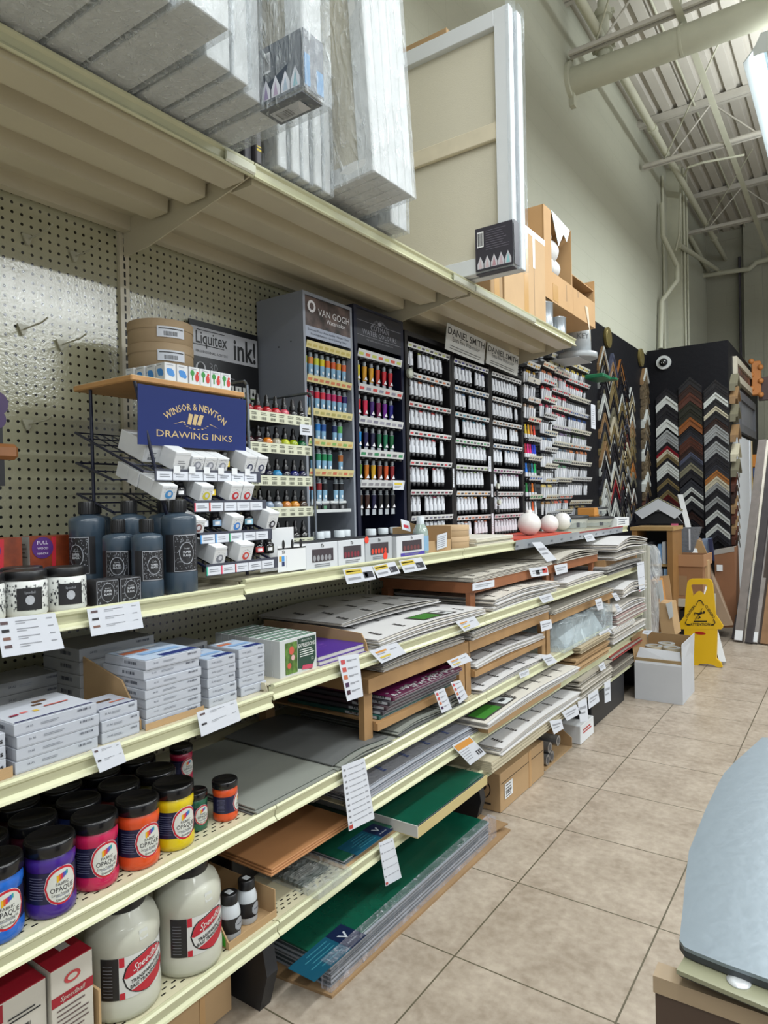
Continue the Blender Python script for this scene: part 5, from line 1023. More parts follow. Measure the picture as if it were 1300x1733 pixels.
for q in range(3):
    o = empty('crayon_box', (-1.268, .50, z3+.012+q*.0235)); tag(o, 'white box ending in bold black letters in a cardboard tray, %s' % ['lowest', 'middle', 'topmost'][q], 'box', 'lettered boxes at the near end'); b = MB().m(M_pbox); b.rbox(-.12, 0, 0, .102, 0, .023, .0008); b.build('box_body', o); b = MB().m(col('#141416')); b.push(FX(.0006, 0, 0)); b.text(['pastels es', 'pastels', 'pastels'][q][-9:], size=.010, x=.097, y=.005, align='r', lift=.0005, bold=.02); b.pop(); b.build('lettering', o)
b = MB().m(M_card); b.box(-1.40, -1.262, .48, .61, z3, z3+.012); b.box(-1.264, -1.2625, .48, .611, z3, z3+.02); tag(b.build('cardboard_tray'), 'low cardboard tray under the lettered boxes at the near end', 'tray')
b = MB().m(M_card); b.prism([(-1.60, .893, z3+.001), (-1.285, .893, z3+.001), (-1.285, .893, z3+.02), (-1.35, .893, z3+.10), (-1.60, .893, z3+.16)], (0, .004, 0)); b.box(-1.60, -1.28, .893, 1.06, z3, z3+.001) if False else None
b.box(-1.2695, -1.2675, .895, 1.055, z3, z3+.014); tag(b.build('slanted_tray'), 'slant-sided cardboard tray holding the pile of seven pastel boxes', 'tray')
# green cartons standing in a row, printed front
for q in range(9):
    o = empty('green_carton', (-1.272-q*.0285, 1.318, z3)); tag(o, 'green and white carton, %s of the standing row' % (['frontmost, with painted flowers', 'second', 'third', 'fourth', 'fifth', 'sixth', 'seventh', 'eighth', 'last'][q]), 'carton', 'green cartons standing in a row')
    b = MB().m(col('#b9bcbc')); b.rbox(-.028, 0, 0, .150, 0, .118, .001); b.m(col('#4a7a60')); b.push(frame((0, 0, .1184), (0, 1, 0), (-1, 0, 0))); b.rect(.002, .148, .004, .012); b.m(col('#26503c')); b.rect(.002, .148, .016, .021); b.pop(); b.build('carton_body', o)
    if q == 0:
        b = MB(); b.push(FX(.0006, 0, 0)); b.m(col('#1c3c30')); b.poly([(.07, .03, 0), (.125, .018, 0), (.145, .05, 0), (.145, .112, 0), (.07, .112, 0)]); b.m(mat('flower_print', '#4c6a2c', .5, var=.6, vscale=60)); b.rect(.020, .068, .022, .108, .0002); b.m(col('#b85040')); b.disc(.045, .085, .010, .012, .0005, 10); b.disc(.035, .045, .008, .008, .0005, 10); b.m(col('#c8a0a0')); b.disc(.05, .065, .007, .008, .0006, 10)
        b.m(col('#c9ccc8')); b.text('EXPRESSIONS', w=.068, size=.011, x=.107, y=.086, lift=.0008, bold=.01); b.text('HEAVY PACK', w=.045, x=.107, y=.102, lift=.0008); b.lines(.078, .14, (.078, .072, .066, .060), .0025, .0008); b.text('12', size=.008, x=.13, y=.045, lift=.0008); b.m(col('#b0405a')); b.poly([(.085, .024, .0005), (.13, .02, .0005), (.132, .032, .0005), (.09, .036, .0005)]); b.m(col('#44484c')); b.lines(.03, .09, (.010,), .004, .0006); b.pop(); b.build('printed_face', o)
# purple pads in a kraft tray
o = empty('cardboard_tray', (-1.262, 1.475, z3)); tag(o, 'kraft tray with a high torn side wall holding purple pads', 'tray'); b = MB().m(M_card); b.box(-.46, 0, 0, .235, 0, .006); b.box(-.002, 0, 0, .235, .006, .014); b.build('tray_floor', o)
b = MB().m(M_card); b.prism([(-.46, .232, .006), (-.002, .232, .006), (-.012, .232, .045), (-.03, .232, .072), (-.20, .232, .080), (-.46, .232, .080)], (0, .004, 0)); b.build('side_wall', o)
for q in range(3):
    b = MB().m(col('#b9b6b4')); b.box(-.40, -.004, .004, .222, 0, .010); b.m(mat('purple_cover', '#4a2a86', .4)); b.box(-.40, -.003, .003, .222, .010, .0125)
    if q == 2: b.push(FZ(-.10, .11, .0127)); b.m(col('#8a5ab0')); b.text('bristol pad', size=.012); b.lines(-.05, .05, (-.02,), .002); b.pop()
    tag(b.build('purple_pad', None, (-1.266-.004*q, 1.477, z3+.0065+q*.0127)), 'purple-covered pad in the kraft tray, %s' % ['lowest', 'middle', 'topmost'][q], 'paper pad', 'purple pads in a tray')
# wooden risers
M_pine = mat('pine', '#9a7850', .55, var=.12, vscale=9); M_pine2 = mat('red_pine', '#8a5636', .5, var=.12, vscale=9)
def riser(label, x0, x1, y0, y1, zb, zt, m=None, mids=(), legs=(0, 1), lw=.045):
    o = empty('wooden_riser', (x1, y0, zb)); tag(o, label, 'riser'); m = m or M_pine; L = y1-y0; D = x1-x0; H = zt-zb
    b = MB().m(m); b.box(-D, -.02, .0, L, H-.012, H); b.build('top_board', o)
    for yy, a, c in ((0, 0, .02), (L-.02, L-.02, L)): b = MB().m(m); b.box(-D+.02, -.02, a, c, H-.045, H-.0122); b.build('side_rail', o)
    b = MB().m(m); b.box(-.02, 0, 0, L, H-.042, H+.002); b.build('front_rail', o)
    for q in legs:
        for xx in (-.055, -D+.01):
            b = MB().m(m); ya = (.0, L-lw)[q]; b.box(xx+(.013 if xx > -.1 else 0), xx+.035, ya+.0005, ya+lw-.0005, .0005, H-.0455); b.build('leg', o)
    for mz in mids:
        b = MB().m(m); b.box(-D, -.008, lw+.001, L-lw-.001, mz-.006, mz); b.box(-.02, -.001, lw+.001, L-lw-.001, mz-.03, mz-.006); b.build('mid_shelf', o)
riser('reddish wooden riser under the counter, first bay of paper', -1.78, -1.300, 2.50, 3.385, z3b, .985, M_pine2)
riser('reddish wooden riser under the counter, farther one', -1.78, -1.300, 3.40, 4.12, z3b, .985, M_pine2)
riser('pale wooden riser over the magenta pads', -1.76, -1.262, 1.70, 2.368, z4, .768, M_pine, mids=(.078,))
riser('pale two-level wooden riser of watercolour sheets', -1.76, -1.262, 2.375, 3.215, z4, .768, M_pine, mids=(.100,))
# loose sheets of paper: bulging piles
M_sheet = mat('paper_sheet', '#c4bfb6', .7); M_sheetw = mat('paper_sheet_white', '#c9c8c8', .65); M_mark = mat('paper_mark', '#3a3634', .6)
def sheets(label, x0, x1, y0, y1, z, n=5, dz=.004, bulge=.012, m=None, green=None, marks=True, film=None, yaw=0, mcol=None, kind='stuff', name='paper_sheets', cat='paper sheets', group=None, over=.0, gw=1.0):
    b = MB(); NX, NY = 5, 10
    top = None
    for t in range(n):
        jx = random.uniform(-.012, .008)*(t > 0); jy = random.uniform(-.012, .012)*(t > 0)
        f = lambda u, v: (x0+(x1-x0)*u+jx, y0+(y1-y0)*v+jy, z+t*dz+bulge*(t+.4)/n*sin(pi*v)+over*(u**3)*.5*sin(pi*min(1, v*1.4)))
        vs = [f(i/NX, j/NY) for i in range(NX+1) for j in range(NY+1)]; k = len(vs); th = dz*.55
        mm = (m if not isinstance(m, list) else m[t % len(m)]) if m else (M_sheet if t % 2 else M_sheetw)
        b.m(mm); vs2 = [(a, c, d+th) for a, c, d in vs]; W = NY+1
        fs = [(i*W+j+k, (i+1)*W+j+k, (i+1)*W+j+1+k, i*W+j+1+k) for i in range(NX) for j in range(NY)] + [(i*W+j, i*W+j+1, (i+1)*W+j+1, (i+1)*W+j) for i in range(NX) for j in range(NY)]
        fs += [(NX*W+j, NX*W+j+1, NX*W+j+1+k, NX*W+j+k) for j in range(NY)] + [(j+1, j, j+k, j+1+k) for j in range(NY)] + [(i*W, (i+1)*W, (i+1)*W+k, i*W+k) for i in range(NX)] + [((i+1)*W+NY, i*W+NY, i*W+NY+k, (i+1)*W+NY+k) for i in range(NX)]
        b.add(vs2[:0]+vs+vs2, fs); F = lambda u, v: tuple(Vector(f(u, v))+Vector((0, 0, th+.0012)))
    def patch(c, u0, u1, v0, v1, e=0): 
        b.m(c); N = 4; vs = [tuple(Vector(F(u, v0+(v1-v0)*i/N))+Vector((0, 0, e))) for i in range(N+1) for u in (u0, u1)]; b.add(vs, [(2*i, 2*i+1, 2*i+3, 2*i+2) for i in range(N)])
    LY = (y1-y0); LX = (x1-x0)
    if marks:
        for i in range(3):
            for j in range(int(LY/.14)+1):
                v = (j+.35+.3*(i % 2))*.14/LY; u = .95-i*.26
                if v < .93:
                    for s_ in range(5): patch(mcol or M_mark, u-(.012*s_+.009)/LX, u-.012*s_/LX, v+.003*s_/LY, v+(.017+.003*s_-.004*(s_ % 2))/LY)
    if green is not None:
        v = green; a = gw*.14/LY; patch(M_mark, .80, .97, v, v+a*1.7, .0004); patch(mat('label_green', '#3a7a2c', .4), .815, .955, v+a*.08, v+a*.95, .0008); patch(col('#c9cccc'), .82, .955, v+a*1.15, v+a*1.6, .0008)
        patch(col('#3a3c3e'), .87, .91, v+a*1.25, v+a*1.5, .0012)
    if film: 
        s = wrap_mat(film)
    o = b.build(name); o['stuff_pile'] = 1; del o['stuff_pile']
    return tag(o, label, cat, group, kind)
sheets('pile of large white sheets with green label, nearest on the shelf under the counter', -1.76, -1.238, 1.722, 2.46, z3b, 7, .0055, .010, green=.42, over=.006)
sheets('loose bulging sheets at the back beside the kraft tray', -1.79, -1.40, 1.76, 2.40, z3b+.056, 3, .004, .02)
sheets('sheets lying under the first reddish riser', -1.75, -1.243, 2.57, 3.30, z3b, 8, .007, .012, over=.01)
sheets('sheets on top of the first reddish riser', -1.76, -1.296, 2.50, 3.38, .9875, 5, .004, .008, marks=True, m=[mat('mottled_sheet', '#bdb8ae', .6, var=.12, vscale=30)])
sheets('sheets lying under the farther reddish riser', -1.75, -1.243, 3.45, 4.08, z3b, 5, .006, .010, marks=False)
sheets('crumpled film-wrapped sheets on top of the farther reddish riser', -1.76, -1.290, 3.42, 4.10, .9875, 4, .006, .03, m=[mat('mottled_sheet', '#bdb8ae', .6, var=.12, vscale=30)], marks=False)
sheets('film-wrapped white packs high in the last bay under the counter', -1.74, -1.19, 4.16, 4.86, 1.00, 5, .009, .035, marks=False, over=.02)
sheets('second level of white packs high in the last bay', -1.74, -1.20, 4.16, 4.86, .945, 4, .007, .012, marks=False)
sheets('grey-edged pads on the third shelf in the last bay', -1.74, -1.23, 4.10, 4.88, z3b, 7, .007, .01, marks=False, m=[col('#a9a8a6'), col('#6a6866'), col('#b9b7b3')])
riser('small wooden riser under the white packs in the last bay', -1.76, -1.262, 4.145, 4.88, z3b+.06, .9445, M_pine)
# bay with magenta pads
sheets('bulging sheets on the pale riser over the magenta pads', -1.74, -1.275, 1.80, 2.355, .7705, 5, .004, .012, green=.02, gw=.8)
for q in range(5):
    b = MB().m(col(['#1c4a44', '#3c3a40', '#45343c', '#3c3a40', '#54203c'][q])); b.rbox(-.40, 0, 0, .47, 0, .0125, .001); b.m(col('#8a8a8e')); b.box(.0002, .0008, .01, .468, .002, .0035); b.box(.0002, .0008, .01, .468, .009, .0105); b.m(col('#b9bbc0')); b.push(FY(-.20, -.0006, .0)); b.rect(.06, .19, .002, .0105); b.m(col('#2a2a2e')); b.barcode(.08, .17, .005, .012); b.pop()
    if q == 4:
        b.m(mat('magenta_cover', '#6a1c4c', .35)); b.box(-.40, -.03, .0, .47, .0125, .0135); b.m(col('#a9a6a8')); rnd = random.Random(3)
        for t in range(90): yy = rnd.uniform(.01, .45); xx = rnd.uniform(-.05, -.008); b.box(xx, xx+.008, yy, yy+.010, .0126+.0008, .0148)
    o = b.build('drawing_pad', None, (-1.246-.010*(4-q)*.6, 1.765+.012*q, .6235+q*.0130)); tag(o, ['lowest', 'second', 'middle', 'fourth', 'topmost, magenta-covered'][q]+' pad of the dark-edged pile on the pale riser shelf', 'paper pad', 'dark-edged pads on the riser shelf')
M_grey = mat('grey_foam_board', '#83867f', .55); M_gedge = mat('grey_board_edge', '#5f6160', .6)
sheets('grey boards beside the paint jars, front pile', -1.70, -1.243, 1.185, 1.50, z4, 3, .006, .0, m=[M_gedge, M_grey, M_grey], marks=False, name='grey_boards', cat='boards')
sheets('grey boards, slightly curled pile beyond the jars', -1.70, -1.243, 1.515, 1.80, z4, 4, .006, .010, m=[M_gedge, M_grey, M_grey], marks=False, over=.01, name='grey_boards', cat='boards')
sheets('grey boards under the magenta pads', -1.68, -1.245, 1.84, 2.12, z4, 4, .005, .008, m=[M_grey, M_gedge, M_grey], marks=False, over=.006, name='grey_boards', cat='boards')
sheets('short curled grey boards near the hanging swatch cards', -1.68, -1.245, 2.13, 2.31, z4, 5, .006, .016, m=[M_grey, M_gedge, M_grey], marks=False, over=.006, name='grey_boards', cat='boards')
# bay with two-level riser
sheets('sheets with black label on top of the two-level riser', -1.74, -1.255, 2.39, 3.21, .7705, 7, .0045, .010, green=.02, over=.004)
sheets('sheets on the middle level of the two-level riser', -1.72, -1.262, 2.435, 3.16, .6465, 5, .004, .010, over=.012)
sheets('sheets with black and white label under the two-level riser', -1.70, -1.245, 2.435, 3.16, z4, 5, .004, .010, over=.006)
sheets('layered sheets beside the two-level riser', -1.72, -1.25, 3.25, 4.28, .745, 5, .004, .006, marks=False, m=[mat('mottled_sheet', '#bdb8ae', .6, var=.12, vscale=30)])
riser('long pale wooden riser past the two-level one', -1.76, -1.262, 3.235, 4.30, z4, .742, M_pine)
b = MB().m(wrap_mat('bag_crinkle', .42, '#cfdbe0', .10, 14, 1.0)); crinkle(b, -1.66, -1.215, 3.30, 4.12, z4+.002, z4+.14, .06, .022); tag(b.build('bubble_bag'), 'large crinkled clear plastic bag bulging out of the fourth shelf', 'plastic bag')
b = MB().m(col('#a3aeb2')); b.hexa([(-1.62, 3.37, z4), (-1.25, 3.42, z4), (-1.25, 4.05, z4), (-1.62, 4.07, z4), (-1.62, 3.37, z4+.12), (-1.30, 3.45, z4+.045), (-1.30, 4.02, z4+.10), (-1.62, 4.07, z4+.12)]); b.m(col('#1c2022')); b.push(FX(-1.2145, 3.98, z4+.06)); b.poly([(-.06, -.03, 0), (-.05, -.03, 0), (.01, .05, 0)]); b.pop(); tag(b.build('wrapped_pack'), 'pale blue pack inside the crinkled plastic bag', 'pack')
sheets('wavy white sheets on the long riser past the crinkled bag', -1.72, -1.20, 4.32, 4.88, .70, 7, .008, .02, marks=False, over=.02)
sheets('curled white sheets low beside the crinkled bag', -1.72, -1.215, 4.16, 4.88, z4+.06, 4, .008, .03, marks=False)
sheets('red-printed packs on the fourth shelf of the last bay', -1.72, -1.20, 4.18, 4.88, z4, 5, .010, .008, marks=False, m=[col('#a8908c'), col('#b9b4ae')])
# extra shelf: bubble film with blue lettering
sheets('pile of clear-wrapped sheets with slanting blue printed lines', -1.66, -1.250, 1.62, 2.40, zx, 7, .005, .008, m=[mat('wrapped_grey', '#94959c', .25, bump=.3, bscale=60), mat('wrapped_grey2', '#a9adb6', .2, bump=.3, bscale=60)], mcol=mat('film_print', '#4a5a8a', .4), cat='wrapped sheets')
shelf(3, XS, zx)
sheets('white sheets with long green and black label on the fifth shelf', -1.72, -1.185, 2.36, 3.42, zx+.03, 6, .0045, .014, green=.02, over=.010, gw=1.3)
b = MB().m(M_card); b.box(-1.7, -1.20, 2.40, 3.2, zx+.0, zx+.028); tag(b.build('flat_cardboard'), 'flat cardboard under the green-labelled sheets', 'cardboard')
sheets('brown paper-topped sheets with curled edge on the sixth shelf', -1.72, -1.19, 2.50, 3.45, z5+.045, 5, .006, .014, over=.008)
b = MB().m(mat('board_stack', '#b3aa92', .7)); 
for t in range(6): b.box(-1.7, -1.195-.004*(t % 2), 2.42, 3.45, z5+t*.0072, z5+t*.0072+.0062)
tag(b.build('board_pile'), 'squared pile of thick cream boards under the curled sheets', 'boards', kind='stuff')
for (lb, y0, y1, z, n, dz, mm, xx) in [('newsprint pads with brown top, fifth shelf in the last bays', 3.50, 4.02, zx+.10, 5, .007, [mat('newsprint', '#a89a80', .7)], -1.20), ('brown cardboard tray of pads on the fifth shelf', 3.46, 4.05, zx+.002, 4, .02, [M_card], -1.22),
     ('red-printed white pads in the last bay', 4.08, 4.55, zx+.10, 6, .007, [M_sheet, M_sheetw], -1.20), ('white pads under the red-printed ones', 4.10, 4.85, zx+.04, 6, .008, [M_sheetw, M_sheet], -1.205), ('red card sheets low in the last bay', 4.10, 4.80, z5+.10, 3, .01, [col('#8a2826'), col('#8a8078')], -1.215),
     ('stacked magazines-like pads on the sixth shelf', 3.50, 4.05, z5+.05, 9, .008, [col('#9a9488'), col('#c0bab0')], -1.205), ('flat grey boards on the lowest shelf of the last bay', 4.1, 4.85, z5, 6, .008, [col('#8a8478'), col('#6a655c')], -1.215), ('drawing boards on the lowest shelf past the cream boards', 3.48, 4.06, z5, 5, .008, [col('#a09a8c'), M_sheet], -1.21)]:
    sheets(lb, -1.70, xx, y0, y1, z, n, dz, .004, m=mm, marks=False)
shelf(4, XS, zx-.003); 
b = MB().m(col('#a8322c')); 
for (xx, yy, zz, rot) in [(-1.27, 4.36, zx+.146, 0), (-1.28, 4.75, z4+.056, 0)]: b.push(FZ(xx, yy, zz)); b.text('ART', size=.035, lift=.001, bold=.03); b.pop()
tag(b.build('red_lettering'), 'red lettering printed on the topmost pads of the last bay', 'print')

# ---- paint jars (fourth shelf, near bay)
M_lid = mat('black_lid', '#131315', .22)
def opaque_jar(x, y, c, label, s=1.0, a=-.35, lab=True, z=None, group='fabric screen printing inks'):
    o = empty('paint_jar', (x, y, z or z4), (0, 0, .32)); tag(o, label, 'paint jar', group); rr = .0455*s; H = .150*s
    b = MB().m(mat('ink_'+c.lstrip('#')+'_jar', c, .3, coat=.3)); b.lathe([(rr*.86, 0), (rr*.97, .004*s), (rr, .012*s), (rr, .024*s), (rr*.965, .030*s), (rr*.965, .092*s), (rr, .098*s), (rr*1.0, .108*s), (rr*.94, .114*s), (rr*.90, .118*s)], n=36); b.build('jar_body', o)
    if lab:
        R = rr*.965; b = MB().m(mat('jar_navy', '#1a1a38', .35)); b.arc(R, .031*s, .090*s, -2.4, 1.2, n=24, off=.0006)
        b.m(col('#5a5c78'))
        for t in range(9): b.arc(R, (.040+.005*t)*s, (.0415+.005*t)*s, -1.75, -1.05+random.uniform(-.1, 0), off=.0012, n=3)
        def ell(kx, kz, c2, off, zc=.060):
            b.m(c2); RR = R+off; b.poly([(RR*cos(a+kx*cos(t*pi/14)), RR*sin(a+kx*cos(t*pi/14)), (zc+kz*sin(t*pi/14))*s) for t in range(28)])
        # ellipse ring on the curved face, built as narrow strips
        def disc(kx, kz, c2, off, zc=.060):
            b.m(c2); RR = R+off; N = 14
            for t in range(N):
                a0 = a-kx+2*kx*t/N; a1 = a-kx+2*kx*(t+1)/N; h0 = kz*math.sqrt(max(0, 1-((a0-a)/kx)**2)); h1 = kz*math.sqrt(max(0, 1-((a1-a)/kx)**2))
                b.add([(RR*cos(a0), RR*sin(a0), (zc-h0)*s), (RR*cos(a1), RR*sin(a1), (zc-h1)*s), (RR*cos(a1), RR*sin(a1), (zc+h1)*s), (RR*cos(a0), RR*sin(a0), (zc+h0)*s)], [(0, 1, 2, 3)])
        disc(.74, .037, col('#c8ccd0'), .0010); disc(.72, .036, col('#b01c2c'), .0014); disc(.64, .0315, col('#c2c3bb'), .0018)
        for t, cc in enumerate(['#c8a01c', '#c8601c', '#b82840', '#5a3c8a', '#2a5aa8', '#2a8a8a']):
            b.m(col(cc)); a0 = a-.24+.08*t; b.arc(R, (.068+.002*t)*s, (.081+.001*t)*s, a0, a0+.08, off=.0022, n=1)
        b.m(col('#1a1a20')); b.textcyl('FABRIC', .0058*s, R+.0012, a, .0615*s); b.textcyl('OPAQUE', .0095*s, R+.0012, a, .0500*s, w=.046*s, bold=.0); b.textcyl('Screen Printing Ink', .0052*s, R+.0012, a, .0425*s, w=.042*s); b.textcyl('Speedball', .005*s, R+.0012, a, .0325*s, shear=.3)
        b.m(col('#8a8d94')); b.arc(R, .040*s, .042*s, a-.3, a+.3, off=.002); disc(.13, .0075, col('#9a9ca0'), .0024, .062) if False else None
        b.build('wrap_label', o)
    b = MB().m(M_lid); b.lathe([(rr*.98, .117*s), (rr*1.03, .119*s), (rr*1.03, .138*s), (rr*.98, .1425*s), (rr*.90, .1425*s), (rr*.88, .140*s), (rr*.02, .140*s)], n=36, cap=False); b.build('lid', o)
for (x, y, c, lb) in [(-1.305, .595, '#1a5ab0', 'blue paint jar at the cut-off near end of the front row'), (-1.300, .695, '#3a1c78', 'purple paint jar in the front row'), (-1.312, .797, '#b01848', 'magenta paint jar in the front row'), (-1.305, .895, '#c8481c', 'large orange paint jar in the front row'), (-1.305, .990, '#c8b00c', 'yellow paint jar in the front row')]: opaque_jar(x, y, c, lb)
opaque_jar(-1.325, 1.068, '#0f5038', 'small dark green paint jar beside the yellow one', .64); 
opaque_jar(-1.305, 1.145, '#c84a1c', 'small orange paint jar at the end of the row by the grey boards', .68, a=.35)
opaque_jar(-1.405, 1.085, '#1c1c24', 'small dark paint jar behind the small green and orange ones', .66)
opaque_jar(-1.44, 1.12, '#a0183c', 'magenta paint jar set back and raised behind the small jars', .62, a=-.3, z=z4+.075)
b = MB().m(col('#19181a')); b.rbox(-1.52, -1.40, 1.125-.03, 1.165, z4, z4+.074, .004) if False else b.lathe([(.03, 0), (.03, .07), (.028, .0745)], (-1.44, 1.12, z4), 20); tag(b.build('dark_canister'), 'dark lid-up canister supporting the raised magenta jar', 'canister')
for k, xx in enumerate((-1.41, -1.515, -1.62)):
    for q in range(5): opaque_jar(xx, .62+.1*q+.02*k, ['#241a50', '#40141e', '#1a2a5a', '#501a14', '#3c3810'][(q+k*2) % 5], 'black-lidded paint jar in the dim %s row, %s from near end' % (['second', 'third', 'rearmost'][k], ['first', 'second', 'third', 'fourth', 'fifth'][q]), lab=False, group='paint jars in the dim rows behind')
# ---- big jugs etc. on the lowest shelf
def big_jug(x, y, label):
    o = empty('base_jug', (x, y, z5), (0, 0, .25)); tag(o, label, 'jug', 'big jugs of transparent base'); rr = .0785
    b = MB().m(mat('milky_plastic', '#b4b4a6', .35, coat=.2)); b.lathe([(rr*.86, 0), (rr*.97, .005), (rr, .016), (rr, .040), (rr*.97, .048), (rr*.97, .140), (rr, .150), (rr*.99, .172), (rr*.88, .195), (rr*.62, .212), (rr*.60, .216)], n=44); b.build('jug_body', o)
    R = rr*.97; b = MB(); b.m(mat('label_black', '#19181b', .35)); b.arc(R, .050, .138, -1.45, -.95, n=8); b.m(col('#c4c4c0')); b.arc(R, .050, .138, -.95, .95, n=20); b.m(col('#6a6a70'))
    for t in range(10): b.arc(R, .058+.007*t, .0595+.007*t, -1.38, -1.12, off=.0012, n=2)
    a = -.12
    def disc(kx, kz, c2, off, lo=-1, hi=1, zc=.094):
        b.m(c2); RR = R+off; N = 18
        for t in range(N):
            a0 = a-kx+2*kx*t/N; a1 = a-kx+2*kx*(t+1)/N; h0 = kz*math.sqrt(max(0, 1-((a0-a)/kx)**2)); h1 = kz*math.sqrt(max(0, 1-((a1-a)/kx)**2)); s0 = .016*(a0-a)/kx; s1 = .016*(a1-a)/kx
            l0, u0, l1, u1 = max(-h0, lo*kz+s0), min(h0, hi*kz+s0), max(-h1, lo*kz+s1), min(h1, hi*kz+s1)
            if u0 <= l0 and u1 <= l1: continue
            b.add([(RR*cos(a0), RR*sin(a0), zc+min(l0, u0)), (RR*cos(a1), RR*sin(a1), zc+min(l1, u1)), (RR*cos(a1), RR*sin(a1), zc+u1), (RR*cos(a0), RR*sin(a0), zc+u0)], [(0, 1, 2, 3)])
    b.m(col('#b01c2c')); b.arc(R, .118, .138, -.94, -.80, off=.0012, n=1); b.arc(R, .050, .064, -.94, -.80, off=.0012, n=1); b.arc(R, .118, .138, .66, .95, off=.0012, n=2); b.arc(R, .050, .064, .66, .95, off=.0012, n=2)
    disc(.74, .0435, col('#19181b'), .0012); disc(.70, .0415, col('#c4c4c0'), .0016); disc(.70, .0415, col('#a8202e'), .0020, lo=.30); disc(.70, .0415, col('#a8202e'), .0020, hi=-.42)
    b.m(col('#d0d0cc')); b.textcyl('Speedball', .0145, R+.0016, a, .1125, w=.072, shear=.3, rise=.25); b.m(col('#19181b')); b.textcyl('TRANSPARENT BASE', .0078, R+.0016, a, .0895, w=.082, bold=.02, rise=.25); b.textcyl('BASE TRANSPARENTE', .0078, R+.0016, a, .079, w=.086, bold=.02, rise=.25)
    b.textcyl('SCREEN PRINTING', .004, R+.0016, a, .1035, rise=.25); b.build('wrap_label', o)
    b = MB().m(M_jcap); b.lathe([(rr*.62, .215), (rr*.64, .218), (rr*.64, .238), (rr*.58, .243)], n=30); b.build('screw_cap', o)
    b = MB().m(col('#b9bbb6')); b.push(Matrix.Rotation(-.25, 4, 'Z')); b.poly([(rr*.985+.001, -.010, .162), (rr*.985+.001, .010, .162), (rr*.93+.002, .010, .182), (rr*.93+.002, -.010, .182)]); b.pop(); b.build('price_sticker', o)
big_jug(-1.335, .870, 'milky jug of transparent base in front of the brown carton wall'); big_jug(-1.325, 1.038, 'milky jug of transparent base next to the small white bottles')
b = MB().m(M_card); b.box(-1.56, -1.27, .770, .775, z5, z5+.105); b.box(-1.56, -1.4, .775, .95, z5, z5+.001); tag(b.build('cardboard_divider'), 'cardboard carton wall standing left of the first milky jug', 'cardboard')
o = empty('cardboard_tray', (-1.262, 1.108, z5)); tag(o, 'small cardboard tray with a green corner holding two white bottles', 'tray'); b = MB().m(M_card); b.box(-.26, 0, 0, .165, 0, .004); b.box(-.003, 0, 0, .165, .004, .018); b.prism([(-.26, 0, .004), (-.003, 0, .004), (-.003, 0, .018), (-.05, 0, .075), (-.26, 0, .10)], (0, .003, 0)); b.box(-.26, -.003, .162, .165, .004, .07); b.build('tray_body', o)
b = MB().m(mat('green_print', '#3c9a2c', .5)); b.prism([(-.052, -.0006, .004), (-.012, -.0006, .004), (-.012, -.0006, .022), (-.052, -.0006, .07)], (0, .0005, 0)); b.build('green_corner', o)
for q, (x, y) in enumerate([(-1.300, 1.146), (-1.312, 1.215)]):
    o = round_bottle((x, y, z5+.0045), ['small white bottle with black cap and oval label, nearer the jug', 'small white bottle with black cap, farther from the jug'][q], rr=.027, hh=.085, nk=.72, m=col('#b9bec2', .3), cm=M_jcap, cr=.80, ch=.024, cat='bottle', group='small white bottles in the tray')
    R = .027; b = MB().m(mat('label_black', '#19181b', .35)); b.arc(R, .018, .055, -2.2, .9, n=14, off=.001); b.m(col('#8f9298')); a = .25
    for t in range(10): a0 = a-.5+t*.1; h = .016*math.sqrt(max(0.02, 1-((t-4.5)/5)**2)); b.arc(R, .037-h, .037+h, a0, a0+.1, off=.0016, n=1)
    b.m(col('#3a3a40')); b.arc(R, .036, .038, a-.3, a+.3, off=.002); b.build('oval_label', o); b = MB().m(col('#b9bec2')); b.box(-.009, .009, -.008, .008, .1091, .1096); b.build('price_sticker', o)
# red and white kit boxes
def kit(y0, y1, h, x1, label, logo):
    o = empty('kit_box', (x1, y0, z5)); tag(o, label, 'box', 'red and white kit boxes'); L = y1-y0; b = MB().m(mat('kit_white', '#b4afa4', .4)); b.rbox(-.24, 0, 0, L, 0, h-.002, .001); b.m(mat('kit_red', '#8a1424', .35)); b.box(-.239, -.0005, .0005, L-.0005, h-.002, h); b.build('box_body', o)
    b = MB(); b.push(FX(.0006, 0, 0)); b.m(mat('kit_red', '#8a1424', .35))
    if logo:
        b.rect(0, L, h*.62, h*.72, 0); b.m(col('#a83a3c')); b.disc(L*.5, h*.84, L*.20, h*.055, .0004, 14); b.m(mat('kit_white', '#b4afa4', .4)); b.disc(L*.5, h*.84, L*.12, h*.03, .0008, 12); b.text('Speedball', w=L*.6, x=L*.5, y=h*.65, lift=.0008, shear=.3); b.m(col('#5a4a48')); b.lines(L*.12, L*.88, [h*(.56-.05*t) for t in range(7)], .003, .0005)
    else:
        b.poly([(0, h*.80, 0), (L*.62, h*.80, 0), (L*.62, h*.98, 0), (0, h*.98, 0)]); b.m(mat('kit_white', '#b4afa4', .4)); b.text('Speedball', w=L*.5, x=L*.3, y=h*.86, lift=.0008, shear=.3); b.m(col('#20507a')); b.rect(0, L*.5, 0, h*.45, .0003); b.m(col('#232325')); b.barcode(L*.68, L*.86, h*.40, h*.66); b.lines(L*.66, L*.95, (h*.74, h*.78, h*.30, h*.34), .003, .0005); b.m(col('#9a9a9c')); b.rect(L*.05, L*.3, h*.5, h*.7, .0003)
    b.pop(); b.m(col('#b9b4b0')); b.box(-.07, -.045, L*.5, L*.5+.022, h, h+.0005); b.build('printed_face', o)
kit(.46, .672, .185, -1.285, 'red-topped kit box with blue panel at the bottom corner', False); kit(.676, .762, .195, -1.275, 'narrow red-banded kit box with hand emblem', True)
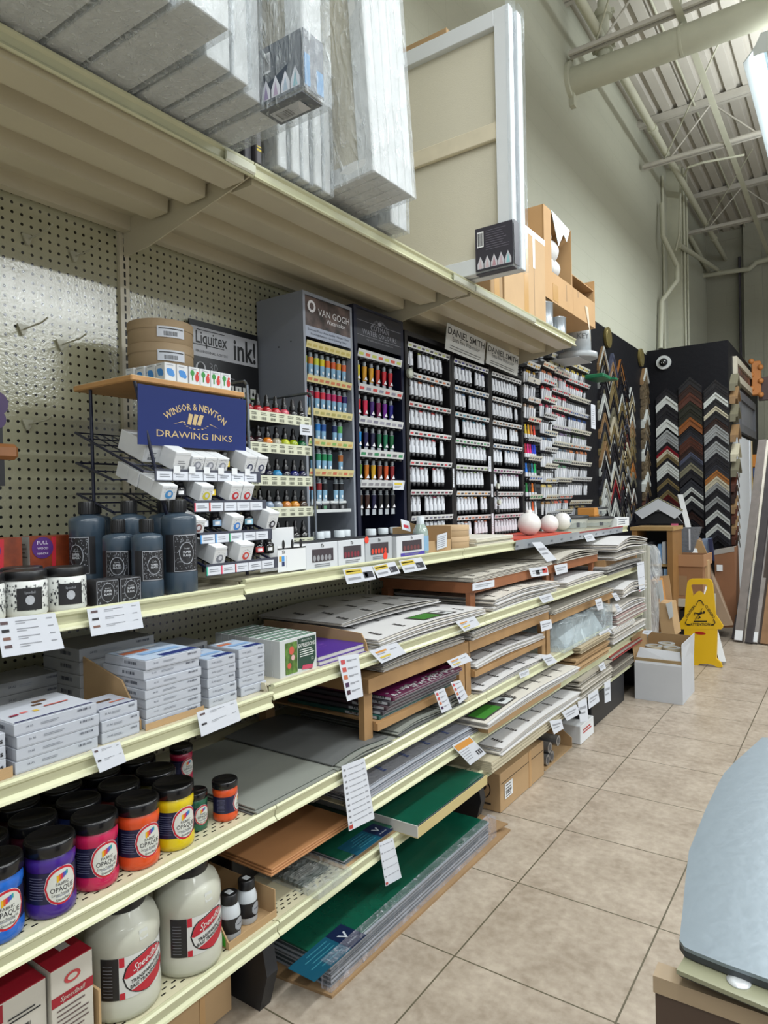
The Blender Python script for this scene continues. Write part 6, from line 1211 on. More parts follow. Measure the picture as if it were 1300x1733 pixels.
# brown board over the bottle tray, resting on a dark carton behind
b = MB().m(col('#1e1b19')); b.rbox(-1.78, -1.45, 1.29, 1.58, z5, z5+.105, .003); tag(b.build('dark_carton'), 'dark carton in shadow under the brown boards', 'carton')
for q in range(3):
    b = MB().m(mat('brown_board', '#a8764c', .6, var=.04)); b.push(Matrix.Translation((-1.268-.003*q, 1.262+.004*q, z5+.1055+q*.0055)) @ Matrix.Rotation(.0, 4, 'Y')); b.rbox(-.46, 0, 0, .345, 0, .005, .001); b.pop(); tag(b.build('brown_board'), '%s of three tan boards lying over the dark carton' % ['lowest', 'middle', 'topmost'][q], 'board', 'tan boards on the lowest shelf')
M_green = mat('cutting_mat_green', '#0c4a38', .22, var=.12, vscale=30, coat=.2); M_matlab = mat('mat_label_teal', '#12465a', .3)
def mat_label(b, x, y, z, flip=1, s=1):
    b.push(frame((x, y, z), (0, -1, 0), (1, 0, 0)) @ Matrix.Scale(s, 4)); b.m(M_matlab); b.rect(-.04, .20, -.03, .07, 0); b.m(mat('mat_label_navy', '#101c3a', .3)); b.rect(-.04, .035, -.03, .07, .0004); b.m(col('#a9b0b8')); b.poly([(-.018, .0, .001), (0, .03, .001), (.018, .0, .001), (.010, 0, .001), (0, .018, .001), (-.010, 0, .001)]); b.text('cutting mat', w=.045, x=0, y=.045, lift=.001); b.m(col('#2a6a7a')); b.lines(.05, .17, [-.015+.015*t for t in range(5)], .004, .0006); b.pop()
def mats(name, x0, x1, y0, y1, z, n, label, lab=None, th=.0042, group='green cutting mats'):
    for t in range(n):
        d = random.uniform(-.004, .003); b = MB().m(M_green if t == n-1 else [mat('mat_edge', '#8a8f96', .3), mat('mat_edge_dark', '#39454a', .3)][t % 2]); b.rbox(x0, x1+d, y0+d, y1+d, z+t*th, z+(t+1)*th-.0005, .0006)
        if t == n-1 and lab: mat_label(b, *lab[:2], z+n*th-.0002, s=lab[2])
        tag(b.build(name), label % (['topmost', 'second down', 'third down', 'fourth down', 'fifth down', 'sixth down', 'seventh down', 'eighth down', 'ninth down', 'tenth down', 'eleventh down', 'lowest'][n-1-t]), 'cutting mat', group)
mats('cutting_mat', -1.70, -1.258, 1.560, 1.815, z5+.004, 4, 'green cutting mat beside the clear bag on the lowest shelf, %s', lab=(-1.30, 1.76, .8))
b = MB().m(M_card); b.box(-1.72, -1.245, 1.545, 1.90, z5, z5+.003); tag(b.build('flat_cardboard'), 'cardboard sheet under the green mats on the lowest shelf', 'cardboard')
b = MB().m(wrap_mat('bag_crinkle2', .30, '#c8ccc8', .12, 14, 1.0)); crinkle(b, -1.48, -1.215, 1.385, 1.535, z5+.001, z5+.022, .03, .006); tag(b.build('plastic_bag'), 'crumpled clear bag with a label hanging over the lowest shelf edge', 'plastic bag')
b = MB().m(col('#23332e')); b.box(-1.45, -1.29, 1.40, 1.52, z5+.003, z5+.010); b.m(col('#8f948f')); b.push(FZ(-1.335, 1.46, z5+.0105)); b.rect(-.045, .045, -.02, .02); b.m(col('#55595a')); b.lines(-.035, .03, (-.012, -.004, .004, .012), .003, .0005); b.pop(); tag(b.build('small_mat'), 'small dark mat with a pale printed label inside the crumpled bag', 'cutting mat')
# ivory tray of mats overhanging the lip
o = empty('cardboard_tray', (-1.165, 1.815, z5+.002)); tag(o, 'pale tray of green mats jutting out over the lowest shelf edge', 'tray'); b = MB().m(mat('tray_cream', '#b5a573', .6)); b.box(-.50, 0, 0, .50, 0, .003); b.box(-.003, 0, .003, .50, .003, .034); b.m(col('#b9b8b4')); b.box(-.50, 0, 0, .003, .003, .040); b.build('tray_body', o)
mats('cutting_mat', -1.66, -1.176, 1.822, 2.312, z5+.006, 6, 'green cutting mat in the pale overhanging tray, %s', th=.0055, group='green mats in the pale tray')
# floor pile
b = MB().m(mat('kraft_floor', '#8f7250', .7, var=.08)); b.prism([(-1.36, 1.35, 0), (-1.165, 1.375, 0), (-1.150, 2.48, 0), (-1.40, 2.50, 0), (-1.78, 2.46, 0), (-1.78, 1.37, 0)], (0, 0, .008)); b.prism([(-1.40, 2.40, .0085), (-1.20, 2.39, .0085), (-1.155, 2.47, .03), (-1.36, 2.49, .03)], (0, 0, .004)); tag(b.build('flat_cardboard'), 'large flattened cardboard under the long green mats on the floor', 'cardboard')
mats('large_cutting_mat', -1.76, -1.185, 1.395, 2.355, .0085, 12, 'long green cutting mat of the floor pile, %s', lab=(-1.235, 1.50, .95), th=.0062, group='long green mats on the floor')
b = MB().m(wrap_mat('floor_wrap', .20, '#d2d0da', .08, 20, .9)); crinkle(b, -1.207, -1.172, 1.380, 2.40, .009, .086, .03, .004); tag(b.build('plastic_wrap'), 'clear shrink wrap round the edge of the long green mats', 'plastic wrap')
def floor_carton(x0, x1, y0, y1, h, label, extra=None):
    o = empty('carton', (x1, y0, 0)); tag(o, label, 'carton'); b = MB().m(M_card); b.rbox(x0-x1, 0, 0, y1-y0, .0005, h, .003); b.m(mat('cut_line', '#4a3826', .8)); b.box(.0002, .001, 0.01, y1-y0-.01, h-.045, h-.042); b.m(mat('tape_tan', '#b08a5c', .3)); b.box(.0004, .0014, (y1-y0)*.62, (y1-y0)*.68, .002, h); b.build('carton_body', o)
    if extra: extra(o, y1-y0, h)
def ex(o, L, h):
    b = MB().m(M_white); b.push(FX(.0022, 0, 0)); b.rect(.04, .12, .045, .11); b.m(col('#333333')); b.lines(.05, .11, (.052, .062, .085, .098), .004, .0005); b.barcode(.05, .11, .068, .08); b.pop(); b.build('shipping_label', o)
    b = MB().m(mat('tree_print', '#2c2018', .8)); b.push(FY(-.09, -.0012, h*.55)); b.disc(0, 0, .045, .045); b.m(M_card); b.disc(0, 0, .040, .040, .0003); b.m(mat('tree_print', '#2c2018', .8)); b.disc(0, .01, .026, .02, .0006, 10); b.rect(-.003, .003, -.025, .01, .0006); b.lines(-.05, .05, (-.065,), .008, .0006); b.pop(); b.build('tree_mark', o)
floor_carton(-1.52, -1.248, 2.60, 3.085, .165, 'brown carton with printed tree on its dark end, on the floor under the shelving', ex)
floor_carton(-1.72, -1.36, .92, 1.20, .17, 'brown carton on the floor by the black base leg at the near end')
o = empty('carton_of_rolls', (-1.26, 3.13, 0)); tag(o, 'open cardboard carton of foil rolls on the floor beyond the tree carton', 'carton'); b = MB().m(M_card); b.box(-.30, 0, 0, .38, 0, .004); b.prism([(-.30, .375, .004), (0, .375, .004), (0, .375, .05), (-.14, .375, .15), (-.30, .375, .16)], (0, .004, 0)); b.build('open_carton_body', o)
for q in range(4):
    b = MB().m(mat('foil', '#9a9a9c', .25, .7, bump=.3, bscale=50)); b.cyl((-.25, 0, 0), (0, 0, 0), .027, 16); b.m(col('#4a4a4c')); b.push(FX(.0005, 0, 0)); b.disc(0, 0, .015, .015); b.pop(); tag(b.build('foil_roll', None, (-1.27, 3.19+(q % 2)*.058+(q//2)*.03+(.06 if q == 3 else 0), .032+.052*(q//2))), 'shiny foil roll on the floor, %s' % ['lower near', 'lower far', 'upper near', 'upper far'][q], 'roll', 'foil rolls in the open carton')
b = MB().m(M_white); b.rbox(-1.45, -1.23, 3.56, 3.78, .0005, .10, .003); b.m(col('#b03030')); b.push(FX(-1.2295, 3.67, .05)); b.lines(-.07, .07, (.0, .015), .008); b.pop(); tag(b.build('white_box'), 'white box with red print on the floor past the foil rolls', 'box')
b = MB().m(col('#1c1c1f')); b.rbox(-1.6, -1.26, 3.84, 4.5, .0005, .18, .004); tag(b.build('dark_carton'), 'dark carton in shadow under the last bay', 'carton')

# ---- price tags and swatch cards clipped to the shelf edges
def card(pts, label, X=-1.222, kind='tag', rows=2, name='price_tag', cat='price tag', group='price tags along the shelf edges'):
    P = [at(*q, X=X) for q in pts]; o0 = P[0]; u = P[1]-P[0]; v = P[3]-P[0]; w = P[2]-P[0]
    b = MB().m(M_paper); 
    b.hexa([tuple(q-o0+Vector((-.0012, 0, 0))) for q in (P[3], P[2], P[1], P[0])]+[tuple(q-o0) for q in (P[3], P[2], P[1], P[0])])
    def q_(a0, a1, c0, c1, m, e=.0006):
        b.m(m); g = lambda a, c: tuple(u*a*(1-c)+(v*(1-a)+w*a)*c+Vector((e, 0, 0))) if False else tuple((u*a)*(1-c)+(v*(1-a)+w*a)*c+Vector((e, 0, 0)))
        b.add([g(a0, c1), g(a1, c1), g(a1, c0), g(a0, c0)], [(0, 1, 2, 3)])
    dk = mat('tag_print', '#8d9097', .6); 
    if kind == 'list':
        for t in range(rows):
            c = .10+.82*t/rows; q_(.30, .66, c, c+.022, dk); q_(.30, .46, c+.06, c+.078, dk); q_(.82, .92, c, c+.026, dk); q_(.06, .18, c-.01, c+.07, col(['#5a4a4c', '#2c2c30', '#7a5a50'][t % 3]))
    elif kind == 'swatch':
        for t in range(rows):
            c = .08+.86*t/rows; q_(.08, .28, c, c+.50/rows, col(['#b84a50', '#b8504a', '#b86a4a', '#3c2448', '#3c2030', '#2c4a50'][t % 6])); q_(.36, .85, c+.02, c+.02+.10/rows, dk); q_(.36, .6, c+.2/rows, c+.3/rows, dk)
    elif kind == 'long':
        for t in range(rows):
            c = .06+.9*t/rows; q_(.22, .75, c+.01, c+.022, dk); q_(.06, .14, c, c+.03, col('#77797f')); q_(.80, .92, c, c+.02, dk)
        q_(.02, .16, .92, .98, col('#a83a34'))
    elif kind == 'sale':
        q_(.05, .60, .08, .40, mat('sale_yellow', '#c8b24a', .5)); q_(.08, .55, .18, .26, col('#8a7a3a')); q_(.08, .50, .62, .78, dk); q_(.62, .95, .35, .8, col('#3a3c44')); q_(.66, .76, .42, .72, col('#8a8c94'))
    elif kind == 'orange':
        q_(.04, .96, .06, .30, mat('sale_orange', '#c88a3a', .5)); 
        for t in range(5): q_(.06, .55-.04*t, .38+.1*t, .405+.1*t, dk)
        q_(.66, .94, .66, .86, col('#3a3c44')); q_(.72, .76, .68, .84, M_paper, .001); q_(.84, .87, .68, .84, M_paper, .001)
    elif kind == 'duo':
        q_(.12, .50, .18, .30, mat('sale_orange', '#c88a3a', .5)); q_(.12, .5, .58, .70, mat('sale_yellow', '#c8b24a', .5)); q_(.12, .4, .36, .42, dk); q_(.12, .4, .76, .82, dk); q_(.6, .85, .3, .36, dk)
    else:
        q_(.12, .85, .30, .42, dk); q_(.12, .7, .55, .63, dk)
        if kind == 'red': q_(.68, .95, .2, .7, col('#b8403c')); q_(.3, .5, .3, .8, col('#33353a'))
    return tag(b.build(name, None, o0), label, cat, group)
XK = -1.318
card([(-8, 1048), (93, 1037), (109, 1097), (4, 1113)], 'wide price list card of four squeegees at the counter near end', XK, 'list', 4)
card([(147, 1031), (236, 1018), (243, 1062), (155, 1077)], 'price list card of three ink items below the small black boxes', XK, 'list', 3)
card([(580, 963), (629, 958), (637, 980), (588, 989)], 'yellow sale tag on the counter lip, nearest of three', XK, 'sale'); card([(630, 958), (668, 950), (678, 970), (640, 978)], 'yellow sale tag on the counter lip, middle of three', XK, 'sale'); card([(675, 949), (713, 943), (723, 963), (685, 970)], 'yellow sale tag on the counter lip, farthest of three', XK, 'sale')
card([(333, 1206), (400, 1184), (408, 1219), (341, 1247)], 'price list card of two items under the piles of five boxes', kind='list', rows=2)
card([(155, 1268), (203, 1255), (214, 1289), (169, 1308)], 'price card of two items under the three small boxes', kind='list', rows=2)
card([(572, 1112), (607, 1106), (615, 1178), (588, 1187)], 'long swatch card with red, orange and purple squares beside the purple pads', kind='swatch', rows=5, name='swatch_card', cat='swatch card')
card([(625, 1102), (672, 1087), (688, 1105), (646, 1123)], 'slanting price card with orange and yellow lines under the first large sheets', kind='duo'); card([(771, 1053), (803, 1043), (813, 1057), (786, 1069)], 'slanting price card with orange and yellow lines at the second shelf joint', kind='duo')
card([(756, 1119), (789, 1105), (800, 1118), (767, 1131)], 'slanting price card with one yellow line on the pale riser', kind='duo')
card([(735, 1171), (752, 1164), (765, 1199), (748, 1207)], 'small swatch card hanging below the magenta pads, nearer one', kind='swatch', rows=4, name='swatch_card', cat='swatch card'); card([(763, 1155), (779, 1151), (792, 1179), (778, 1191)], 'small swatch card hanging below the magenta pads, by the riser leg', kind='swatch', rows=4, name='swatch_card', cat='swatch card')
card([(578, 1297), (617, 1282), (634, 1385), (591, 1407)], 'very long hanging price list with a red corner beside the tan boards', kind='long', rows=10, name='price_list', cat='price list')
card([(641, 1427), (665, 1417), (680, 1485), (653, 1500)], 'hand-written long card hanging over the floor mats', kind='long', rows=5, name='price_list', cat='price list')
card([(765, 1262), (794, 1245), (823, 1275), (796, 1295)], 'square price card with an orange headline below the blue-lined film', kind='orange')
card([(900, 918), (916, 917), (943, 947), (926, 951)], 'long curled white strip hanging off the far counter edge', XK+.02, rows=3, kind='plain2'); card([(988, 906), (1002, 903), (1008, 914), (994, 917)], 'small white tag on the counter edge near the black-lidded tubs', XK, 'plain')
for pts, kd, lb, X in [([(895, 962), (926, 958), (929, 973), (900, 977)], 'red', 'white tag with a red corner on the first reddish riser', -1.28), ([(938, 957), (960, 953), (961, 968), (942, 973)], 'plain', 'plain white tag on the farther reddish riser', -1.28), ([(800, 988), (837, 981), (837, 993), (800, 1000)], 'plain', 'white tag at the near corner of the first reddish riser', -1.285),
  ([(912, 1010), (932, 1004), (938, 1015), (919, 1021)], 'plain', 'white tag on the third shelf lip below the first reddish riser', -1.222), ([(914, 1052), (933, 1048), (935, 1063), (917, 1069)], 'plain', 'white tag on the far leg top of the two-level riser', -1.24), ([(916, 1111), (932, 1107), (944, 1120), (928, 1127)], 'plain', 'white tag on the fourth shelf lip below the crinkled bag edge', -1.222),
  ([(878, 1139), (895, 1132), (896, 1142), (881, 1148)], 'plain', 'small tag on the fourth shelf lip under the two-level riser', -1.222), ([(1078, 953), (1090, 950), (1092, 998), (1082, 1002)], 'long', 'tall narrow notice at the end of the third shelf', -1.20), ([(930, 1220), (950, 1217), (954, 1233), (938, 1243)], 'plain', 'white tag on the cream board pile, by the floor carton', -1.18),
  ([(951, 1206), (975, 1192), (984, 1207), (960, 1220)], 'plain', 'striped tag past the cream boards', -1.18), ([(978, 1188), (993, 1181), (996, 1220), (982, 1222)], 'plain', 'tall tag hanging low past the cream boards', -1.18), ([(995, 1177), (1012, 1166), (1015, 1187), (997, 1200)], 'plain', 'striped tag before the red card sheets', -1.19),
  ([(1023, 1156), (1033, 1151), (1034, 1186), (1024, 1190)], 'plain', 'tall tag beside the red card sheets', -1.19), ([(1013, 1072), (1030, 1063), (1037, 1070), (1019, 1082)], 'plain', 'white tag on the fourth shelf lip under the crinkled bag', -1.21), ([(1007, 1015), (1018, 1012), (1022, 1030), (1012, 1033)], 'plain', 'tag hanging above the crinkled bag', -1.2),
  ([(1035, 1004), (1043, 1003), (1050, 1015), (1043, 1017)], 'plain', 'narrow tag on the upper white sheets of the last bay', -1.18), ([(1040, 1023), (1046, 1022), (1053, 1033), (1046, 1036)], 'plain', 'narrow tag on the lower white sheets of the last bay', -1.18), ([(1013, 1126), (1022, 1120), (1026, 1131), (1017, 1136)], 'plain', 'tag on the newsprint pads', -1.19)]: card(pts, lb, X, kd)
card([(1090, 1067), (1105, 1067), (1098, 1074), (1087, 1072)], 'white tag sticking out at the last bay corner above the white carton', -1.15, 'plain')
# ================================================================== FAR END: FRAME SAMPLES, CARTONS, SIGN
SC_COL = {'black': '#1d1c20', 'white': '#b9bcb8', 'silver': '#8a8c8c', 'red': '#7a1420', 'cream': '#b5ae98', 'gold': '#6e6040', 'dark brown': '#2c1c18', 'brown': '#4a2a20', 'olive black': '#24241c', 'chestnut': '#7a4824', 'charcoal': '#2c2d33', 'champagne': '#6e6a58', 'orange': '#96602e', 'blue grey': '#4a4e60', 'tan': '#84694a', 'dark red': '#4a1414', 'mottled gold': '#5e5240'}
def sample(M, hw, drop, w, c, label, group, depth=.03, loc=None, c2=None):
    b = MB().m(mat('moulding_'+c.replace(' ', '_'), SC_COL[c], .35, var=.5 if 'mottled' in c else 0, vscale=60)); b.push(M); P = lambda a, d, z=0: (a, d, z)
    for sx in (-1, 1):
        pts = [P(0, 0), P(sx*hw, -drop), P(sx*hw, -drop-w), P(0, -w)]; pts = pts if sx < 0 else pts[::-1]
        b.prism(pts, (0, 0, depth*.7))
    b.m(mat('moulding_'+(c2 or c).replace(' ', '_')+'_lip', SC_COL[c2 or c], .25, var=.4 if 'mottled' in c else 0, vscale=60)); 
    for sx in (-1, 1):
        pts = [P(0, 0, depth*.7), P(sx*hw, -drop, depth*.7), P(sx*hw, -drop-w*.35, depth*.7), P(0, -w*.35, depth*.7)]; pts = pts if sx < 0 else pts[::-1]
        b.prism(pts, (0, 0, depth*.3))
    b.pop(); return tag(b.build('frame_corner_sample'), label, 'frame sample', group)
cols3 = [(-1.685, .112, 1129, [(420, 'black'), (475, 'white'), (535, 'black'), (590, 'black'), (645, 'white'), (725, 'silver'), (775, 'silver'), (815, 'black'), (842, 'red'), (868, 'cream'), (897, 'gold'), (930, 'black'), (955, 'white'), (1000, 'white'), (1040, 'black'), (1080, 'gold'), (1115, 'black'), (1165, 'gold'), (1200, 'dark red'), (1240, 'black')], 'left'),
 (-1.448, .115, 1168, [(338, 'black'), (395, 'dark brown'), (450, 'brown'), (515, 'olive black'), (575, 'olive black'), (630, 'chestnut'), (700, 'black'), (740, 'charcoal'), (772, 'brown'), (808, 'brown'), (845, 'dark brown'), (888, 'blue grey'), (918, 'charcoal'), (965, 'champagne'), (1015, 'black'), (1090, 'charcoal'), (1145, 'white'), (1178, 'black'), (1210, 'white'), (1245, 'black'), (1325, 'dark brown'), (1380, 'black')], 'middle'),
 (-1.200, .115, 1211, [(358, 'black'), (402, 'black'), (450, 'white'), (497, 'black'), (550, 'cream'), (585, 'black'), (640, 'dark brown'), (685, 'silver'), (725, 'silver'), (768, 'black'), (808, 'silver'), (852, 'silver'), (893, 'black'), (940, 'black'), (980, 'charcoal'), (1020, 'orange'), (1065, 'cream'), (1112, 'silver'), (1155, 'black'), (1212, 'silver'), (1258, 'black'), (1312, 'white'), (1358, 'black'), (1412, 'white'), (1458, 'charcoal'), (1500, 'black')], 'right')]
ORD2 = 'first second third fourth fifth sixth seventh eighth ninth tenth eleventh twelfth thirteenth fourteenth fifteenth sixteenth seventeenth eighteenth nineteenth twentieth twenty-first twenty-second twenty-third twenty-fourth twenty-fifth twenty-sixth'.split()
for X0, hw, px, lst, nm in cols3:
    zz = [at(px, 560+a/4.332, Y=7.83).z for a, _ in lst]
    for q, (a, c) in enumerate(lst):
        w = (zz[q]-zz[q+1]) if q+1 < len(lst) else .06
        sample(FY(X0, 7.849, zz[q]), hw, hw*.92, min(w*.93, .09), c, '%s frame corner sample in the %s column of the black wall, %s down' % (c, nm, ORD2[q]), 'frame corner samples in the %s column' % nm, depth=.03)
rnd = random.Random(11); names = [['tan', 'gold', 'silver', 'black', 'champagne', 'white', 'black', 'tan', 'charcoal', 'gold', 'tan', 'white', 'black', 'charcoal', 'champagne', 'silver', 'white', 'black'], ['blue grey', 'tan', 'white', 'gold', 'black', 'black', 'champagne', 'cream', 'gold', 'white', 'black', 'charcoal', 'white', 'cream', 'red', 'charcoal', 'white', 'charcoal'], ['orange', 'tan', 'black', 'charcoal', 'black', 'gold', 'black', 'brown', 'silver', 'gold', 'cream', 'silver', 'charcoal', 'silver', 'red', 'charcoal', 'black', 'champagne'], ['charcoal', 'black', 'brown', 'black', 'tan', 'blue grey', 'black', 'dark red', 'cream', 'champagne', 'gold', 'silver', 'black', 'gold', 'charcoal', 'champagne', 'silver'], ['white', 'cream', 'cream', 'black', 'tan', 'tan', 'champagne', 'gold', 'tan', 'orange', 'champagne', 'black', 'brown', 'tan', 'charcoal'], ['tan', 'mottled gold', 'mottled gold', 'mottled gold', 'white', 'mottled gold', 'mottled gold', 'white', 'mottled gold', 'mottled gold', 'white', 'mottled gold', 'brown', 'black']]
tops = [(1020, 586), (1036, 598), (1050, 608), (1058, 640), (1068, 655), (1087, 622)]; y0s = [6.18, 6.50, 6.80, 7.05, 7.25, 7.56]
for k in range(6):
    z = at(*tops[k], X=-1.87).z; n = len(names[k]); step = (z-1.16)/n; Yc = at(*tops[k], X=-1.87).y if k < 5 else 7.62; hw = .135 if k < 3 else .10
    for q, c in enumerate(names[k]):
        w = step*rnd.uniform(.45, .9); sample(FX(-1.884, Yc+rnd.uniform(-.012, .012), z-step*q), hw, hw*1.35, w, c, '%s frame corner sample on the side wall, column %s, %s down' % (c, ['one', 'two', 'three', 'four', 'five', 'six nearest the corner'][k], ORD2[q]), 'frame corner samples of side wall column %s' % ['one', 'two', 'three', 'four', 'five', 'six'][k], depth=.03 if k != 5 else .05, c2=rnd.choice([None, None, None, 'black', 'black', 'gold', 'white']) if c not in ('mottled gold',) else None)
for i, (px, py) in enumerate([(1031, 571), (1087, 605)]):
    p = at(px, py, X=-1.86); b = MB().m(mat('brass_gold', '#8a7c4c', .3, .6, var=.2, vscale=20)); b.cyl((-.022, 0, 0), (0, 0, 0), .095, 28); b.cyl((0, 0, 0), (.006, 0, 0), .085, 28, r2=.07); tag(b.build('gold_disc', None, p), ['round gold disc high on the black side wall, nearer one', 'round gold disc high on the black side wall, beside the corner'][i], 'disc', 'gold discs')
o = empty('dome_camera', at(1124, 614, Y=7.85)); tag(o, 'white ring dome camera high on the black wall', 'camera'); b = MB().m(col('#b9bcbc')); b.cyl((0, 0, 0), (0, -.03, 0), .075, 28); b.build('ring_base', o); b = MB().m(col('#111114', .15)); b.push(Matrix.Translation((0, -.03, 0))); b.sphere((0, 0, 0), .045, 20, 12); b.pop(); b.m(col('#c9c9c9')); b.push(FY(0, -.0755, -.012)); b.disc(-.010, 0, .004, .004); b.disc(.010, 0, .004, .004); b.pop(); b.build('dark_dome', o)
# corner samples seen edge-on on the side of the partition
for q, (py, c) in enumerate([(628, 'champagne'), (650, 'tan'), (680, 'champagne'), (715, 'tan'), (748, 'cream'), (775, 'champagne'), (800, 'brown'), (820, 'dark brown'), (838, 'tan'), (856, 'brown'), (874, 'tan'), (892, 'brown'), (908, 'dark brown')]):
    z = at(1242, py, X=-1.03).z; sample(FX(-1.079, 8.03, z), .13, .12, .075, c, '%s frame corner sample seen edge-on at the partition edge, %s down' % (c, ORD2[q]), 'edge-on frame samples', depth=.075 if q < 6 else .05)
# framed print and grey board on the partition side
def side_panel(name, pts, label, cat, build, X=-1.045):
    P = [at(*q, X=X) for q in pts]; y0, y1 = P[0].y, P[1].y; z1 = (P[0].z+P[1].z)/2; z0 = (P[2].z+P[3].z)/2; o = empty(name, (X-.034, y0, z0)); tag(o, label, cat); build(o, y1-y0, z1-z0); return o
def pr1(o, L, H):
    b = MB().m(col('#b9b2a0')); w = .07
    for a in ((0, L, 0, w), (0, L, H-w, H), (0, w, w, H-w), (L-w, L, w, H-w)): b.box(0, .04, *a)
    b.build('white_frame', o); b = MB().m(mat('abstract_print', '#4a3434', .4, var=.9, vscale=4)); b.box(0, .02, w, L-w, w, H-w); b.m(col('#8a5a40')); b.push(FX(.0205, 0, 0)); 
    for t in range(5): b.rect(L*(.2+.13*t), L*(.23+.13*t), H*.5, H*(.75+.02*t))
    b.pop(); b.build('print', o)
side_panel('framed_print', [(1246, 598), (1276, 640), (1274, 668), (1250, 646)], 'white-framed dark print on the side of the black partition', 'picture', pr1)
def pr2(o, L, H):
    b = MB().m(mat('grey_barnwood', '#55565a', .6, var=.15, vscale=6)); w = .09
    for a in ((0, L, 0, w), (0, L, H-w, H), (0, w, w, H-w), (L-w, L, w, H-w)): b.box(0, .045, *a)
    b.build('grey_frame', o); b = MB().m(mat('grey_panel', '#6c6e74', .5, var=.1, vscale=5)); b.box(0, .02, w, L-w, w, H-w); b.build('panel', o)
side_panel('grey_framed_board', [(1251, 660), (1278, 685), (1277, 744), (1251, 728)], 'grey framed board under the white-framed print', 'board', pr2)
b = MB().m(mat('white_panel', '#c4c8cc', .5)); p0 = at(1247, 745, X=-1.04); p1 = at(1271, 760, X=-1.04); b.box(-1.078, -1.045, p0.y, p1.y, .02, 1.98); b.m(col('#c0c4c8')); b.box(-1.045, -1.035, p0.y, p0.y+.12, .02, 1.98); b.box(-1.045, -1.035, p1.y-.12, p1.y, .02, 1.98); b.m(col('#b59a60')); b.box(-1.078, -1.03, p1.y, p1.y+.06, .02, 1.98); tag(b.build('white_door_panel'), 'tall white panel with tan edge leaning on the partition side', 'panel')
# storage behind at the right edge
o = empty('storage_rack', (-.86, 9.6, 0)); tag(o, 'wooden storage rack with dark top beam at the right edge far behind', 'rack')
b = MB().m(mat('dark_wood_beam', '#4a3634', .5, var=.2, vscale=8)); p = at(1284, 640, Y=9.6); b.box(p.x+.86, 1.5, -.05, .05, p.z-.28, p.z); b.m(col('#8a8682')); b.push(FY(p.x+.98, -.051, p.z-.14)); b.rect(0, .3, 0, .03); b.pop(); b.build('top_beam', o)
b = MB().m(M_pine); b.box(.0, .05, -.02, .04, 0, 2.3); b.build('post', o)
for z in (.5, 1.3, 1.62): b = MB().m(M_pine); b.box(.0, 1.4, -.02, .5, z, z+.05); b.build('rack_board', o)
for i, (px, py, c, w, h, lb) in enumerate([(1277, 780, '#b8742c', .10, .16, 'orange parcel on the rack at the right edge'), (1276, 800, '#1c3a6a', .1, .12, 'blue container on the rack at the right edge'), (1280, 640, '#b8763c', .10, .42, 'orange-brown cut pieces hanging beyond the framed print')]):
    p = at(px, py, Y=9.5); b = MB().m(col(c)); b.rbox(-w/2, w/2, -.02, .1, -h/2, h/2, .01); 
    if i == 2:
        for t in range(6): b.sphere((w/2*(-1)**t, -.02, -h/2+h*t/5), .035, 8, 6)
    tag(b.build('stored_piece', None, p), lb, 'stored item')
# leaning frames and moulding lengths at the right
lean = [((1243, 1083), (1296, 790), '#4a4446', .045, .02, 'narrow dark moulding length leaning, leftmost of the bundle'), ((1250, 1087), (1291, 745), '#77706c', .07, .03, 'grey-brown moulding leaning with a white end label'), ((1262, 1088), (1300, 745), '#c9c4b8', .02, .012, 'thin white-edged board leaning between the mouldings'), ((1268, 1090), (1308, 770), '#3a3638', .06, .03, 'dark wide moulding leaning near the right edge'), ((1276, 1090), (1318, 790), '#8a8480', .06, .03, 'light grey wide moulding leaning with white label'), ((1284, 1090), (1325, 760), '#453a34', .05, .03, 'dark brown moulding leaning at the right edge'), ((1296, 1092), (1340, 740), '#8a6a4c', .08, .03, 'tan board leaning at the frame edge')]
for i, (a, c, hx, w, h, lb) in enumerate(lean):
    A = at(*a, Z=.0); Bv = at(*c, Y=A.y+.75); o = empty('leaning_moulding', A); tag(o, lb, 'moulding', 'mouldings leaning at the right edge'); b = MB().m(mat('lean_'+hx.strip('#'), hx, .5, var=.15, vscale=12)); d = Bv-A
    b.bar((0, 0, .01), tuple(d), w, h); b.build('length', o)
    if i in (1, 4): b = MB().m(M_white); e = d.normalized(); b.bar(tuple(e*.02+Vector((0, -.012, 0))), tuple(e*.11+Vector((0, -.012, 0))), w*.9, .026); b.build('end_label', o)
# tall cartons leaning at the partition foot
def lean_box(label, pts, Y, depth, m, extra=None, name='tall_carton', cat='carton', Yt=None):
    P = [at(*q, Y=Y if i >= 2 else (Yt or Y)) for i, q in enumerate(pts)]; o = empty(name, P[3]); tag(o, label, cat); b = MB().m(m); R_ = [q-P[3] for q in P]; b.prism([tuple(R_[3]), tuple(R_[2]), tuple(R_[1]), tuple(R_[0])], (0, depth, 0)); b.build('panel_body', o)
    if extra: extra(o, R_)
    return o
def ex2(o, R_):
    b = MB().m(M_white); c = R_[0]*.82+R_[3]*.18; b.box(c.x+.02, c.x+.07, -.012, -.011, c.z-.06, c.z); b.m(col('#8f8a84')); t0, t1 = R_[0], R_[1]; b.hexa([tuple(t0+Vector((0, -.004, -.04))), tuple(t1+Vector((0, -.004, -.04))), tuple(t1+Vector((0, .12, -.04))), tuple(t0+Vector((0, .12, -.04))), tuple(t0+Vector((0, -.004, .004))), tuple(t1+Vector((0, -.004, .004))), tuple(t1+Vector((0, .12, .004))), tuple(t0+Vector((0, .12, .004)))]); b.build('torn_tape_top', o)
lean_box('tall brown carton with grey taped top standing against the black partition', [(1209, 932), (1243, 926), (1248, 1062), (1212, 1062)], 7.0, .25, mat('brown_tall', '#7a5236', .7, var=.06), ex2)
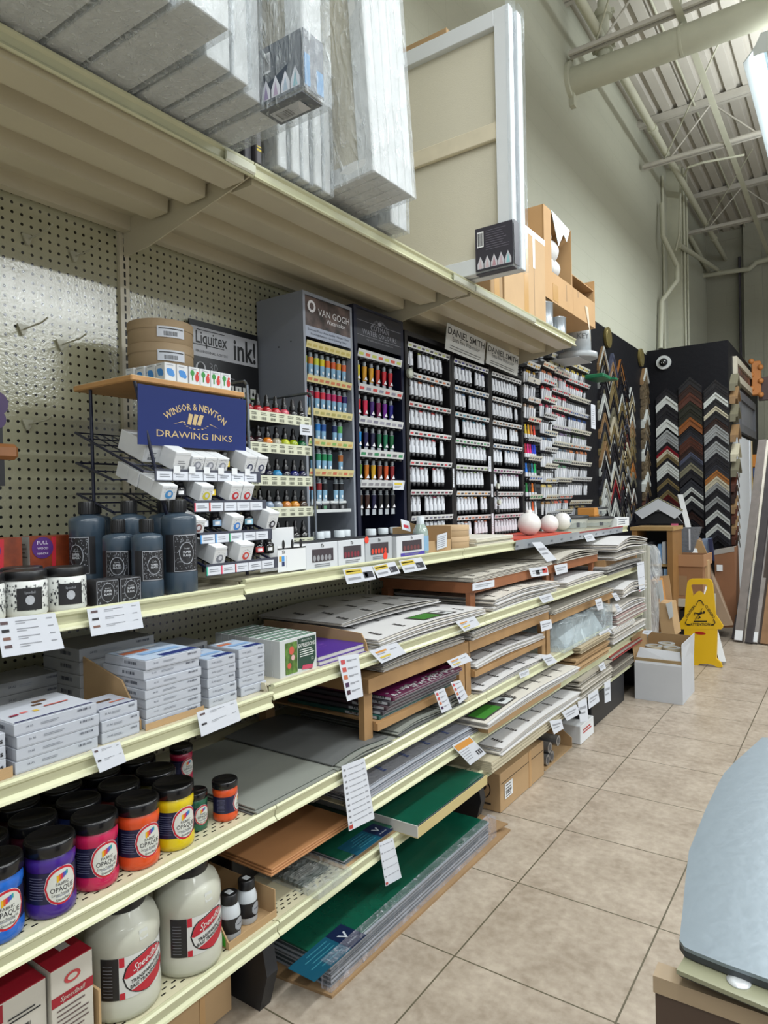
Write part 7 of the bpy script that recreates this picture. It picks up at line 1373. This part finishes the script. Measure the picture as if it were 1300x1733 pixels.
lean_box('long narrow brown board box leaning from the plastic pack down to the floor', [(1176, 908), (1186, 912), (1240, 1058), (1205, 1062)], 6.75, .05, mat('brown_lean', '#7c6650', .6, var=.06), Yt=7.2)
lean_box('narrow pale blue carton leaning behind the big open carton', [(1188, 912), (1204, 911), (1208, 948), (1196, 944)], 6.95, .06, col('#7f8ea8'))
lean_box('dark blue narrow box leaning beside the pale blue one', [(1198, 912), (1205, 911), (1209, 950), (1203, 946)], 6.9, .03, col('#1c2244'))
lean_box('kraft flap board standing behind the big open carton', [(1176, 912), (1188, 916), (1200, 945), (1168, 945)], 6.8, .02, M_cardin)
def ex3(o, R_):
    b = MB().m(col('#b9bcc0')); 
    for c0 in (.12, .45): z = R_[0].z*(1-c0); b.box(.01, .07, -.004, -.002, z-.06, z)
    b.m(col('#4a4c52')); b.box(.02, .06, -.006, -.004, R_[0].z*.75, R_[0].z*.78); b.m(col('#c8c8cc', .2)); b.box(.14, .155, -.004, -.002, .02, R_[0].z*.95); b.build('shipping_labels', o)
lean_box('grey plastic-wrapped pack leaning between the wooden stand and the samples', [(1139, 893), (1186, 892), (1172, 937), (1139, 934)], 6.75, .08, mat('grey_wrapped', '#6f7176', .2, bump=.5, bscale=25), ex3, name='wrapped_pack', cat='pack')
b = MB().m(col('#a9a9a8')); A = at(1151, 838, Y=7.4); Bv = at(1166, 897, Y=7.0); Bv = A+(Bv-A)*((A.z-.02)/(A.z-Bv.z)); b.bar(tuple(Bv-A), (0, 0, 0), .05, .02); tag(b.build('white_strip', None, A), 'white narrow strip leaning over the black sample board', 'strip')
b = MB().m(col('#c8648a')); p = at(1142, 886, Y=6.45); b.box(-.03, .03, 0, .002, -.03, .02); tag(b.build('pink_note', None, p), 'pink note sticking out beside the wooden stand', 'note')
# wooden stand with black sample board
Ys = 6.1; a = at(1069, 892, Y=Ys); c = at(1138, 892, Y=Ys); zt = a.z; o = empty('wooden_stand', (a.x, Ys, 0)); tag(o, 'open-fronted wooden stand with light top behind the end of the shelving', 'stand'); W = c.x-a.x
b = MB().m(mat('stand_wood', '#a08254', .5, var=.08)); b.box(-.01, W+.01, -.01, .38, zt-.03, zt); b.build('top_board', o)
for x in (0, W-.045): b = MB().m(mat('stand_side', '#8a6438', .5, var=.08)); b.box(x, x+.045, 0, .37, 0, zt-.03); b.build('side_board', o)
b = MB().m(col('#2a2c30')); b.box(.045, W-.045, .35, .37, 0, zt-.03); b.m(mat('stand_wood', '#a08254', .5, var=.08)); b.box(.045, W-.045, .02, .35, zt-.34, zt-.32); b.build('back_board', o)
for t in range(7): b = MB().m(col(['#3a4a6a', '#b9bcc0', '#2a2c30', '#8a8c90', '#7aa0c8', '#c9ccd0', '#2c4a8a'][t])); b.rbox(0, .03, 0, .2, 0, .15+.02*(t % 3), .001); tag(b.build('slim_box', None, (a.x+.06+t*.036, Ys+.05, zt-.32)), 'slim box standing on the stand shelf, %s from its left side' % ORD2[t], 'box', 'slim boxes inside the wooden stand')
for t, (cc, w) in enumerate([('#b9bcc4', .12), ('#8aa8c8', .07)]): b = MB().m(col(cc)); b.rbox(0, w, 0, .2, 0, .16, .002); b.m(col('#2a3a8a')); b.box(.02, w-.04, -.001, 0, .05, .1); tag(b.build('pale_box', None, (a.x+.12+.13*t, Ys+.04, zt-.52)), ['pale box with a blue square low in the stand', 'pale blue box low in the stand'][t], 'box')
b = MB().m(mat('stand_wood', '#a08254', .5, var=.08)); b.box(.045, W-.045, .02, .35, zt-.54, zt-.52); b.build('lower_shelf', o)
o = empty('sample_board', at(1115, 886, Y=6.2)); tag(o, 'black board with a big white corner chevron standing on the wooden stand', 'board'); b = MB().m(col('#111114', .35)); b.prism([(-.20, 0, 0), (.20, 0, 0), (.165, .02, .05), (0, .06, .22), (-.165, .02, .05)], (0, .01, 0)); b.build('black_backing', o)
b = MB(); b.push(FY(0, -.004, .215)); 
for t, (cc, e) in enumerate([('#111114', .02), ('#b5b08c', .012), ('#1a1a1c', .006), ('#c0c4ca', .0)]):
    b.m(col(cc)); d = -e; 
    for sx in (-1, 1): pts = [(0, e, t*.002), (sx*.20, -.115+e, t*.002), (sx*.135, -.175+e*.4, t*.002), (0, -.092, t*.002)]; b.prism(pts if sx < 0 else pts[::-1], (0, 0, .002))
b.m(col('#8a8c90')); b.text('corner', size=.010, x=0, y=-.11, lift=.012); b.pop(); b.build('white_chevron', o)
# big open carton on a low white table
Yb = 6.32; A = at(1121, 1010, Y=Yb); Bp = at(1190, 1010, Y=Yb); zt = at(1121, 940, Y=Yb).z; o = empty('large_open_carton', (A.x, Yb, .435)); tag(o, 'large open brown carton with black frames in it on a low white table', 'carton'); W = Bp.x-A.x; Hc = zt-.435
b = MB().m(mat('brown_box', '#8a6242', .7, var=.05)); b.box(0, W, 0, .006, 0, Hc); b.box(0, W, .39, .396, 0, Hc); b.box(0, .006, .006, .39, 0, Hc); b.box(W-.006, W, .006, .39, 0, Hc); b.box(.006, W-.006, .006, .39, 0, .006); b.build('carton_body', o)
b = MB().m(mat('brown_box_rim', '#9a7250', .7)); b.box(-.012, W+.012, -.012, -.001, Hc-.09, Hc+.01); b.box(W+.001, W+.012, -.001, .40, Hc-.09, Hc+.01); b.box(-.012, -.001, -.001, .40, Hc-.09, Hc+.01); b.build('folded_rim', o)
b = MB().m(col('#8a6e50')); b.box(W*.36, W*.62, -.0022, -.001, .03, .20); b.build('tape_patch', o)
b = MB().m(col('#17171a')); b.rbox(-.16, .10, 0, .04, 0, .26, .003); tag(b.build('picture_frame', None, (A.x+.21, Yb+.06, .445)), 'black frame standing in the large open carton', 'frame'); b = MB().m(M_card); b.rbox(0, .14, 0, .1, 0, .32, .003); b.m(col('#17171a')); b.box(.10, .105, -.001, 0, .27, .31); tag(b.build('small_carton', None, (A.x+.215, Yb+.12, .445)), 'small tan carton inside the large open carton', 'carton')
o = empty('low_table', (A.x-.02, Yb-.04, 0)); tag(o, 'low white table with black items beneath carrying the large open carton', 'table'); b = MB().m(col('#a9a79c')); b.box(0, W+.05, 0, .5, .37, .4345); b.build('table_top', o)
for xx in (.0, W+.02): 
    for yy in (.0, .46): b = MB().m(col('#b9b7ac')); b.box(xx, xx+.03, yy, yy+.03, 0, .37); b.build('leg', o)
b = MB().m(col('#17181a')); b.rbox(.0, .26, 0, .3, 0, .33, .004); b.m(col('#77797c')); b.box(.05, .2, -.002, 0, .03, .035); b.box(.05, .055, -.002, 0, .03, .2); b.box(.195, .2, -.002, 0, .03, .2); tag(b.build('black_case', None, (A.x+.04, Yb, .0)), 'black case standing under the low white table', 'case')
# cardboard organiser of boards at the shelving end
lean_box('tall open cardboard organiser standing past the end of the shelving', [(1098, 983), (1110, 983), (1125, 1070), (1098, 1070)], 5.28, .25, mat('organiser_card', '#b07e48', .7, var=.05), name='board_organiser')
lean_box('right-hand upper flap of the cardboard organiser', [(1104, 976), (1132, 974), (1138, 1022), (1112, 1022)], 5.50, .01, M_card, name='organiser_flap', cat='cardboard')
lean_box('front wall of the cardboard organiser with stuck papers', [(1112, 1020), (1134, 1022), (1143, 1076), (1120, 1076)], 5.22, .20, M_card, name='organiser_wall', cat='cardboard')
for i, (pts, Y, cc, lb) in enumerate([([(1113, 983), (1120, 981), (1124, 1014), (1117, 1020)], 5.24, '#b9bcbc', 'white slip standing in the organiser'), ([(1127, 1022), (1137, 1018), (1140, 1043), (1133, 1048)], 5.20, '#b9bcbc', 'white paper stuck to the organiser front'), ([(1109, 985), (1114, 988), (1118, 1015), (1111, 1010)], 5.26, '#8a8f90', 'grey slip standing in the organiser')]): lean_box(lb, pts, Y, .002, col(cc), name='paper_slip', cat='paper slip')
# foam boards standing at the shelving end
for t in range(5):
    b = MB().m(col(['#b5b4a8', '#a9a89c', '#b9b8ae', '#a5a498', '#bdbbb0'][t])); b.box(-1.62, -1.245+.012*t, 0, .010, 0, 1.02-.01*t); tag(b.build('foam_board', None, (0, 4.925+t*.0105, 0)), 'tall off-white foam board standing against the shelving end, %s from it' % ORD2[t], 'board', 'foam boards at the shelving end')
b = MB().m(wrap_mat('bag_white', .55, '#d2d4d4', .2, 16, 1.0)); 
A = at(1101, 925, Y=5.15); b.push(Matrix.Translation((A.x+.01, 5.12, .60))); b.lathe([(.03, -.6), (.05, -.1), (.05, .1), (.075, .24), (.06, .34), (.03, .38)], n=12); b.pop(); tag(b.build('plastic_bag'), 'crumpled white plastic bag hanging beside the foam boards', 'plastic bag')
# white carton of tape rolls
x0, x1, y0, y1 = -1.212, -.918, 4.578, 4.955; zt = at(1153, 1129.6, Y=4.578).z; o = empty('white_carton', (x0, y0, 0)); tag(o, 'open white carton of paper rolls standing on the tiles at the end of the shelving', 'carton'); W, D = x1-x0, y1-y0; m = mat('white_corrugated', '#b4b6ba', .6, var=.02)
b = MB().m(m); b.box(0, W, 0, .005, .0005, zt); b.box(0, W, D-.005, D, .0005, zt); b.box(0, .005, .005, D-.005, .0005, zt); b.box(W-.005, W, .005, D-.005, .0005, zt); b.box(.005, W-.005, .005, D-.005, .0005, .005); b.build('carton_body', o)
fl = [((0, 0, zt), (W, 0, zt), (W-.02, .045, zt+.085), (.025, .04, zt+.095)), ((W, 0, zt), (W, D, zt), (W+.01, D-.02, zt+.16), (W-.005, .03, zt+.14)), ((W, D, zt), (0, D, zt), (.0, D-.01, zt+.14), (W, D-.01, zt+.14)), ((0, D, zt), (0, 0, zt), (-.03, .03, zt+.17), (-.02, D, zt+.16))]
for i, f in enumerate(fl):
    b = MB().m(m if i in (0, 1) else mat('white_carton_kraft_side', '#8f7350', .75)); nrm = [(0, .004, 0), (-.004, 0, 0), (0, -.004, 0), (.004, 0, 0)][i]; b.prism([tuple(q) for q in f], nrm); b.build('flap', o)
for i, (xx, yy) in enumerate([(.085, .16), (.20, .16), (.14, .28)]): b = MB().m(col('#a99c84')); b.lathe([(.055, 0), (.055, .055)], n=24, cap=False); b.lathe([(.030, .0), (.030, .055)], n=20, cap=False); b.m(col('#8a8c8c')); b.add([(r_*cos(2*pi*t/24), r_*sin(2*pi*t/24), .055) for r_ in (.030, .055) for t in range(24)], [(t, (t+1) % 24, 24+(t+1) % 24, 24+t) for t in range(24)]); tag(b.build('paper_roll', None, (x0+xx, y0+yy, zt+.035)), 'thick paper roll in the white carton, %s' % ['near left', 'near right', 'rear'][i], 'roll', 'paper rolls in the white carton')
b = MB().m(col('#8f7a58')); b.box(.006, W-.006, .006, D-.006, .006, zt+.034); b.build('lower_layer', o)
for i in range(2): b = MB().m(M_white); b.rbox(0, .085, 0, .06, 0, .035, .001); b.push(FY(.042, -.0006, .0)); b.m(col('#33353a')); b.text(['RICH', 'Tape'][i], size=.010, x=0, y=.014, lift=.0003, bold=.02); b.pop(); b.push(frame((.042, .03, .0356), (1, 0, 0), (0, 1, 0))); b.m(col('#33353a')); b.rect(-.02, .02, -.012, .012); b.pop(); tag(b.build('small_white_box', None, (x0+.085+.09*i, y0+.04, zt+.0345)), ['small white lettered box on the rolls in the white carton', 'small white box with dark picture on the rolls in the white carton'][i], 'box', 'small boxes in the white carton')

# yellow wet floor sign
M_yel = mat('sign_yellow', '#c9a00c', .35); Y0 = 5.72; base = at(1187, 1127, Z=0); o = empty('wet_floor_sign', (base.x, Y0, 0)); tag(o, 'yellow folding caution sign with slipping figure standing on the tiles', 'sign')
def SP(px, py):
    z = at(px, py, Y=Y0).z; p = at(px, py, Y=Y0+.16*z); return p-Vector((base.x, Y0, 0))
q65 = lambda x, y: SP(1060+x/6.5, 830+y/6.5); 
outer = [q65(*q) for q in [(565, 1480), (640, 1380), (655, 1150), (672, 1010), (690, 985), (720, 972), (905, 972), (935, 990), (950, 1030), (985, 1370), (1065, 1490), (1060, 1515), (1045, 1526), (590, 1526), (570, 1510)]]
# panel as a ring round the handle hole
hole = [q65(*q) for q in [(735, 1160), (712, 1050), (725, 1035), (880, 1035), (895, 1050), (862, 1155), (820, 1112), (785, 1112)]]
b = MB().m(M_yel); th = Vector((0, .028, 0))
lefto = [q65(*q) for q in [(565, 1480), (640, 1380), (655, 1150), (672, 1010), (690, 985), (720, 972), (800, 972), (800, 1035), (725, 1035), (712, 1050), (735, 1160), (785, 1112), (800, 1109), (800, 1526), (590, 1526), (570, 1510)]]
righto = [q65(*q) for q in [(800, 972), (905, 972), (935, 990), (950, 1030), (985, 1370), (1065, 1490), (1060, 1515), (1045, 1526), (800, 1526), (800, 1109), (820, 1112), (862, 1155), (895, 1050), (880, 1035), (800, 1035)]]
for pts in (lefto, righto): b.prism([tuple(q) for q in pts][::-1], tuple(th))
c65 = lambda x, y: SP(1050+x/4.952, 860+y/4.952)
low = [c65(*q) for q in [(535, 1012), (812, 1012), (806, 1262), (845, 1300), (856, 1334), (822, 1338), (770, 1312), (720, 1304), (665, 1306), (625, 1334), (596, 1330), (600, 1262), (540, 1240)]]
b.prism([tuple(q+Vector((0, .002, 0))) for q in low][::-1], tuple(th)); b.build('front_leaf', o)
b = MB().m(M_yel); bl = [Vector((q.x, q.y, q.z)) for q in outer]; top = [Vector((-.07, .115, .42)), Vector((.07, .115, .42)), Vector((.085, .24, .0)), Vector((-.085, .24, .0))]; b.prism([tuple(q) for q in top], (0, .02, .005)); b.build('rear_leaf', o)
ringp = lambda pts: [tuple(q65(*q)+Vector((0, -.003, 0))) for q in pts]
b = MB().m(mat('sign_black', '#17150c', .4)); 
def seg(a, c, w):
    a = Vector(ringp([a])[0]); c = Vector(ringp([c])[0]); b.bar(tuple(a), tuple(c), .0025, w) if abs((c-a).x) > abs((c-a).z)*1.5 else b.bar(tuple(a), tuple(c), w, .0025)
for a, c in [((765, 1265), (795, 1212)), ((795, 1212), (828, 1212)), ((828, 1212), (858, 1262)), ((672, 1415), (652, 1450)), ((652, 1450), (668, 1476)), ((668, 1476), (702, 1478)), ((962, 1415), (980, 1450)), ((980, 1450), (965, 1476)), ((965, 1476), (935, 1478))]: seg(a, c, .011)
seg((742, 1438), (890, 1438), .008)
def fr(p, q): p = Vector(ringp([p])[0]); q = Vector(ringp([q])[0]); x = (q-p).normalized(); y = Vector((0, .16, 1)); y = (y-x*y.dot(x)); return frame(p, x, y), (q-p).length
for txt, p, q, sz in [('CAUTION', (672, 1405), (765, 1275), .019), ('CUIDADO', (862, 1268), (958, 1412), .019), ('ATTENTION', (700, 1486), (930, 1486), .020)]:
    M, L = fr(p, q); b.push(M); b.text(txt, size=sz, w=L*.96, x=L/2, y=0, lift=.001, bold=.02); b.pop()
man = [((838, 1296), (822, 1322), .008), ((822, 1322), (835, 1345), .009), ((835, 1345), (790, 1362), .016), ((800, 1358), (752, 1345), .009), ((790, 1375), (760, 1420), .010), ((800, 1372), (818, 1398), .010), ((752, 1345), (756, 1372), .007), ((818, 1398), (790, 1408), .008), ((840, 1345), (862, 1352), .008)]
for a, c, w in man: seg(a, c, w)
p = Vector(ringp([(856, 1338)])[0]); b.push(frame(p, (1, 0, 0), (0, 0, 1))); b.disc(0, 0, .008, .009, 0); b.pop(); b.build('lettering', o)
b = MB().m(mat('sign_red', '#a81c14', .35)); p = c65(670, 1047)+Vector((0, -.003, 0)); b.push(frame(p, (1, 0, 0), (0, 0, 1))); b.disc(0, 0, .040, .011, 0); b.m(col('#7a1410')); b.text('Rubbermaid', w=.06, lift=.0006, y=-.003); b.pop(); b.build('red_emblem', o)

# ================================================================== FOREGROUND FIXTURE AT THE RIGHT
zt = .95; M_steel = mat('blue_grey_steel', '#7b868e', .34, .35, bump=.03, bscale=60)
pts = [at(*q, Z=zt) for q in [(1150, 1590), (1155, 1545), (1160, 1490), (1166, 1440), (1171, 1428), (1195, 1368), (1216, 1325), (1226, 1308), (1244, 1289), (1268, 1268), (1290, 1248)]]
e = pts[-1]; pts += [e+Vector((.12, .05, 0)), e+Vector((.9, .05, 0)), Vector((pts[0].x+1.0, pts[0].y+.02, zt)), at(1300, 1657, Z=zt)+Vector((.1, -.01, 0)), at(1300, 1657, Z=zt), at(1230, 1632, Z=zt), at(1175, 1610, Z=zt), at(1158, 1602, Z=zt)]
c0 = pts[0]; o = empty('steel_topped_counter', (c0.x, c0.y, 0)); tag(o, 'blue-grey steel topped counter end with beige edge cut off by the right frame edge', 'counter')
b = MB().m(M_steel); b.prism([(q.x-c0.x, q.y-c0.y, zt-.003) for q in pts][::-1], (0, 0, .003)); b.m(mat('steel_edge_shadow', '#33373a', .4)); b.prism([((q.x-c0.x)*.998, (q.y-c0.y), zt-.008) for q in pts][::-1], (0, 0, .0048)); b.build('steel_top', o)  # shadow under the plate edge is put in as a dark layer
d0 = at(1145, 1641, Z=zt-.009); d1 = at(1300, 1706, Z=zt-.009); b = MB().m(mat('greenish_bracket', '#86866e', .3)); u = (d1-d0).normalized(); n_ = Vector((-u.y, u.x, 0)); L = .6; org = d0-c0; org.z = 0
def lb(a0, a1, n0, n1, z0, z1): 
    g = lambda a, n: org+u*a+n_*n; b.hexa([tuple(g(a0, n0)+Vector((0, 0, z0))), tuple(g(a1, n0)+Vector((0, 0, z0))), tuple(g(a1, n1)+Vector((0, 0, z0))), tuple(g(a0, n1)+Vector((0, 0, z0))), tuple(g(a0, n0)+Vector((0, 0, z1))), tuple(g(a1, n0)+Vector((0, 0, z1))), tuple(g(a1, n1)+Vector((0, 0, z1))), tuple(g(a0, n1)+Vector((0, 0, z1)))])
lb(0, L, 0, .08, zt-.0125, zt-.009); b.m(col('#3a3a36')); lb(.001, L, .004, .078, zt-.016, zt-.0126); b.build('screw_flange', o)
b = MB().m(mat('screw_steel', '#d9dde0', .3, .3)); g = org+u*.042+n_*.016; b.lathe([(.0085, zt-.009), (.0088, zt-.0080), (.004, zt-.0074)], (g.x, g.y, 0), 16); b.build('screw_head', o)
b = MB().m(col('#1a1a18')); g = org+u*.098+n_*.012; b.lathe([(.0055, zt-.009), (.0055, zt-.0086)], (g.x, g.y, 0), 14); b.build('bolt_hole', o)
q0 = at(1107, 1650, Z=zt-.03); q1 = at(1300, 1718, Z=zt-.03); org = q0-c0; org.z = 0; u = (q1-q0).normalized(); n_ = Vector((-u.y, u.x, 0))
b = MB().m(mat('beige_edge', '#a08c72', .5)); lb(0, .7, -.004, .016, zt-.042, zt-.028); b.m(mat('brown_laminate', '#4a3a30', .5)); lb(.001, .7, -.001, .016, .0, zt-.042); b.build('laminate_panel', o)
b = MB().m(mat('brown_laminate', '#4a3a30', .5)); lb(.02, .7, .017, .40, .0, zt-.06); b.build('cabinet_body', o)
